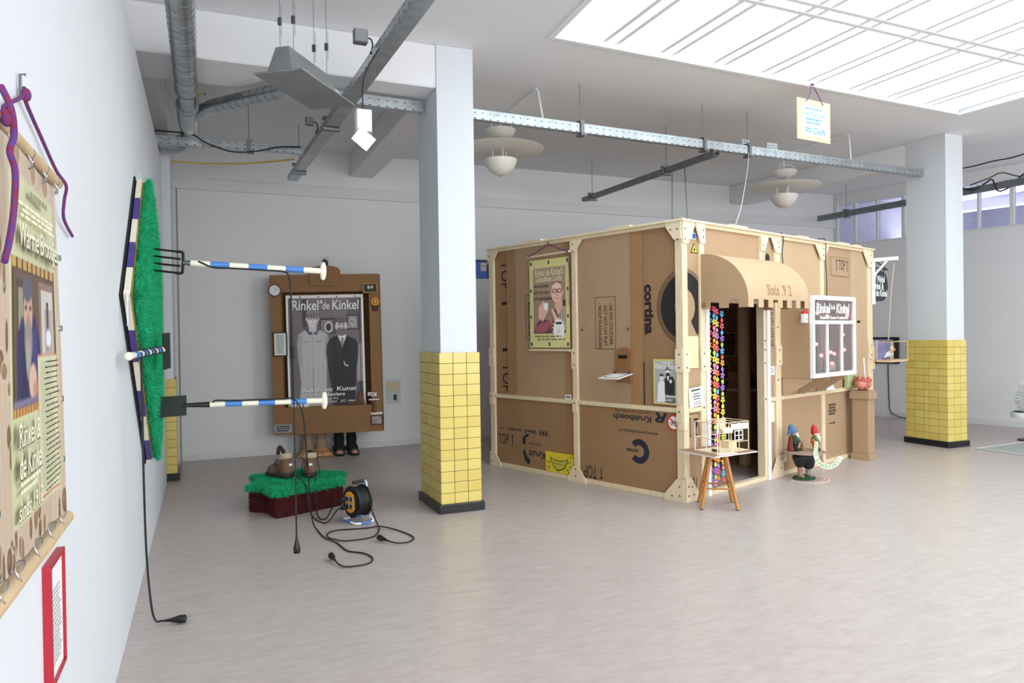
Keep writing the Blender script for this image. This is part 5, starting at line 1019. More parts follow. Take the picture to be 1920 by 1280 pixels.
# front print
FT(qE, '- NE PAS COUCHER', 1.645, 1.70, h=0.05, w=0.50, rot=-h90, off=-0.0205, bold=0.012); FT(qE, '- DO NOT LAY FLAT', 1.725, 1.70, h=0.05, w=0.50, rot=-h90, off=-0.0205, bold=0.012)
MB().box(1.592, 1.755, 1.495, 1.499, -0.0211, -0.0205).build('printed_bar', INK, qE, m=FF)
outline(qB, 0.095, 0.28, 0.50, 0.85, FF, -0.0205, 0.006); MB().box(0.125, 0.135, 0.63, 0.80, -0.0211, -0.0205).build('printed_symbol', INK, qB, m=FF)
MB().prism([(0.19, 0.80), (0.26, 0.80), (0.255, 0.73), (0.232, 0.70), (0.23, 0.65), (0.255, 0.63), (0.195, 0.63), (0.22, 0.65), (0.218, 0.70), (0.195, 0.73)], -0.0211, -0.0205).build('printed_symbol', INK, qB, m=FF); MB().box(0.11, 0.15, 0.625, 0.632, -0.0211, -0.0205).build('printed_symbol', INK, qB, m=FF); MB().box(0.11, 0.15, 0.80, 0.807, -0.0211, -0.0205).build('printed_symbol', INK, qB, m=FF)
FT(qB, 'TOP', 0.17, 0.14, h=0.155, w=0.15, rot=math.pi, off=-0.0205)
MB().prism([(3.16, 2.345), (3.665, 2.345), (3.665, 2.585), (3.145, 2.585)], -0.022, -0.014).build('flap', CARD, qH, m=FF); outline(qH, 3.16, 3.665, 2.345, 2.585, FF, -0.0133, 0.006, CARDEDGE)
FT(qH, 'TOP', 3.46, 2.49, h=0.135, w=0.19, off=-0.0132); arrow(qH, 3.31, 2.485, 0.15, FF, -0.0132); arrow(qH, 3.61, 2.485, 0.15, FF, -0.0132)
print_lines(qK, 3.06, 3.28, 0.585, 0.735, 4, M('faded_ink', (74, 62, 50), 0.8), m=FF, off=-0.0205, fill=0.7)
arrow(qK, 3.165, 0.485, 0.17, FF, -0.0205, h90)
MB().box(3.90, 4.0, 1.745, 1.78, -0.0176, -0.0172).build('hand_hole', INK, qI, m=FF)
# ---- awning
NA = 20; th = np.linspace(0, math.pi / 2, NA + 1); prof = [(0.52 * math.sin(a), 1.965 + 0.465 * math.cos(a)) for a in th]
U0, U1 = 0.315, 1.50; q = MB()
v = [(U0, z, o) for o, z in prof] + [(U1, z, o) for o, z in prof] + [(U0, z - 0.006, o - 0.006) for o, z in prof] + [(U1, z - 0.006, o - 0.006) for o, z in prof]; k = NA + 1; f = []
for i in range(NA): f += [(i, i + 1, k + i + 1, k + i), (2 * k + i, 3 * k + i, 3 * k + i + 1, 2 * k + i + 1)]
f += [(0, k, 3 * k, 2 * k), (NA, 2 * k + NA, 3 * k + NA, k + NA)] + [(i, 2 * k + i, 2 * k + i + 1, i + 1) for i in range(NA)] + [(k + i, k + i + 1, 3 * k + i + 1, 3 * k + i) for i in range(NA)]
q.add(v, f); aw = q.build('awning_top', CARD_L, kt, m=FF, smooth=True)
tabs = [(0.0, 0.105), (0.205, 0.31), (0.42, 0.52)]
for uu in (U0, U1):
    q = MB(); pts = [(o, z) for o, z in prof]
    for a, b in tabs[::-1]: pts += [(b, 1.885), (a, 1.885)] + ([(a, 1.965)] if a > 0 else []) + ([(tabs[tabs.index((a, b)) - 1][1], 1.965)] if a > 0 else [])
    q.prism(pts, 0, 0.007); q.build('awning_side', CARD, kt, m=FF @ frame((uu, 0, 0), (0, 0, 1), (0, 1, 0), (-1, 0, 0)) if uu == U0 else FF @ frame((uu + 0.007, 0, 0), (0, 0, 1), (0, 1, 0), (-1, 0, 0)))
n = 7; w_ = (U1 - U0) / (2 * n - 1)
for i in range(n): MB().box(U0 + 2 * i * w_, U0 + 2 * i * w_ + w_, 1.885, 1.965, 0.514, 0.52).build('valance_tab', CARD_L, kt, m=FF)
tv, tf = text_geo('Sinds 1912', 0.02, 0.15); tv = tv.copy(); sx = 0.47 / np.ptp(tv[:, 0]); sy = 0.125 / np.ptp(tv[:, 1]); q = MB()
def onarc(a, b): s = math.radians(78) - b / 0.5; return (a, 1.965 + 0.4665 * math.cos(s), 0.5215 * math.sin(s))
q.add([onarc(0.91 + x * sx, y * sy) for x, y, _ in tv], tf); q.build('embossed_lettering', M('cardboard_embossing', (150, 118, 84), 0.9), aw, m=FF)
MB().cyl((0.36, 1.925, 0.01), (0.36, 1.925, 0.03), 0.022, n=14).build('knob', M('brass'), kt, m=FF @ T(-0.045, 0, 0.02)); 
# ---- projecting shop window
W0, W1, Z0, Z1, D = 1.875, 2.955, 1.125, 2.045, 0.37
MB().box(W0, W0 + 0.008, Z0, Z1, 0, D - 0.03).build('window_box_side', CARD, kt, m=FF); MB().box(W1 - 0.008, W1, Z0, Z1, 0, D - 0.03).build('window_box_side', CARD, kt, m=FF)
MB().box(W0 + 0.008, W1 - 0.008, Z0, Z0 + 0.008, 0, D - 0.03).build('window_box_base', CARD, kt, m=FF); MB().box(W0 + 0.008, W1 - 0.008, Z1 - 0.008, Z1, 0, D - 0.03).build('window_box_top', CARD_L, kt, m=FF)
MB().box(W0 + 0.01, W1 - 0.01, Z0, Z1, -0.12, -0.11).build('window_box_back', M('grey_card', (150, 142, 138), 0.9), kt, m=FF)  # added back panel, its grey stands in for reflections on the glass
q = MB(); b = 0.048
for r_ in ((W0, W1, Z1 - b, Z1), (W0, W1, Z0, Z0 + b), (W0, W0 + b, Z0 + b, Z1 - b), (W1 - b, W1, Z0 + b, Z1 - b), (W0 + b, W1 - b, 1.725, 1.765)): q.box(*r_, D - 0.03, D + 0.006)
wf = q.build('window_frame', WHITEP, kt, m=FF)
for uu in (2.235, 2.60): MB().box(uu - 0.016, uu + 0.016, Z0 + b, 1.725, D - 0.025, D + 0.004).build('glazing_bar', WHITEP, kt, m=FF)
GLS = glass_mat('shop_window_glass', (236, 232, 232), 0.16, 0.03)
ug = MB().box(W0 + b, W1 - b, 1.765, Z1 - b, D - 0.016, D - 0.012).build('pane', GLS, kt, m=FF)
for a, c in ((W0 + b, 2.219), (2.251, 2.584), (2.616, W1 - b)): MB().box(a, c, Z0 + b, 1.725, D - 0.016, D - 0.012).build('pane', GLS, kt, m=FF)
FT(ug, 'Rinkel', 2.16, 1.905, WHITEINK, w=0.34, h=0.115, off=D - 0.0105, bold=0.03, shear=0.1); FT(ug, '& de', 2.40, 1.92, WHITEINK, w=0.10, h=0.055, off=D - 0.0105, bold=0.03); FT(ug, 'Kinkel', 2.65, 1.905, WHITEINK, w=0.34, h=0.115, off=D - 0.0105, bold=0.03, shear=0.1)
FT(ug, 'Kwaliteit Kunst Kruideniers', 2.43, 1.80, WHITEINK, w=0.70, h=0.036, off=D - 0.0105, bold=0.025, shear=0.1)
for uu in (1.91, 2.33, 2.75):
    MB().prism([(0.004, 0.915), (0.05, 0.915), (D - 0.03, 1.095), (D - 0.03, 1.124), (0.004, 1.124)], 0, 0.02).build('window_bracket', CARD_L, kt, m=FF @ frame((uu, 0, 0), (0, 0, 1), (0, 1, 0), (-1, 0, 0)))
# things behind the window glass
PK = M('lit_pink_bulb', (255, 140, 138), 0.4, emit=3.5)
t = thing('light_string', 'string of glowing pink bulbs hanging behind the shop window', 'light string', FFW)
bl = [(1.96, 1.80, .31), (2.14, 1.85, .30), (2.10, 1.50, .30), (2.20, 1.37, .31), (2.46, 1.27, .31), (2.45, 1.40, .30), (2.52, 1.38, .31), (2.75, 1.60, .31), (2.78, 1.42, .31), (2.38, 1.82, .30), (2.80, 1.92, .31), (2.87, 1.83, .31), (2.00, 1.66, .31)]
for i, (a, c, o) in enumerate(bl):
    MB().ball((a, c, o), 0.022, 8).build('bulb', PK, t, m=None, smooth=True)
MB().tube(spline([(a, c + 0.022, o) for a, c, o in sorted(bl)], 4), 0.003, 5).build('wire', BLACK, t, smooth=True)
t = thing('window_figurine', 'small cream animal figurine standing inside the shop window', 'figurine', FFW @ T(2.46, Z0 + 0.012, 0.30))
sdf('body', M('cream_ceramic', (226, 222, 196), 0.4), t, lambda P: smin(smin(s_ell(P, (0, 0.075, 0), (0.07, 0.03, 0.03)), s_ell(P, (0.075, 0.115, 0), (0.025, 0.025, 0.02)), 0.03), np.minimum(np.minimum(s_cap(P, (-0.05, 0.06, 0.015), (-0.06, 0.0, 0.015), 0.012), s_cap(P, (0.05, 0.06, 0.015), (0.05, 0, 0.015), 0.012)), s_cap(P, (-0.065, 0.08, 0), (-0.10, 0.13, 0), 0.008)), 0.015), (-0.13, -0.015, -0.05), (0.12, 0.16, 0.05), 34)
t = thing('white_balloon', 'pale round balloon at the left edge inside shop window', 'balloon', FFW @ T(1.995, 1.40, 0.235)); MB().ball((0, 0, 0), 0.095, 16).build('globe', M('balloon_white', (222, 232, 238), 0.3), t, smooth=True); MB().cyl((0, -0.11, 0), (0, -0.29, 0), 0.004, n=6).build('stick', PAPER, t)
t = thing('red_bottle', 'slim dark red bottle behind the shop window glass', 'bottle', FFW @ T(2.30, Z0 + 0.012, 0.30)); MB().lathe([(0.0005, 0), (0.022, 0), (0.022, 0.15), (0.009, 0.2), (0.009, 0.26), (0.0005, 0.262)], 14, Matrix.Rotation(R(-90), 4, 'X')).build('glass_body', M('dark_red_glass', (120, 20, 36), 0.2), t, smooth=True); MB().cyl((0, 0.25, 0), (0, 0.285, 0), 0.011, n=10).build('cap', M('red_cap', (160, 30, 40), 0.4), t)
# inside the kiosk
def inn(name, label, cat, x, y, z): return thing(name, label, cat, KM @ T(x, y, z), 'things inside the dark kiosk')
t = inn('cardboard_tube', 'tall brown cardboard tube standing inside the kiosk doorway', 'tube', 2.12, 0.62, 0); MB().cyl((0, 0, 0), (0, 0, 2.684), 0.075, n=24).build('tube_wall', CARD, t, smooth=True); MB().cyl((0, 0, 0.0), (0, 0, 0.03), 0.085, n=24).build('foot_ring', CARD_D, t, smooth=True)
for v_, z_, w2, h2, l in ((2.25, 1.46, 0.19, 0.19, 'square framed picture on the inner kiosk wall'), (2.45, 1.02, 0.26, 0.13, 'wide framed picture on the inner kiosk wall')):
    t = thing('inner_picture', l, 'picture', KM @ left(4.319, v_, z_), 'things inside the dark kiosk'); pic_frame(t, w2, h2, 0.02, PINE2, inner=M('sepia_print', (120, 100, 74), 0.7, var=(8, 0.4)))
t = inn('shop_counter', 'low cardboard shop counter inside the dark kiosk', 'counter', 3.3, 1.3, 0); kb = MB().box(-0.45, 0.45, -0.3, 0.3, 0, 0.85).build('counter_body', CARD_D, t); MB().box(-0.5, 0.5, -0.34, 0.34, 0.851, 0.88).build('counter_top', PINE, t)
t = inn('cardboard_box', 'closed cardboard box on the counter inside kiosk', 'box', 3.15, 1.25, 0.881); MB().box(-0.18, 0.18, -0.14, 0.14, 0, 0.22).build('box_body', CARD, t, bevel=0.003); MB().box(-0.18, 0.18, -0.025, 0.025, 0.2205, 0.222).build('tape', TAPE, t)
t = inn('flower_vase', 'vase with dried orange flowers inside the kiosk', 'vase', 3.0, 1.05, 0.881); MB().lathe([(0.0005, 0), (0.05, 0), (0.065, 0.08), (0.03, 0.16), (0.035, 0.18), (0.0005, 0.178)], 16).build('pot', M('dark_pot'), t, smooth=True)
for i in range(6): a = i * 1.05; MB().ball((0.07 * math.cos(a), 0.07 * math.sin(a), 0.26 + 0.02 * (i % 3)), 0.03, 8).build('blossom', M('dried_orange', (190, 120, 70), 0.8), t, smooth=True)
t = inn('black_easel', 'thin black crossed stand inside the kiosk doorway', 'stand', 2.35, 1.15, 0)
for a, b_ in (((-0.3, 0, 0), (0.25, 0, 1.0)), ((0.3, 0, 0), (-0.25, 0, 1.0)), ((0, 0.3, 0), (0, 0, 0.95))): MB().cyl(a, b_, 0.011, n=8).build('leg', BLACK, t, smooth=True)

# ================================================================== BEAD CURTAIN
t = thing('bead_curtain', 'flower bead curtain in bright colours hanging in the kiosk doorway', 'curtain', KM @ T(0.44, 0.05, 0))
bc = [(250, 100, 130), (250, 170, 70), (205, 240, 90), (100, 190, 245), (165, 120, 220), (252, 228, 100), (245, 90, 100), (170, 220, 110), (225, 150, 190), (250, 130, 60)]
BM = [M('bead_colour_%s' % 'abcdefghij'[i], c_, 0.4) for i, c_ in enumerate(bc)]
fl = []
def flower_mesh(mat):
    q = MB(); pts = []
    for i in range(40):
        a = i / 40 * 2 * math.pi; pts.append(((0.029 + 0.010 * math.cos(5 * a)) * math.cos(a), (0.029 + 0.010 * math.cos(5 * a)) * math.sin(a)))
    q.prism(pts, -0.004, 0.004); return q.build('flower', mat, t)
F_ = {}; B_ = {}; core = None
for s in range(5):
    xs = (0.045, 0.10, 0.165, 0.235, 0.31)[s]; dz = (0.0, 0.006, -0.012, -0.035, -0.06)[s]; yy = (0.0, 0.012, 0.0, 0.012, 0.0)[s]
    MB().cyl((xs, yy, 0.05), (xs, yy, 1.985), 0.0016, n=5).build('strand', BLACK, t)
    zz = 1.90 + dz; k = 0
    while zz > 0.09:
        ci = (k * 3 + (s // 2) * (2 if k % 3 else 0) + (s == 4) * 3 + (k * s) // 7) % 10; k += 1
        m = front(xs, yy, zz) @ RZ(random.uniform(0, 1.2))
        if ci not in F_: o = flower_mesh(BM[ci]); o.matrix_local = m; F_[ci] = o
        else: share(F_[ci], 'flower', t, m)
        if core is None: core = MB().cyl((0, 0, 0.0042), (0, 0, 0.006), 0.009, n=10).build('flower_centre', BLACK, t); core.matrix_local = m
        else: share(core, 'flower_centre', t, m)
        m = front(xs, yy, zz - 0.066); cj = (ci + 3) % 10
        if cj not in B_: o = MB().cyl((0, 0, -0.003), (0, 0, 0.003), 0.023, n=16).build('disc_bead', BM[cj], t); o.matrix_local = m; B_[cj] = o
        else: share(B_[cj], 'disc_bead', t, m)
        zz -= 0.128

# ================================================================== THINGS FIXED ON THE KIOSK
def on_left(name, label, cat, v, z, off=-0.014, group=None): return thing(name, label, cat, LFW @ T(-v, z, off), group)
def on_front(name, label, cat, u, z, off=-0.012, group=None): return thing(name, label, cat, FFW @ T(u, z, off), group)
# baked air poster
t = on_left('scroll_poster', 'yellow bordered scroll poster of man with glasses on kiosk side', 'poster', 1.845, 2.03, 0.004)
cv = Canvas(380, 335, 678, 995, 96, 160, (188, 183, 122)); cv.grad((196, 192, 140), lambda X, Y: (Y - 335) / 900, 0.6)
cv.rect(408, 398, 650, 890, (148, 122, 104)); cv.grad((112, 92, 78), lambda X, Y: ((X > 408) & (X < 650) & (Y > 398) & (Y < 890)) * (Y - 420) / 700, 0.5)
cv.poly([(408, 888), (420, 830), (470, 780), (540, 800), (552, 888)], (50, 44, 66), soft=4)
cv.poly([(548, 890), (556, 760), (575, 690), (612, 660), (650, 640), (650, 890)], (48, 42, 58), soft=3); cv.poly([(600, 760), (636, 690), (650, 690), (650, 860), (600, 860)], (150, 140, 132), soft=3)
cv.poly([(570, 640), (626, 640), (630, 700), (596, 760), (572, 700)], (196, 154, 134), soft=3)
cv.ell(586, 590, 41, 70, (206, 168, 150), soft=4); cv.ell(586, 538, 38, 34, (214, 182, 166), soft=6); cv.poly([(546, 560), (552, 515), (590, 497), (624, 520), (628, 570), (616, 530), (586, 512), (556, 530)], (124, 86, 64), soft=3)
for cx in (570, 606): cv.ell(cx, 576, 19, 17, (30, 26, 28)); cv.ell(cx, 576, 13, 11, (196, 166, 152))
cv.line([(586, 574), (592, 574)], 6, (30, 26, 28)); cv.poly([(588, 580), (598, 612), (580, 614)], (184, 140, 124), soft=3); cv.line([(574, 634), (604, 634)], 5, (150, 86, 84)); cv.ell(630, 590, 7, 16, (190, 146, 128))
cv.poly([(445, 770), (450, 690), (480, 650), (515, 660), (520, 720), (480, 800)], (204, 164, 146), soft=3); cv.rect(490, 660, 520, 710, (226, 230, 226)); cv.rect(494, 646, 516, 660, (120, 116, 116)); cv.poly([(545, 710), (556, 706), (600, 790), (570, 812)], (206, 166, 148), soft=2)
for i in range(7): cv.line([(420 + i * 12, 880), (470 + i * 13, 800)], 3, (214, 110, 110)); cv.line([(420, 830 + i * 8), (545, 800 + i * 12)], 3, (190, 96, 100))
cv.ell(598, 862, 40, 76, (226, 226, 190), soft=3); [cv.line([(598, 862), (598 + 48 * math.cos(a), 862 + 88 * math.sin(a))], 5, (232, 226, 140)) for a in np.linspace(0, 6.28, 18)]; cv.ell(598, 862, 36, 70, (232, 234, 214), soft=2); cv.rect(578, 820, 618, 910, (206, 212, 212)); cv.rect(576, 806, 620, 822, (44, 48, 66)); cv.rect(582, 846, 614, 900, (236, 238, 234))
[cv.line([(586, 852 + i * 9), (610, 852 + i * 9)], 3, (130, 130, 130)) for i in range(5)]
cv.noise(0.02); cv.build('printed_sheet', t, 0.66, 1.03, 0, -0.015, 0.004, gain=1.45)
SX = lambda X: (X - 529) / 298 * 0.66; SY = lambda Y: -(Y - 665) / 660 * 1.03 - 0.015
PY = M('poster_pale_yellow_ink', (232, 226, 178), 0.7)
lettering(t, "Rinkel de Kinkel's", SX(530), SY(432), PY, w=0.47, h=0.085, off=0.0055, bold=0.012, shear=0.1); lettering(t, 'Gebakken Lucht', SX(528), SY(480), PY, w=0.44, h=0.075, off=0.0055, bold=0.012, shear=0.1)
for s, X, Y, w in (('PAS COUCHER', 470, 535, 0.25), ('NOT LAY  FLAT', 474, 583, 0.26), ('CHT FLACHLIEGEN', 480, 628, 0.31)): lettering(t, s, SX(X), SY(Y), INK, w=w, h=0.032, off=0.0055, bold=0.02)
print_lines(t, -0.27, 0.27, SY(945), SY(900), 2, M('olive_ink', (150, 146, 96), 0.7), off=0.0055, fill=0.6)
MB().cyl((-0.345, 0.545, 0.016), (0.345, 0.555, 0.016), 0.013, n=12).build('dowel', PINE, t, smooth=True); MB().cyl((-0.335, -0.56, 0.014), (0.335, -0.56, 0.014), 0.013, n=12).build('dowel', PINE, t, smooth=True)
MB().tube([(-0.32, 0.545, 0.03), (0.0, 0.66, 0.02), (0.01, 0.69, 0.02), (0.02, 0.66, 0.02), (0.33, 0.555, 0.03)], 0.006, 6).build('cord', ROPE, t, smooth=True); MB().tube(spline([(0.33, 0.57, 0.03), (0.345, 0.45, 0.03), (0.35, 0.2, 0.02), (0.345, -0.05, 0.02)]), 0.005, 6).build('cord_tail', ROPE, t, smooth=True)
for xx in (-0.30, 0.0, 0.30):
    for yy in (0.46, -0.49): MB().box(xx - 0.008, xx + 0.008, yy - 0.02, yy + 0.02, 0.004, 0.01, RZ(0)).build('clip', IRON, t)
for yy in (0.14, -0.17):
    for xx in (-0.305, 0.305): MB().box(xx - 0.007, xx + 0.007, yy - 0.018, yy + 0.018, 0.004, 0.01).build('clip', IRON, t)
# two men poster
t = on_left('small_poster', 'small yellow edged poster of two men on the kiosk corner', 'poster', 0.222, 1.165)
cv = Canvas(1297, 135, 1490, 475, 60, 100, (184, 176, 100)); cv.rect(1309, 147, 1480, 465, (150, 152, 150)); cv.grad((112, 116, 118), lambda X, Y: ((X > 1309) & (X < 1480) & (Y > 147) & (Y < 465)) * (Y - 147) / 500, 0.7)
cv.poly([(1325, 460), (1332, 330), (1345, 300), (1380, 298), (1392, 330), (1390, 460)], (196, 198, 198), soft=3); cv.ell(1362, 275, 16, 22, (196, 190, 184), soft=3); cv.ell(1362, 256, 18, 10, (46, 44, 44), soft=2)
cv.poly([(1388, 460), (1384, 290), (1400, 262), (1450, 264), (1466, 300), (1462, 460)], (30, 30, 32), soft=3); cv.ell(1411, 234, 19, 27, (200, 190, 182), soft=3); cv.ell(1411, 252, 18, 17, (40, 36, 36), soft=3); cv.poly([(1390, 225), (1394, 200), (1408, 188), (1428, 204), (1432, 226), (1411, 212)], (26, 24, 26), soft=2); cv.poly([(1404, 264), (1420, 264), (1412, 300)], (230, 230, 228), soft=1); cv.ell(1432, 300, 10, 14, (200, 188, 180), soft=2)
cv.noise(0.03); cv.build('printed_sheet', t, 0.30, 0.45, 0, 0, 0.002, gain=1.5); lettering(t, 'Kinkel & Rinkel', 0.0, 0.155, WHITEINK, w=0.25, h=0.055, off=0.0035, bold=0.015, shear=0.1); print_lines(t, -0.05, 0.11, 0.185, 0.2, 1, WHITEINK, off=0.0035)
lettering(t, 'Kruideniers', 0.03, -0.14, WHITEINK, w=0.2, h=0.035, off=0.0035, bold=0.02, shear=0.1); print_lines(t, -0.12, 0.10, -0.195, -0.165, 2, WHITEINK, off=0.0035)
# wooden board with tray
t = on_left('wooden_notice_holder', 'wooden wall board with a white sheet on folding tray', 'holder', 0.757, 1.32, -0.018)
OLDW = M('old_brown_wood', (142, 96, 58), 0.6, var=(8, 0.15), stretch=(6, 1.5, 6)); MB().prism([(-0.105, -0.18), (0.105, -0.18), (0.105, 0.15), (0.09, 0.165), (0.06, 0.165), (0.03, 0.18), (-0.03, 0.18), (-0.06, 0.165), (-0.09, 0.165), (-0.105, 0.15)], 0, 0.018).build('back_board', OLDW, t, bevel=0.003)
MB().box(-0.06, 0.06, 0.07, 0.105, 0.0182, 0.024).build('label_slot', IRON, t, bevel=0.002)
tm = T(0, -0.09, 0.02) @ Matrix.Rotation(R(100), 4, 'X'); MB().box(-0.14, 0.13, 0.0, 0.24, -0.004, 0.004).build('tray', WHITEP, t, m=tm); MB().box(-0.09, 0.09, 0.04, 0.19, -0.0055, -0.0042).build('sheet', PAPER, t, m=tm); q = MB()
for b in ((-0.10, 0.10, 0.19, 0.20), (-0.10, 0.10, 0.03, 0.04), (-0.10, -0.09, 0.04, 0.19), (0.09, 0.10, 0.04, 0.19)): q.box(*b, -0.006, -0.0042)
q.build('black_border', INK, t, m=tm)
for xx in (-0.1, 0.1): MB().cyl((xx, -0.085, 0.018), (xx, -0.07, 0.06), 0.006, n=8).build('hinge_pin', IRON, t)
# yellow grin board
t = on_left('grin_board', 'yellow board with a drawn grin at the kiosk foot', 'board', 1.735, 0.165, -0.016); YB = M('yellow_card', (224, 204, 40), 0.6, var=(3, 0.05)); MB().box(-0.225, 0.225, -0.11, 0.12, 0, 0.008).build('board', YB, t)
GR = M('dark_green_ink', (44, 74, 50), 0.7); up = [(x * 1.25, 0.07 - 0.08 * (1 - (x / 0.12) ** 2) ** 0.8 * 0.45) for x in np.linspace(-0.12, 0.12, 14)]; lo = [(x * 1.25, 0.07 - 0.155 * (1 - (x / 0.12) ** 2) ** 0.7) for x in np.linspace(0.12, -0.12, 14)]
MB().prism(up + lo, 0.0082, 0.009).build('grin_line', GR, t); MB().prism([(x * 0.86, y * 0.80 - 0.003) for x, y in up + lo], 0.0092, 0.0098).build('grin_teeth', M('grin_yellow', (206, 196, 70), 0.7), t)
q = MB(); [q.box(x - 0.0015, x + 0.0015, -0.06 + abs(x) * 0.5, 0.03, 0.0099, 0.0104) for x in np.linspace(-0.08, 0.08, 7)]; q.box(-0.09, 0.09, -0.012, -0.008, 0.0099, 0.0104); q.build('tooth_line', GR, t)['kind'] = 'stuff'
q = MB()
for x, y in ((-0.17, 0.0), (-0.17, -0.06), (-0.02, -0.09), (0.13, -0.06), (0.17, 0.03), (0.19, -0.02), (0.19, 0.09), (0.17, -0.09)): q.tube([(x - 0.02, y + 0.012, 0.009), (x - 0.01, y - 0.006, 0.009), (x + 0.008, y - 0.008, 0.009), (x + 0.02, y + 0.012, 0.009)], 0.004, 5)
q.build('small_grin', GR, t)['kind'] = 'stuff'
# no bicycles sign
t = on_left('prohibition_sign', 'round red prohibition sign for bicycles on kiosk side', 'sign', 0.135, 0.765, -0.02); RS = M('sign_red', (206, 40, 44), 0.4); MB().cyl((0, 0, 0), (0, 0, 0.004), 0.078, n=32).build('disc', PAPER, t, smooth=True)
q = MB(); q.lathe([(0.064, 0.0042), (0.079, 0.0042), (0.079, 0.0056), (0.064, 0.0056)], 32); q.build('red_ring', RS, t, smooth=True); MB().box(-0.065, 0.065, -0.006, 0.006, 0.0062, 0.007, RZ(R(-45))).build('red_slash', RS, t)
q = MB()
for x in (-0.026, 0.026): q.tube([(x + 0.017 * math.cos(a), -0.012 + 0.017 * math.sin(a), 0.005) for a in np.linspace(0, 6.28, 16, endpoint=False)], 0.0025, 4, closed=True)
q.tube([(-0.026, -0.012, 0.005), (-0.008, 0.02, 0.005), (0.02, 0.02, 0.005), (0.026, -0.012, 0.005)], 0.0025, 4); q.tube([(-0.008, 0.02, 0.005), (0.002, -0.012, 0.005), (0.02, 0.02, 0.005)], 0.0025, 4); q.build('bicycle_mark', INK, t)
t = on_left('barcode_label', 'white label with barcode above the side rail', 'label', 1.585, 0.94, -0.018); MB().box(-0.05, 0.05, -0.028, 0.028, 0, 0.001).build('sticker', PAPER, t); q = MB(); [q.box(-0.035 + i * 0.006, -0.032 + i * 0.006, -0.015, 0.015, 0.0012, 0.0018) for i in range(12)]; q.build('barcode', INKB, t)['kind'] = 'stuff'
# front cards
t = on_front('name_label', 'small white and blue label at the kiosk top corner', 'label', 0.165, 2.605, -0.019); MB().box(-0.095, 0.095, -0.03, 0.03, 0, 0.002).build('sticker', PAPER, t); MB().box(0.035, 0.088, -0.024, 0.024, 0.0022, 0.003).build('blue_field', M('label_blue', (40, 90, 170), 0.5), t); print_lines(t, -0.08, 0.02, -0.015, 0.02, 2, M('blue_ink', (60, 90, 150), 0.7), off=0.0032)
t = on_front('warning_triangle', 'yellow warning triangle below the white label', 'sign', 0.228, 2.478, -0.019); MB().prism([(-0.06, -0.04), (0.06, -0.04), (0, 0.06)], 0, 0.002).build('black_border', INK, t); MB().prism([(-0.046, -0.032), (0.046, -0.032), (0, 0.045)], 0.0021, 0.003).build('yellow_field', M('sign_yellow', (236, 206, 40), 0.5), t); MB().ball((0, -0.008, 0.0032), (0.014, 0.018, 0.0012), 8).build('symbol', INK, t)
t = on_front('green_sheet', 'pale green blank sheet pinned beside the doorway', 'paper', 0.175, 1.46, -0.018); MB().box(-0.10, 0.10, -0.155, 0.155, 0, 0.003).build('sheet', PALEGRN, t); print_lines(t, -0.085, 0.085, -0.13, 0.13, 14, M('pale_green_line', (196, 204, 150), 0.8), off=0.0042, fill=0.2); MB().box(-0.105, 0.105, -0.16, -0.155, 0, 0.006).build('edge_strip', PINE2, t)
t = on_front('opening_card', 'white lettered card standing on the rail beside doorway', 'card', 0.2, 1.006, 0.008); MB().box(-0.125, 0.125, -0.085, 0.105, 0, 0.005).build('card', PAPER, t); t.matrix_world = t.matrix_world @ RZ(R(4)); print_lines(t, -0.10, 0.10, 0.065, 0.095, 1, INK, off=0.0065, fill=0.6)
print_lines(t, -0.07, 0.07, -0.02, 0.055, 3, INK, off=0.0065, fill=0.4)
print_lines(t, -0.08, 0.08, -0.075, -0.03, 3, INK, off=0.0065, fill=0.35)
t = on_front('small_card', 'small white text card on narrow panel right of doorway', 'card', 1.67, 1.21, -0.019); MB().box(-0.08, 0.08, -0.05, 0.05, 0, 0.004).build('card', PAPER, t); print_lines(t, -0.065, 0.065, -0.035, 0.035, 4, M('blue_ink'), off=0.0055, fill=0.4)
t = on_front('pale_patch', 'pale cream sheet low on narrow panel right of doorway', 'paper', 1.67, 0.745, -0.019); MB().box(-0.07, 0.07, -0.11, 0.11, 0, 0.004).build('sheet', M('cream_paper', (228, 218, 190), 0.8), t); MB().box(-0.07, 0.07, -0.115, -0.11, 0, 0.006).build('edge_strip', PINE, t)
t = on_front('paper_bag', 'little white gift bag with red cords beside the shop window', 'bag', 1.845, 1.84, 0.30); MB().prism([(-0.055, -0.10), (0.055, -0.10), (0.05, 0.0), (-0.05, 0.0)], -0.02, 0.02).build('bag_body', PAPER, t, bevel=0.002); MB().box(-0.05, 0.05, 0.0, 0.03, -0.015, 0.015).build('red_tissue', M('red_tissue', (206, 40, 40), 0.7), t, bevel=0.004)
for s in (-1, 1): MB().tube([(s * 0.04, 0.02, 0.016), (s * 0.02, 0.09, 0.016), (0.02, 0.14, 0.0)], 0.004, 6).build('cord_handle', M('red_cord', (206, 50, 40), 0.6), t, smooth=True)
print_lines(t, -0.025, 0.025, -0.07, -0.05, 1, M('grey_ink'), off=0.022)
t = on_front('folded_card', 'white folded card on the ledge under the shop window', 'card', 3.02, 0.915, 0.0); MB().prism([(0.03, 0.0), (0.035, 0.0), (-0.02, 0.13), (-0.025, 0.13)], -0.11, 0.11).build('card', PAPER, t, m=frame((0, 0, 0), (0, 0, 1), (0, 1, 0), (-1, 0, 0)))
cable('hanging_lead', [tuple(FFW @ Vector(p)) for p in ((1.90, 2.78, 0.0), (1.915, 2.70, 0.02), (1.905, 2.55, 0.01), (1.92, 2.40, 0.01), (1.91, 2.25, 0.01), (1.905, 2.10, 0.012))], 0.005, 'thin cord hanging down the front over the awning end', k=6, cat='cord')
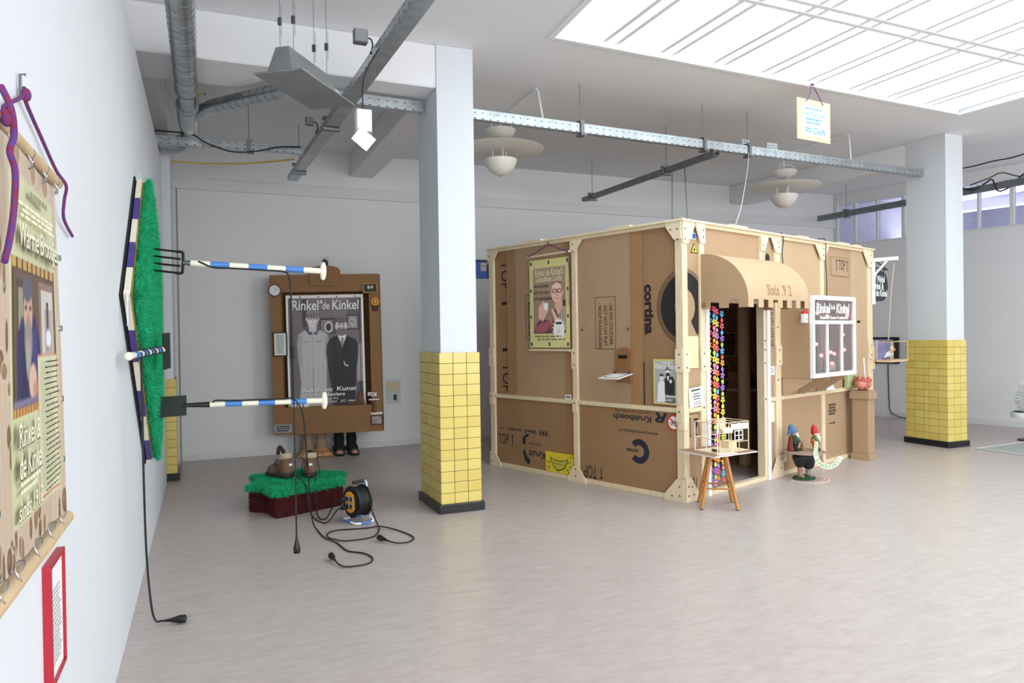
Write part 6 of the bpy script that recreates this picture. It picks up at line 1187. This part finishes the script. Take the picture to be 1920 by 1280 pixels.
cable('hanging_lead', [tuple(FFW @ Vector(p)) for p in ((2.80, 2.775, 0.0), (2.93, 2.78, 0.015), (2.955, 2.70, 0.022), (2.945, 2.5, 0.021), (2.965, 2.3, 0.021), (2.96, 2.06, 0.021))], 0.005, 'thin cord hanging down the front above the shop window', k=6, cat='cord')
# bracket, oval sign, bird cage
t = thing('gallows_bracket', 'white wooden bracket arm at the far front kiosk corner', 'bracket', KM @ T(4.352, 0.02, 2.0))
kx = lambda *b: MB().box(*b)
kx(-0.036, -0.002, -0.062, -0.026, 0.0, 0.62).build('wall_post', WHITEP, t, bevel=0.003); kx(-0.036, 0.0, -0.36, -0.026, 0.575, 0.625).build('arm', WHITEP, t, bevel=0.003); MB().tube([(-0.018, -0.06, 0.40), (-0.018, -0.22, 0.575)], 0.018, 4).build('brace', WHITEP, t)
t = thing('oval_shop_sign', 'black oval shop sign with white lettering on an iron bracket', 'sign', KM @ front(4.75, 0.075, 2.27))
ov = [(0.28 * math.copysign(abs(math.cos(a)) ** 0.75, math.cos(a)), 0.215 * math.copysign(abs(math.sin(a)) ** 0.85, math.sin(a))) for a in np.linspace(0, 2 * math.pi, 40, endpoint=False)]
MB().prism(ov, -0.012, 0.012).build('sign_board', M('black_enamel', (30, 28, 30), 0.35), t, bevel=0.003)
for s, y, x, w in (("d' Winkel", 0.10, 0.0, 0.34), ('Rinkel &', 0.0, -0.06, 0.38), ('de Kinkel', -0.10, 0.06, 0.38)): lettering(t, s, x, y, WHITEINK, w=w, h=0.10, off=0.0135, bold=0.03, shear=0.1)
MB().tube([(-0.38, 0.255, 0), (0.30, 0.24, 0)], 0.009, 8).build('iron_arm', IRON, t, smooth=True); MB().tube([(-0.38, 0.42, 0), (0.26, 0.25, 0)], 0.007, 8).build('iron_stay', IRON, t, smooth=True)
for xx in (-0.17, 0.17): MB().tube([(xx, 0.25, 0), (xx, 0.19, 0)], 0.006, 6).build('hanger', IRON, t)
MB().box(-0.396, -0.384, 0.2, 0.46, -0.02, 0.02).build('wall_plate', IRON, t)
cg = KM @ T(4.25, -0.28, 1.215)
t = thing('bird_cage', 'open wooden bird cage hanging on a rope from the bracket', 'cage', cg)
cw, cd, ch = 0.56, 0.2, 0.27
MB().box(0, cw, 0, cd, 0, 0.03).build('floor_tray', DOWEL, t, bevel=0.002)
for x, y in ((0, 0), (cw - 0.012, 0), (0, cd - 0.012), (cw - 0.012, cd - 0.012)): MB().box(x, x + 0.012, y, y + 0.012, 0.03, ch).build('corner_bar', DOWEL, t)
for b in ((0, cw, 0, 0.012), (0, cw, cd - 0.012, cd), (0, 0.012, 0.012, cd - 0.012), (cw - 0.012, cw, 0.012, cd - 0.012)): MB().box(b[0], b[1], b[2], b[3], ch, ch + 0.01).build('top_bar', DOWEL, t)
q = MB()
for i in range(17): x = 0.30 + 0.25 * i / 16; q.cyl((x, 0.006, 0.03), (x, 0.006, ch), 0.0011, n=4); q.cyl((x, cd - 0.006, 0.03), (x, cd - 0.006, ch), 0.0011, n=4)
for i in range(12): z = 0.04 + i * 0.02; q.cyl((0.29, 0.006, z), (cw, 0.006, z), 0.001, n=4); q.cyl((cw - 0.006, 0.01, z), (cw - 0.006, cd - 0.01, z), 0.001, n=4)
q.build('wire_mesh', STEEL_D, t)['kind'] = 'stuff'
rp_ = MB().tube([(0.12, -0.0, 1.36), (0.125, 0.05, 0.9), (0.13, 0.09, 0.30), (0.13, 0.1, 0.28)], 0.007, 6).build('rope', M('hemp_rope', (196, 176, 150), 0.9), t, smooth=True)
MB().box(0.10, 0.16, 0.0, cd, ch + 0.0105, ch + 0.02).build('hanging_bar', IRON, t)
t = thing('white_dove', 'pale grey dove figure sitting inside the bird cage', 'bird', KM @ T(4.44, -0.18, 1.247))
DV = M('dove_white', (216, 220, 224), 0.7, var=(30, 0.05))
sdf('body', DV, t, lambda P: smin(smin(smin(s_ell(P, (0, 0, 0.075), (0.075, 0.038, 0.042)), s_ell(P, (0.06, 0, 0.125), (0.026, 0.024, 0.045)), 0.03), s_ell(P, (0.072, 0, 0.168), (0.024, 0.02, 0.021)), 0.015), s_cap(P, (-0.06, 0, 0.07), (-0.17, 0, 0.03), 0.022, 0.008), 0.03), (-0.2, -0.05, 0.005), (0.11, 0.05, 0.2), 44)
MB().cyl((0.092, 0, 0.166), (0.116, 0, 0.158), 0.006, 0.001, n=8).build('beak', M('beak_dark', (70, 60, 60), 0.5), t, smooth=True); MB().box(-0.21, -0.13, -0.02, 0.02, 0.018, 0.026, None).build('tail_feathers', M('tail_black', (40, 40, 44), 0.7), t)
for s in (-1, 1): MB().ball((0.08, s * 0.018, 0.174), 0.003, 6).build('eye', BLACK, t); MB().cyl((0.01, s * 0.012, 0.04), (0.012, s * 0.012, 0.0), 0.003, n=6).build('leg', RS, t)
for i, (dx, dz, l) in enumerate(((0.05, 0.19, 'left one of the round wooden tags hanging in the cage'), (0.12, 0.17, 'lower middle one of the wooden tags hanging in the cage'), (0.17, 0.20, 'right one of the round wooden tags hanging in the cage'))):
    k = thing('wooden_tag', l, 'tag', KM @ T(4.25 + dx, -0.25, 1.215 + dz), 'wooden tags hanging in the bird cage'); MB().cyl((0, -0.003, -0.03), (0, 0.003, -0.03), 0.022, n=14).build('disc', M('tag_wood', (196, 140, 92), 0.6), k); MB().cyl((0, 0, -0.01), (0, 0, ch - dz), 0.0015, n=4).build('thread', STEEL_D, k)

# ================================================================== STOOL WITH SCALE MODEL
bm_ = KM @ T(0.097, -0.302, 0) @ RZ(R(-10.4))
t = thing('wooden_stool', 'wooden stool with round splayed legs in front of doorway', 'stool', bm_)
inv = bm_.inverted() @ KM; feet = [(-0.122, -0.272), (0.079, -0.528), (0.32, -0.317), (0.111, -0.079)]
ft = [inv @ Vector((x, y, 0)) for x, y in feet]; tops = [Vector((p.x * 0.42, p.y * 0.42, 0.505)) for p in ft]
for p, u in zip(ft, tops): MB().cyl(p, u, 0.0165, 0.019, n=14).build('leg', OAK, t, smooth=True)
for p, u in zip(ft, tops): MB().cyl(p, p + (u - p) * 0.012, 0.017, n=12).build('foot_cap', BLACK, t)
for i, z in ((0, 0.19), (1, 0.22), (2, 0.19), (3, 0.22)):
    a = ft[i].lerp(tops[i], z / 0.505); b = ft[(i + 1) % 4].lerp(tops[(i + 1) % 4], z / 0.505); MB().cyl(a, b, 0.0085, n=10).build('stretcher', OAK, t, smooth=True)
MB().cyl((0, 0, 0.492), (0, 0, 0.517), 0.15, n=28).build('seat', OAK, t, smooth=True)
b_ = thing('display_board', 'brown topped white edged board lying on the stool', 'board', bm_ @ T(0, 0, 0.5175)); MB().box(-0.28, 0.28, -0.235, 0.235, 0, 0.011).build('white_core', PAPER, b_); MB().box(-0.28, 0.28, -0.235, 0.235, 0.0112, 0.0135).build('brown_top', M('brown_hardboard', (150, 112, 92), 0.6), b_); MB().box(-0.20, 0.04, -0.225, -0.165, 0.0136, 0.0145).build('white_note', PAPER, b_)
md = thing('kiosk_model', 'small white and balsa stick model of kiosk on the stool', 'model', bm_ @ T(-0.16, -0.155, 0.5315)); s = 0.1; mw, mdp, mh = 0.42, 0.29, 0.272; BAL = M('balsa_stick', (226, 206, 170), 0.7)
MB().box(0, mw, 0, mdp, 0, 0.004).build('floor_sheet', PINE2, md)
for x, y in ((0, 0), (0.03, 0), (0.15, 0), (0.18, 0), (0.285, 0), (mw - 0.007, 0), (0, 0.14), (0, mdp - 0.007), (mw - 0.007, mdp - 0.007)): MB().box(x, x + 0.007, y, y + 0.007, 0.004, mh).build('stick_post', BAL if x else WHITEP, md)
for b in ((0, mw, 0, 0.007, mh), (0, mw, mdp - 0.007, mdp, mh), (0, 0.007, 0.007, mdp - 0.007, mh), (mw - 0.007, mw, 0.007, mdp - 0.007, mh), (0, 0.007, 0.007, mdp - 0.007, 0.125), (0.187, mw, 0, 0.006, 0.088), (0.14, 0.147, 0.007, mdp - 0.007, mh), (0.28, 0.287, 0.007, mdp - 0.007, mh), (0, mw, mdp - 0.006, mdp, 0.125)): MB().box(b[0], b[1], b[2], b[3], b[4], b[4] + 0.006).build('stick_rail', BAL, md)
q = MB(); pa = [(0.05 * math.sin(a), 0.19 + 0.048 * math.cos(a)) for a in np.linspace(0, math.pi / 2, 10)]
v = [(0.03, -o, z) for o, z in pa] + [(0.15, -o, z) for o, z in pa]; q.add(v, [(i, i + 1, 11 + i, 10 + i) for i in range(9)] + [(i + 10, i + 11, i + 1, i) for i in range(0)]); q.add([(0.03, 0, 0.19)] + [(0.03, -o, z) for o, z in pa], [tuple(range(11))]); q.build('awning', PINE2, md, smooth=True)
q = MB()
for b in ((0.187, 0.297, 0.196, 0.204), (0.187, 0.297, 0.11, 0.118), (0.187, 0.195, 0.118, 0.196), (0.289, 0.297, 0.118, 0.196), (0.238, 0.244, 0.118, 0.196), (0.195, 0.289, 0.154, 0.16)): q.box(b[0], b[1], -0.038, -0.032, b[2], b[3])
q.build('window', WHITEP, md); MB().box(0.19, mw - 0.008, 0.001, 0.004, 0.205, 0.262).build('card_wall', PAPER, md); MB().box(0.29, mw - 0.008, mdp - 0.006, mdp - 0.003, 0.13, 0.27).build('card_wall', PINE2, md); MB().box(0.30, 0.41, 0.14, 0.25, 0.004, 0.07).build('counter', BAL, md); MB().box(0.05, 0.06, 0.04, 0.12, 0.004, 0.03).build('bench', M('brown_wood_frame'), md)

# ================================================================== GNOME TABLE
gm = KM @ T(1.885, -0.25, 0)
t = thing('gnome_leg_table', 'round table on stubby legs in black shorts on grass base', 'table', gm @ RZ(R(-25)))
GRASS = M('painted_grass', (36, 78, 46), 0.7, var=(40, 0.4), bump=(60, 0.8)); LEGM = M('painted_skin_leg', (168, 128, 112), 0.5); SHORT = M('black_shorts', (26, 26, 28), 0.55)
sdf('grass_base', GRASS, t, lambda P: np.maximum(s_ell(P, (0, 0, 0.01), (0.125, 0.10, 0.035)) + 0.003 * np.sin(P[0] * 220) * np.sin(P[1] * 200), 0.001 - P[2]), (-0.14, -0.12, -0.002), (0.14, 0.12, 0.05), 44)
for s, mt in ((-1, LEGM), (1, M('grey_painted_leg', (150, 140, 136), 0.5))):
    sdf('leg', mt, t, lambda P: smin(s_cap(P, (s * 0.05, -0.005, 0.03), (s * 0.052, 0, 0.16), 0.024, 0.033), s_ell(P, (s * 0.052, -0.02, 0.035), (0.03, 0.05, 0.02)), 0.02), (s * 0.05 - 0.05, -0.09, 0.015), (s * 0.05 + 0.05, 0.05, 0.2), 30)
sdf('shorts', SHORT, t, lambda P: np.maximum(smin(s_ell(P, (0, 0, 0.245), (0.135, 0.10, 0.07)), np.minimum(s_cap(P, (-0.055, 0, 0.22), (-0.056, 0, 0.185), 0.06, 0.058), s_cap(P, (0.055, 0, 0.22), (0.058, 0, 0.165), 0.066, 0.066)), 0.03), P[2] - 0.296), (-0.16, -0.13, 0.08), (0.16, 0.13, 0.305), 44)
sdf('cuff', PAPER, t, lambda P: np.maximum(s_cap(P, (0.058, 0, 0.15), (0.058, 0, 0.17), 0.05), np.abs(P[2] - 0.125) - 0.02), (0.0, -0.06, 0.09), (0.12, 0.06, 0.16), 26)
MB().cyl((0, 0, 0.297), (0, 0, 0.311), 0.23, n=40).build('table_top', M('speckled_wood', (166, 140, 122), 0.6, var=(20, 0.2)), t, smooth=True)
for a in (2.6, 5.8): MB().tube(spline([(0.2 * math.cos(a), 0.2 * math.sin(a), 0.30), (0.19 * math.cos(a), 0.19 * math.sin(a), 0.25), (0.2 * math.cos(a), 0.2 * math.sin(a), 0.19)]), [0.012] * 6 + [0.014] * 7, 7).build('tassel', M('hemp_rope'), t, smooth=True)
def gnome(x, y, rz, s, label, hat, jacket, trousers, coat, bent):
    g = thing('garden_gnome', label, 'gnome', gm @ T(x, y, 0.3115) @ RZ(rz) @ Matrix.Scale(s, 4), 'garden gnomes on the round table')     # faces -y, 0.29 tall
    sdf('boots', M('gnome_boot', (30, 34, 30), 0.4), g, lambda P: np.minimum(s_ell(P, (-0.028, -0.02, 0.018), (0.022, 0.042, 0.018)), s_ell(P, (0.028, -0.02, 0.018), (0.022, 0.042, 0.018))), (-0.06, -0.07, -0.001), (0.06, 0.03, 0.04), 26)
    sdf('trousers', trousers, g, lambda P: smin(np.minimum(s_cap(P, (-0.027, 0.0, 0.03), (-0.026, 0, 0.09), 0.026, 0.032), s_cap(P, (0.027, 0.0, 0.03), (0.026, 0, 0.09), 0.026, 0.032)), s_ell(P, (0, 0, 0.095), (0.052, 0.044, 0.03)), 0.02), (-0.07, -0.06, 0.01), (0.07, 0.06, 0.13), 28)
    sdf('jacket', jacket, g, lambda P: smin(smin(s_ell(P, (0, 0, 0.13), (0.05, 0.046, 0.055)), s_cap(P, (-0.045, 0, 0.155), (-0.055, -0.035, 0.115), 0.02, 0.016), 0.02), s_cap(P, (0.045, 0, 0.155), (0.05, -0.045, 0.13), 0.02, 0.016), 0.02), (-0.09, -0.08, 0.07), (0.09, 0.06, 0.20), 32)
    MB().lathe([(0.047, 0.095), (0.051, 0.098), (0.051, 0.108), (0.047, 0.111)], 20).build('belt', M('gnome_belt', (70, 44, 24), 0.5), g, smooth=True)
    for sx in (-1, 1): MB().ball((sx * 0.053, -0.045 if sx < 0 else -0.055, 0.113 if sx < 0 else 0.13), 0.014, 8).build('hand', M('gnome_skin', (224, 172, 148), 0.5), g, smooth=True)
    sdf('head', M('gnome_skin'), g, lambda P: np.minimum(smin(s_ell(P, (0, -0.005, 0.2), (0.036, 0.036, 0.036)), s_ell(P, (0, -0.044, 0.2), (0.011, 0.014, 0.010)), 0.008), np.minimum(s_ell(P, (-0.037, 0, 0.2), (0.008, 0.01, 0.013)), s_ell(P, (0.037, 0, 0.2), (0.008, 0.01, 0.013)))), (-0.055, -0.065, 0.155), (0.055, 0.04, 0.245), 34)
    sdf('beard', M('gnome_beard', (232, 232, 230), 0.7), g, lambda P: np.maximum(smin(s_ell(P, (0, -0.028, 0.165), (0.038, 0.024, 0.045)), s_cap(P, (0, -0.035, 0.15), (0, -0.05, 0.115), 0.022, 0.008), 0.02), -s_ell(P, (0, -0.045, 0.203), (0.028, 0.03, 0.022))), (-0.055, -0.08, 0.09), (0.055, 0.01, 0.23), 32)
    for sx in (-1, 1): MB().ball((sx * 0.013, -0.036, 0.212), 0.0045, 6).build('eye', BLACK, g)
    sdf('hat', hat, g, lambda P: np.maximum(smin(s_cap(P, (0, 0.006, 0.222), (0.0, 0.012 + bent * 0.4, 0.265), 0.043, 0.03), s_cap(P, (0, 0.012 + bent * 0.4, 0.265), (0.005, 0.02 + bent, 0.295 - bent * 2.2), 0.027, 0.012), 0.02), 0.208 + 0.25 * (P[1] < -9) - P[2] - 0.6 * np.maximum(P[1], 0)), (-0.06, -0.05, 0.15), (0.06, 0.09, 0.31), 32)
    if coat: sdf('cape', coat, g, lambda P: np.maximum(s_cap(P, (0, 0.03, 0.02), (0, 0.028, 0.15), 0.05, 0.034), -s_cap(P, (0, -0.02, 0.0), (0, -0.015, 0.2), 0.072, 0.058)), (-0.08, -0.05, 0.0), (0.08, 0.1, 0.22), 30)
    else: sdf('bag', M('gnome_bag', (170, 100, 50), 0.6), g, lambda P: s_ell(P, (-0.05, 0.02, 0.115), (0.02, 0.03, 0.035)), (-0.08, -0.02, 0.07), (-0.02, 0.06, 0.16), 18)
    return g
gnome(-0.075, 0.075, R(62), 1.0, 'garden gnome with blue cap and white beard on round table', M('gnome_blue', (74, 112, 158), 0.5), M('gnome_dark_green', (54, 82, 62), 0.5), M('gnome_black', (26, 34, 30), 0.45), M('gnome_red_cape', (122, 48, 42), 0.6), 0.05)
gnome(0.095, -0.085, R(30), 0.95, 'garden gnome with red cap and orange trousers on round table', M('gnome_red', (184, 32, 44), 0.5), M('gnome_olive', (96, 110, 62), 0.5), M('gnome_orange', (206, 118, 50), 0.5), None, 0.0)
k = thing('gnome_bottle', 'tiny brown bottle standing between the two gnomes', 'bottle', gm @ T(0.0, 0.02, 0.3115)); MB().lathe([(0.0005, 0), (0.016, 0), (0.017, 0.06), (0.007, 0.085), (0.007, 0.11), (0.0005, 0.111)], 14).build('glass_body', M('brown_glass', (120, 76, 40), 0.25), k, smooth=True); MB().cyl((0, 0, 0.111), (0, 0, 0.118), 0.008, n=10).build('cap', M('tag_wood'), k)
# curved letter signs
um = gm @ frame((-0.02, -0.287, 0.32), (0.78, -0.626, 0), (0, 0, 1), (-0.626, -0.78, 0))
t = thing('kabouters_sign', 'curved pale sign with green letters leaning on the gnome table', 'sign', um)
q = MB(); r0, r1 = 0.115, 0.165; A0, A1 = R(172), R(345); n = 40; vs = []; fs = []
for zz_ in (-0.003, 0.003):
    for rr_ in (r0, r1): vs += [(rr_ * math.cos(a) , rr_ * math.sin(a) * 1.05 + (0.05 if False else 0), zz_) for a in np.linspace(A0, A1, n)]
for i in range(n - 1): fs += [(2 * n + i, 2 * n + i + 1, 3 * n + i + 1, 3 * n + i)[::-1], (i, i + 1, n + i + 1, n + i), (n + i, n + i + 1, 3 * n + i + 1, 3 * n + i), (i, 2 * n + i, 2 * n + i + 1, i + 1)]
q.add(vs, fs); q.build('curved_board', M('pale_sign', (226, 232, 208), 0.6), t, smooth=True)
MB().prism([(-0.163, 0.02), (-0.115, 0.02), (-0.112, 0.13), (-0.15, 0.13)], -0.003, 0.003).build('upright_board', M('pale_sign'), t)
GL = M('leaf_green_ink', (110, 170, 100), 0.6)
for i, ch_ in enumerate('KABOUTERS!'):
    a = R(212) + i * R(13.2); lettering(t, ch_, 0.14 * math.cos(a), 0.147 * math.sin(a), GL, h=0.036, rot=a + math.pi / 2, off=0.0042, bold=0.02)
for i in range(7): MB().box(-0.018, 0.018, -0.004, 0.004, 0.0032, 0.0042, T(-0.136, 0.115 - i * 0.022 + (0 if i < 6 else 0), 0) @ RZ(R(25))).build('letter_mark', GL, t)
t = thing('floor_letter_band', 'curved pink lettered band lying on floor around grass base', 'sign', gm @ T(0.0, -0.02, 0.0)); q = MB(); vs = []; fs = []; A0, A1 = R(165), R(415); n = 44
for zz_ in (0.001, 0.004):
    for rr_ in (0.185, 0.245): vs += [(rr_ * math.cos(a), rr_ * math.sin(a), zz_) for a in np.linspace(A0, A1, n)]
for i in range(n - 1): fs += [(2 * n + i, 3 * n + i, 3 * n + i + 1, 2 * n + i + 1), (i, i + 1, n + i + 1, n + i), (n + i, n + i + 1, 3 * n + i + 1, 3 * n + i), (i, 2 * n + i, 2 * n + i + 1, i + 1)]
q.add(vs, fs); q.build('band', M('pink_sign', (232, 206, 202), 0.6), t); 
for i in range(14):
    a = R(180) + i * R(15); MB().box(-0.012, 0.012, -0.018, 0.018, 0.0043, 0.005, T(0.215 * math.cos(a), 0.215 * math.sin(a), 0) @ RZ(a)).build('letter_mark', M('pink_ink', (196, 110, 112), 0.7), t)

# ================================================================== PEDESTAL WITH SHELL
pm = KM @ T(3.625, -0.17, 0)
t = thing('cardboard_pedestal', 'square brown cardboard pedestal below the pink shell', 'pedestal', pm)
MB().box(-0.117, 0.117, -0.117, 0.117, 0, 0.075).build('base', CARD, t, bevel=0.002); MB().box(-0.098, 0.098, -0.098, 0.098, 0.0755, 0.775).build('shaft', CARD, t, bevel=0.002); MB().box(-0.122, 0.122, -0.122, 0.122, 0.7755, 0.855).build('capital', CARD, t, bevel=0.002); MB().box(-0.11, 0.11, -0.11, 0.11, 0.8555, 0.878).build('top_slab', CARD, t, bevel=0.002)
kk_ = thing('pedestal_note', 'white printed note hanging on the pedestal side', 'note', pm @ wallL(0.099, 0.0, 0.55)); MB().box(-0.09, 0.09, -0.19, 0.2, 0, 0.003).build('sheet', PAPER, kk_); MB().box(-0.03, 0.03, 0.06, 0.12, 0.0032, 0.004).build('photo', M('dark_print'), kk_); print_lines(kk_, -0.07, 0.07, -0.15, 0.04, 9, M('grey_ink'), off=0.0045)
t = thing('conch_shell', 'large pink conch shell with ridged spire on the pedestal', 'shell', pm @ T(0, 0, 0.8785))
SH = M('pink_shell', (214, 140, 122), 0.4, var=(10, 0.15)); sdf('shell_body', SH, t, lambda P: np.maximum(smin(s_ell(P, (0.0, 0, 0.085), (0.135, 0.095, 0.085)), s_ell(P, (0.12, 0.0, 0.10), (0.06, 0.05, 0.05)), 0.05), -s_ell(P, (0.03, -0.02, 0.15), (0.12, 0.07, 0.085))), (-0.17, -0.12, -0.004), (0.20, 0.12, 0.19), 48)
q = MB(); rs_ = random.Random(5)
for i in range(60):
    a = rs_.uniform(1.9, 4.4); zz_ = rs_.uniform(0.03, 0.17); q.ball(((0.125) * math.cos(a) * (0.8 + 0.6 * zz_), 0.09 * math.sin(a), zz_), rs_.uniform(0.012, 0.022), 6)
q.build('spire_knobs', M('dark_pink_shell', (186, 104, 88), 0.45), t, smooth=True)['kind'] = 'stuff'
k = thing('white_dipper', 'long white dipper stick standing in the pink shell', 'stick', pm @ T(0.02, -0.02, 0.955)); MB().cyl((0, 0, 0), (-0.045, 0.0, 0.32), 0.011, 0.009, n=10).build('stick', WHITEP, k, smooth=True); MB().ball((-0.046, 0, 0.325), 0.014, 8).build('tip', WHITEP, k, smooth=True)
k = thing('red_berry', 'red berry on the rim of the pink shell', 'berry', pm @ T(0.10, -0.04, 1.0)); MB().ball((0, 0, 0), (0.03, 0.028, 0.026), 10).build('fruit', M('berry_red', (206, 50, 54), 0.4), k, smooth=True); MB().cyl((0, 0, 0.02), (0.004, 0, 0.04), 0.003, n=6).build('stem', GR, k)
k = thing('green_carton', 'pale green carton behind the pink shell on ledge', 'carton', KM @ T(3.55, -0.02, 0.94)); MB().box(-0.09, 0.09, -0.03, 0.018, -0.026, 0.15).build('carton_body', M('pale_green_carton', (176, 192, 140), 0.7), k, bevel=0.003); MB().box(-0.05, 0.05, -0.0312, -0.0302, 0.05, 0.10).build('carton_label', M('pale_label', (206, 214, 180), 0.7), k)

# ================================================================== FAR RIGHT
t = thing('wall_screen', 'black framed screen showing a pale scene on the right wall', 'screen', RW @ T(0.83, 1.26, 0.001))
MB().box(-0.40, 0.40, -0.25, 0.25, 0, 0.04).build('bezel', BLACK, t, bevel=0.006); MB().box(-0.375, 0.29, -0.205, 0.205, 0.0405, 0.042).build('display', M('screen_image', (150, 152, 196), 0.3, var=(5, 0.25), emit=0.25), t)
cable('power_cable', [tuple(RW @ Vector(p)) for p in ((1.02, 1.0, 0.02), (1.02, 0.6, 0.01), (1.03, 0.3, 0.012), (1.06, 0.12, 0.03), (1.2, 0.03, 0.05), (1.4, 0.008, 0.06), (1.6, 0.008, 0.05))], 0.008, 'black cable hanging from the wall screen to the floor')
t = thing('floor_mat', 'grey rectangular floor mat with white edge lines at right', 'mat', (9.755, 6.6, 0)); 
MB().prism([(0, 0), (0.0, -1.25), (1.6, -1.2), (1.6, 0.1)], 0.0005, 0.006).build('mat_sheet', M('grey_mat', (162, 168, 166), 0.7, var=(6, 0.05)), t)
for p in ([(0, 0), (1.6, 0.1), (1.6, 0.14), (-0.01, 0.035)], [(0, 0.03), (0, -1.25), (-0.035, -1.25), (-0.035, 0.03)], [(0.0, -0.62), (1.6, -0.55), (1.6, -0.58), (0, -0.65)]): MB().prism(p, 0.0062, 0.007).build('edge_line', PAPER, t)
t = thing('fluffy_planter', 'white fluffy plant in a round green topped bowl at right edge', 'planter', (11.05, 6.75, 0))
MB().cyl((0, 0, 0), (0, 0, 0.02), 0.13, n=24).build('foot', M('plum_foot', (92, 44, 62), 0.6), t, smooth=True); MB().cyl((0, 0, 0.02), (0, 0, 0.34), 0.02, n=12).build('stem', STEEL, t, smooth=True)
MB().lathe([(0.0005, 0.33), (0.2, 0.335), (0.215, 0.36), (0.215, 0.42), (0.2, 0.42), (0.2, 0.40), (0.0005, 0.40)], 30).build('bowl', WHITEP, t, smooth=True)
th_ = rng.uniform(0, 6.28, 2500); ra = 0.19 * np.sqrt(rng.random(2500)); fur('moss', M('moss_green', (66, 96, 56), 0.9), t, np.column_stack([ra * np.cos(th_), ra * np.sin(th_), 0.40 * np.ones(2500)]), np.tile([0, 0, 1.0], (2500, 1)), 0.03, 0.003, 21, 0.0, 0.6)
u = rng.standard_normal((9000, 3)); u /= np.linalg.norm(u, axis=1)[:, None]; fur('white_fluff', M('white_fluff', (246, 246, 242), 0.9), t, u * np.array([0.06, 0.06, 0.12]) + np.array([0, 0, 0.64]), u, 0.13, 0.005, 22, 0.15, 1.0); MB().ball((0, 0, 0.63), (0.05, 0.05, 0.11), 12).build('fluff_core', M('white_fluff'), t, smooth=True); MB().cyl((0, 0, 0.40), (0, 0, 0.5), 0.03, n=10).build('trunk', OAK, t, smooth=True)
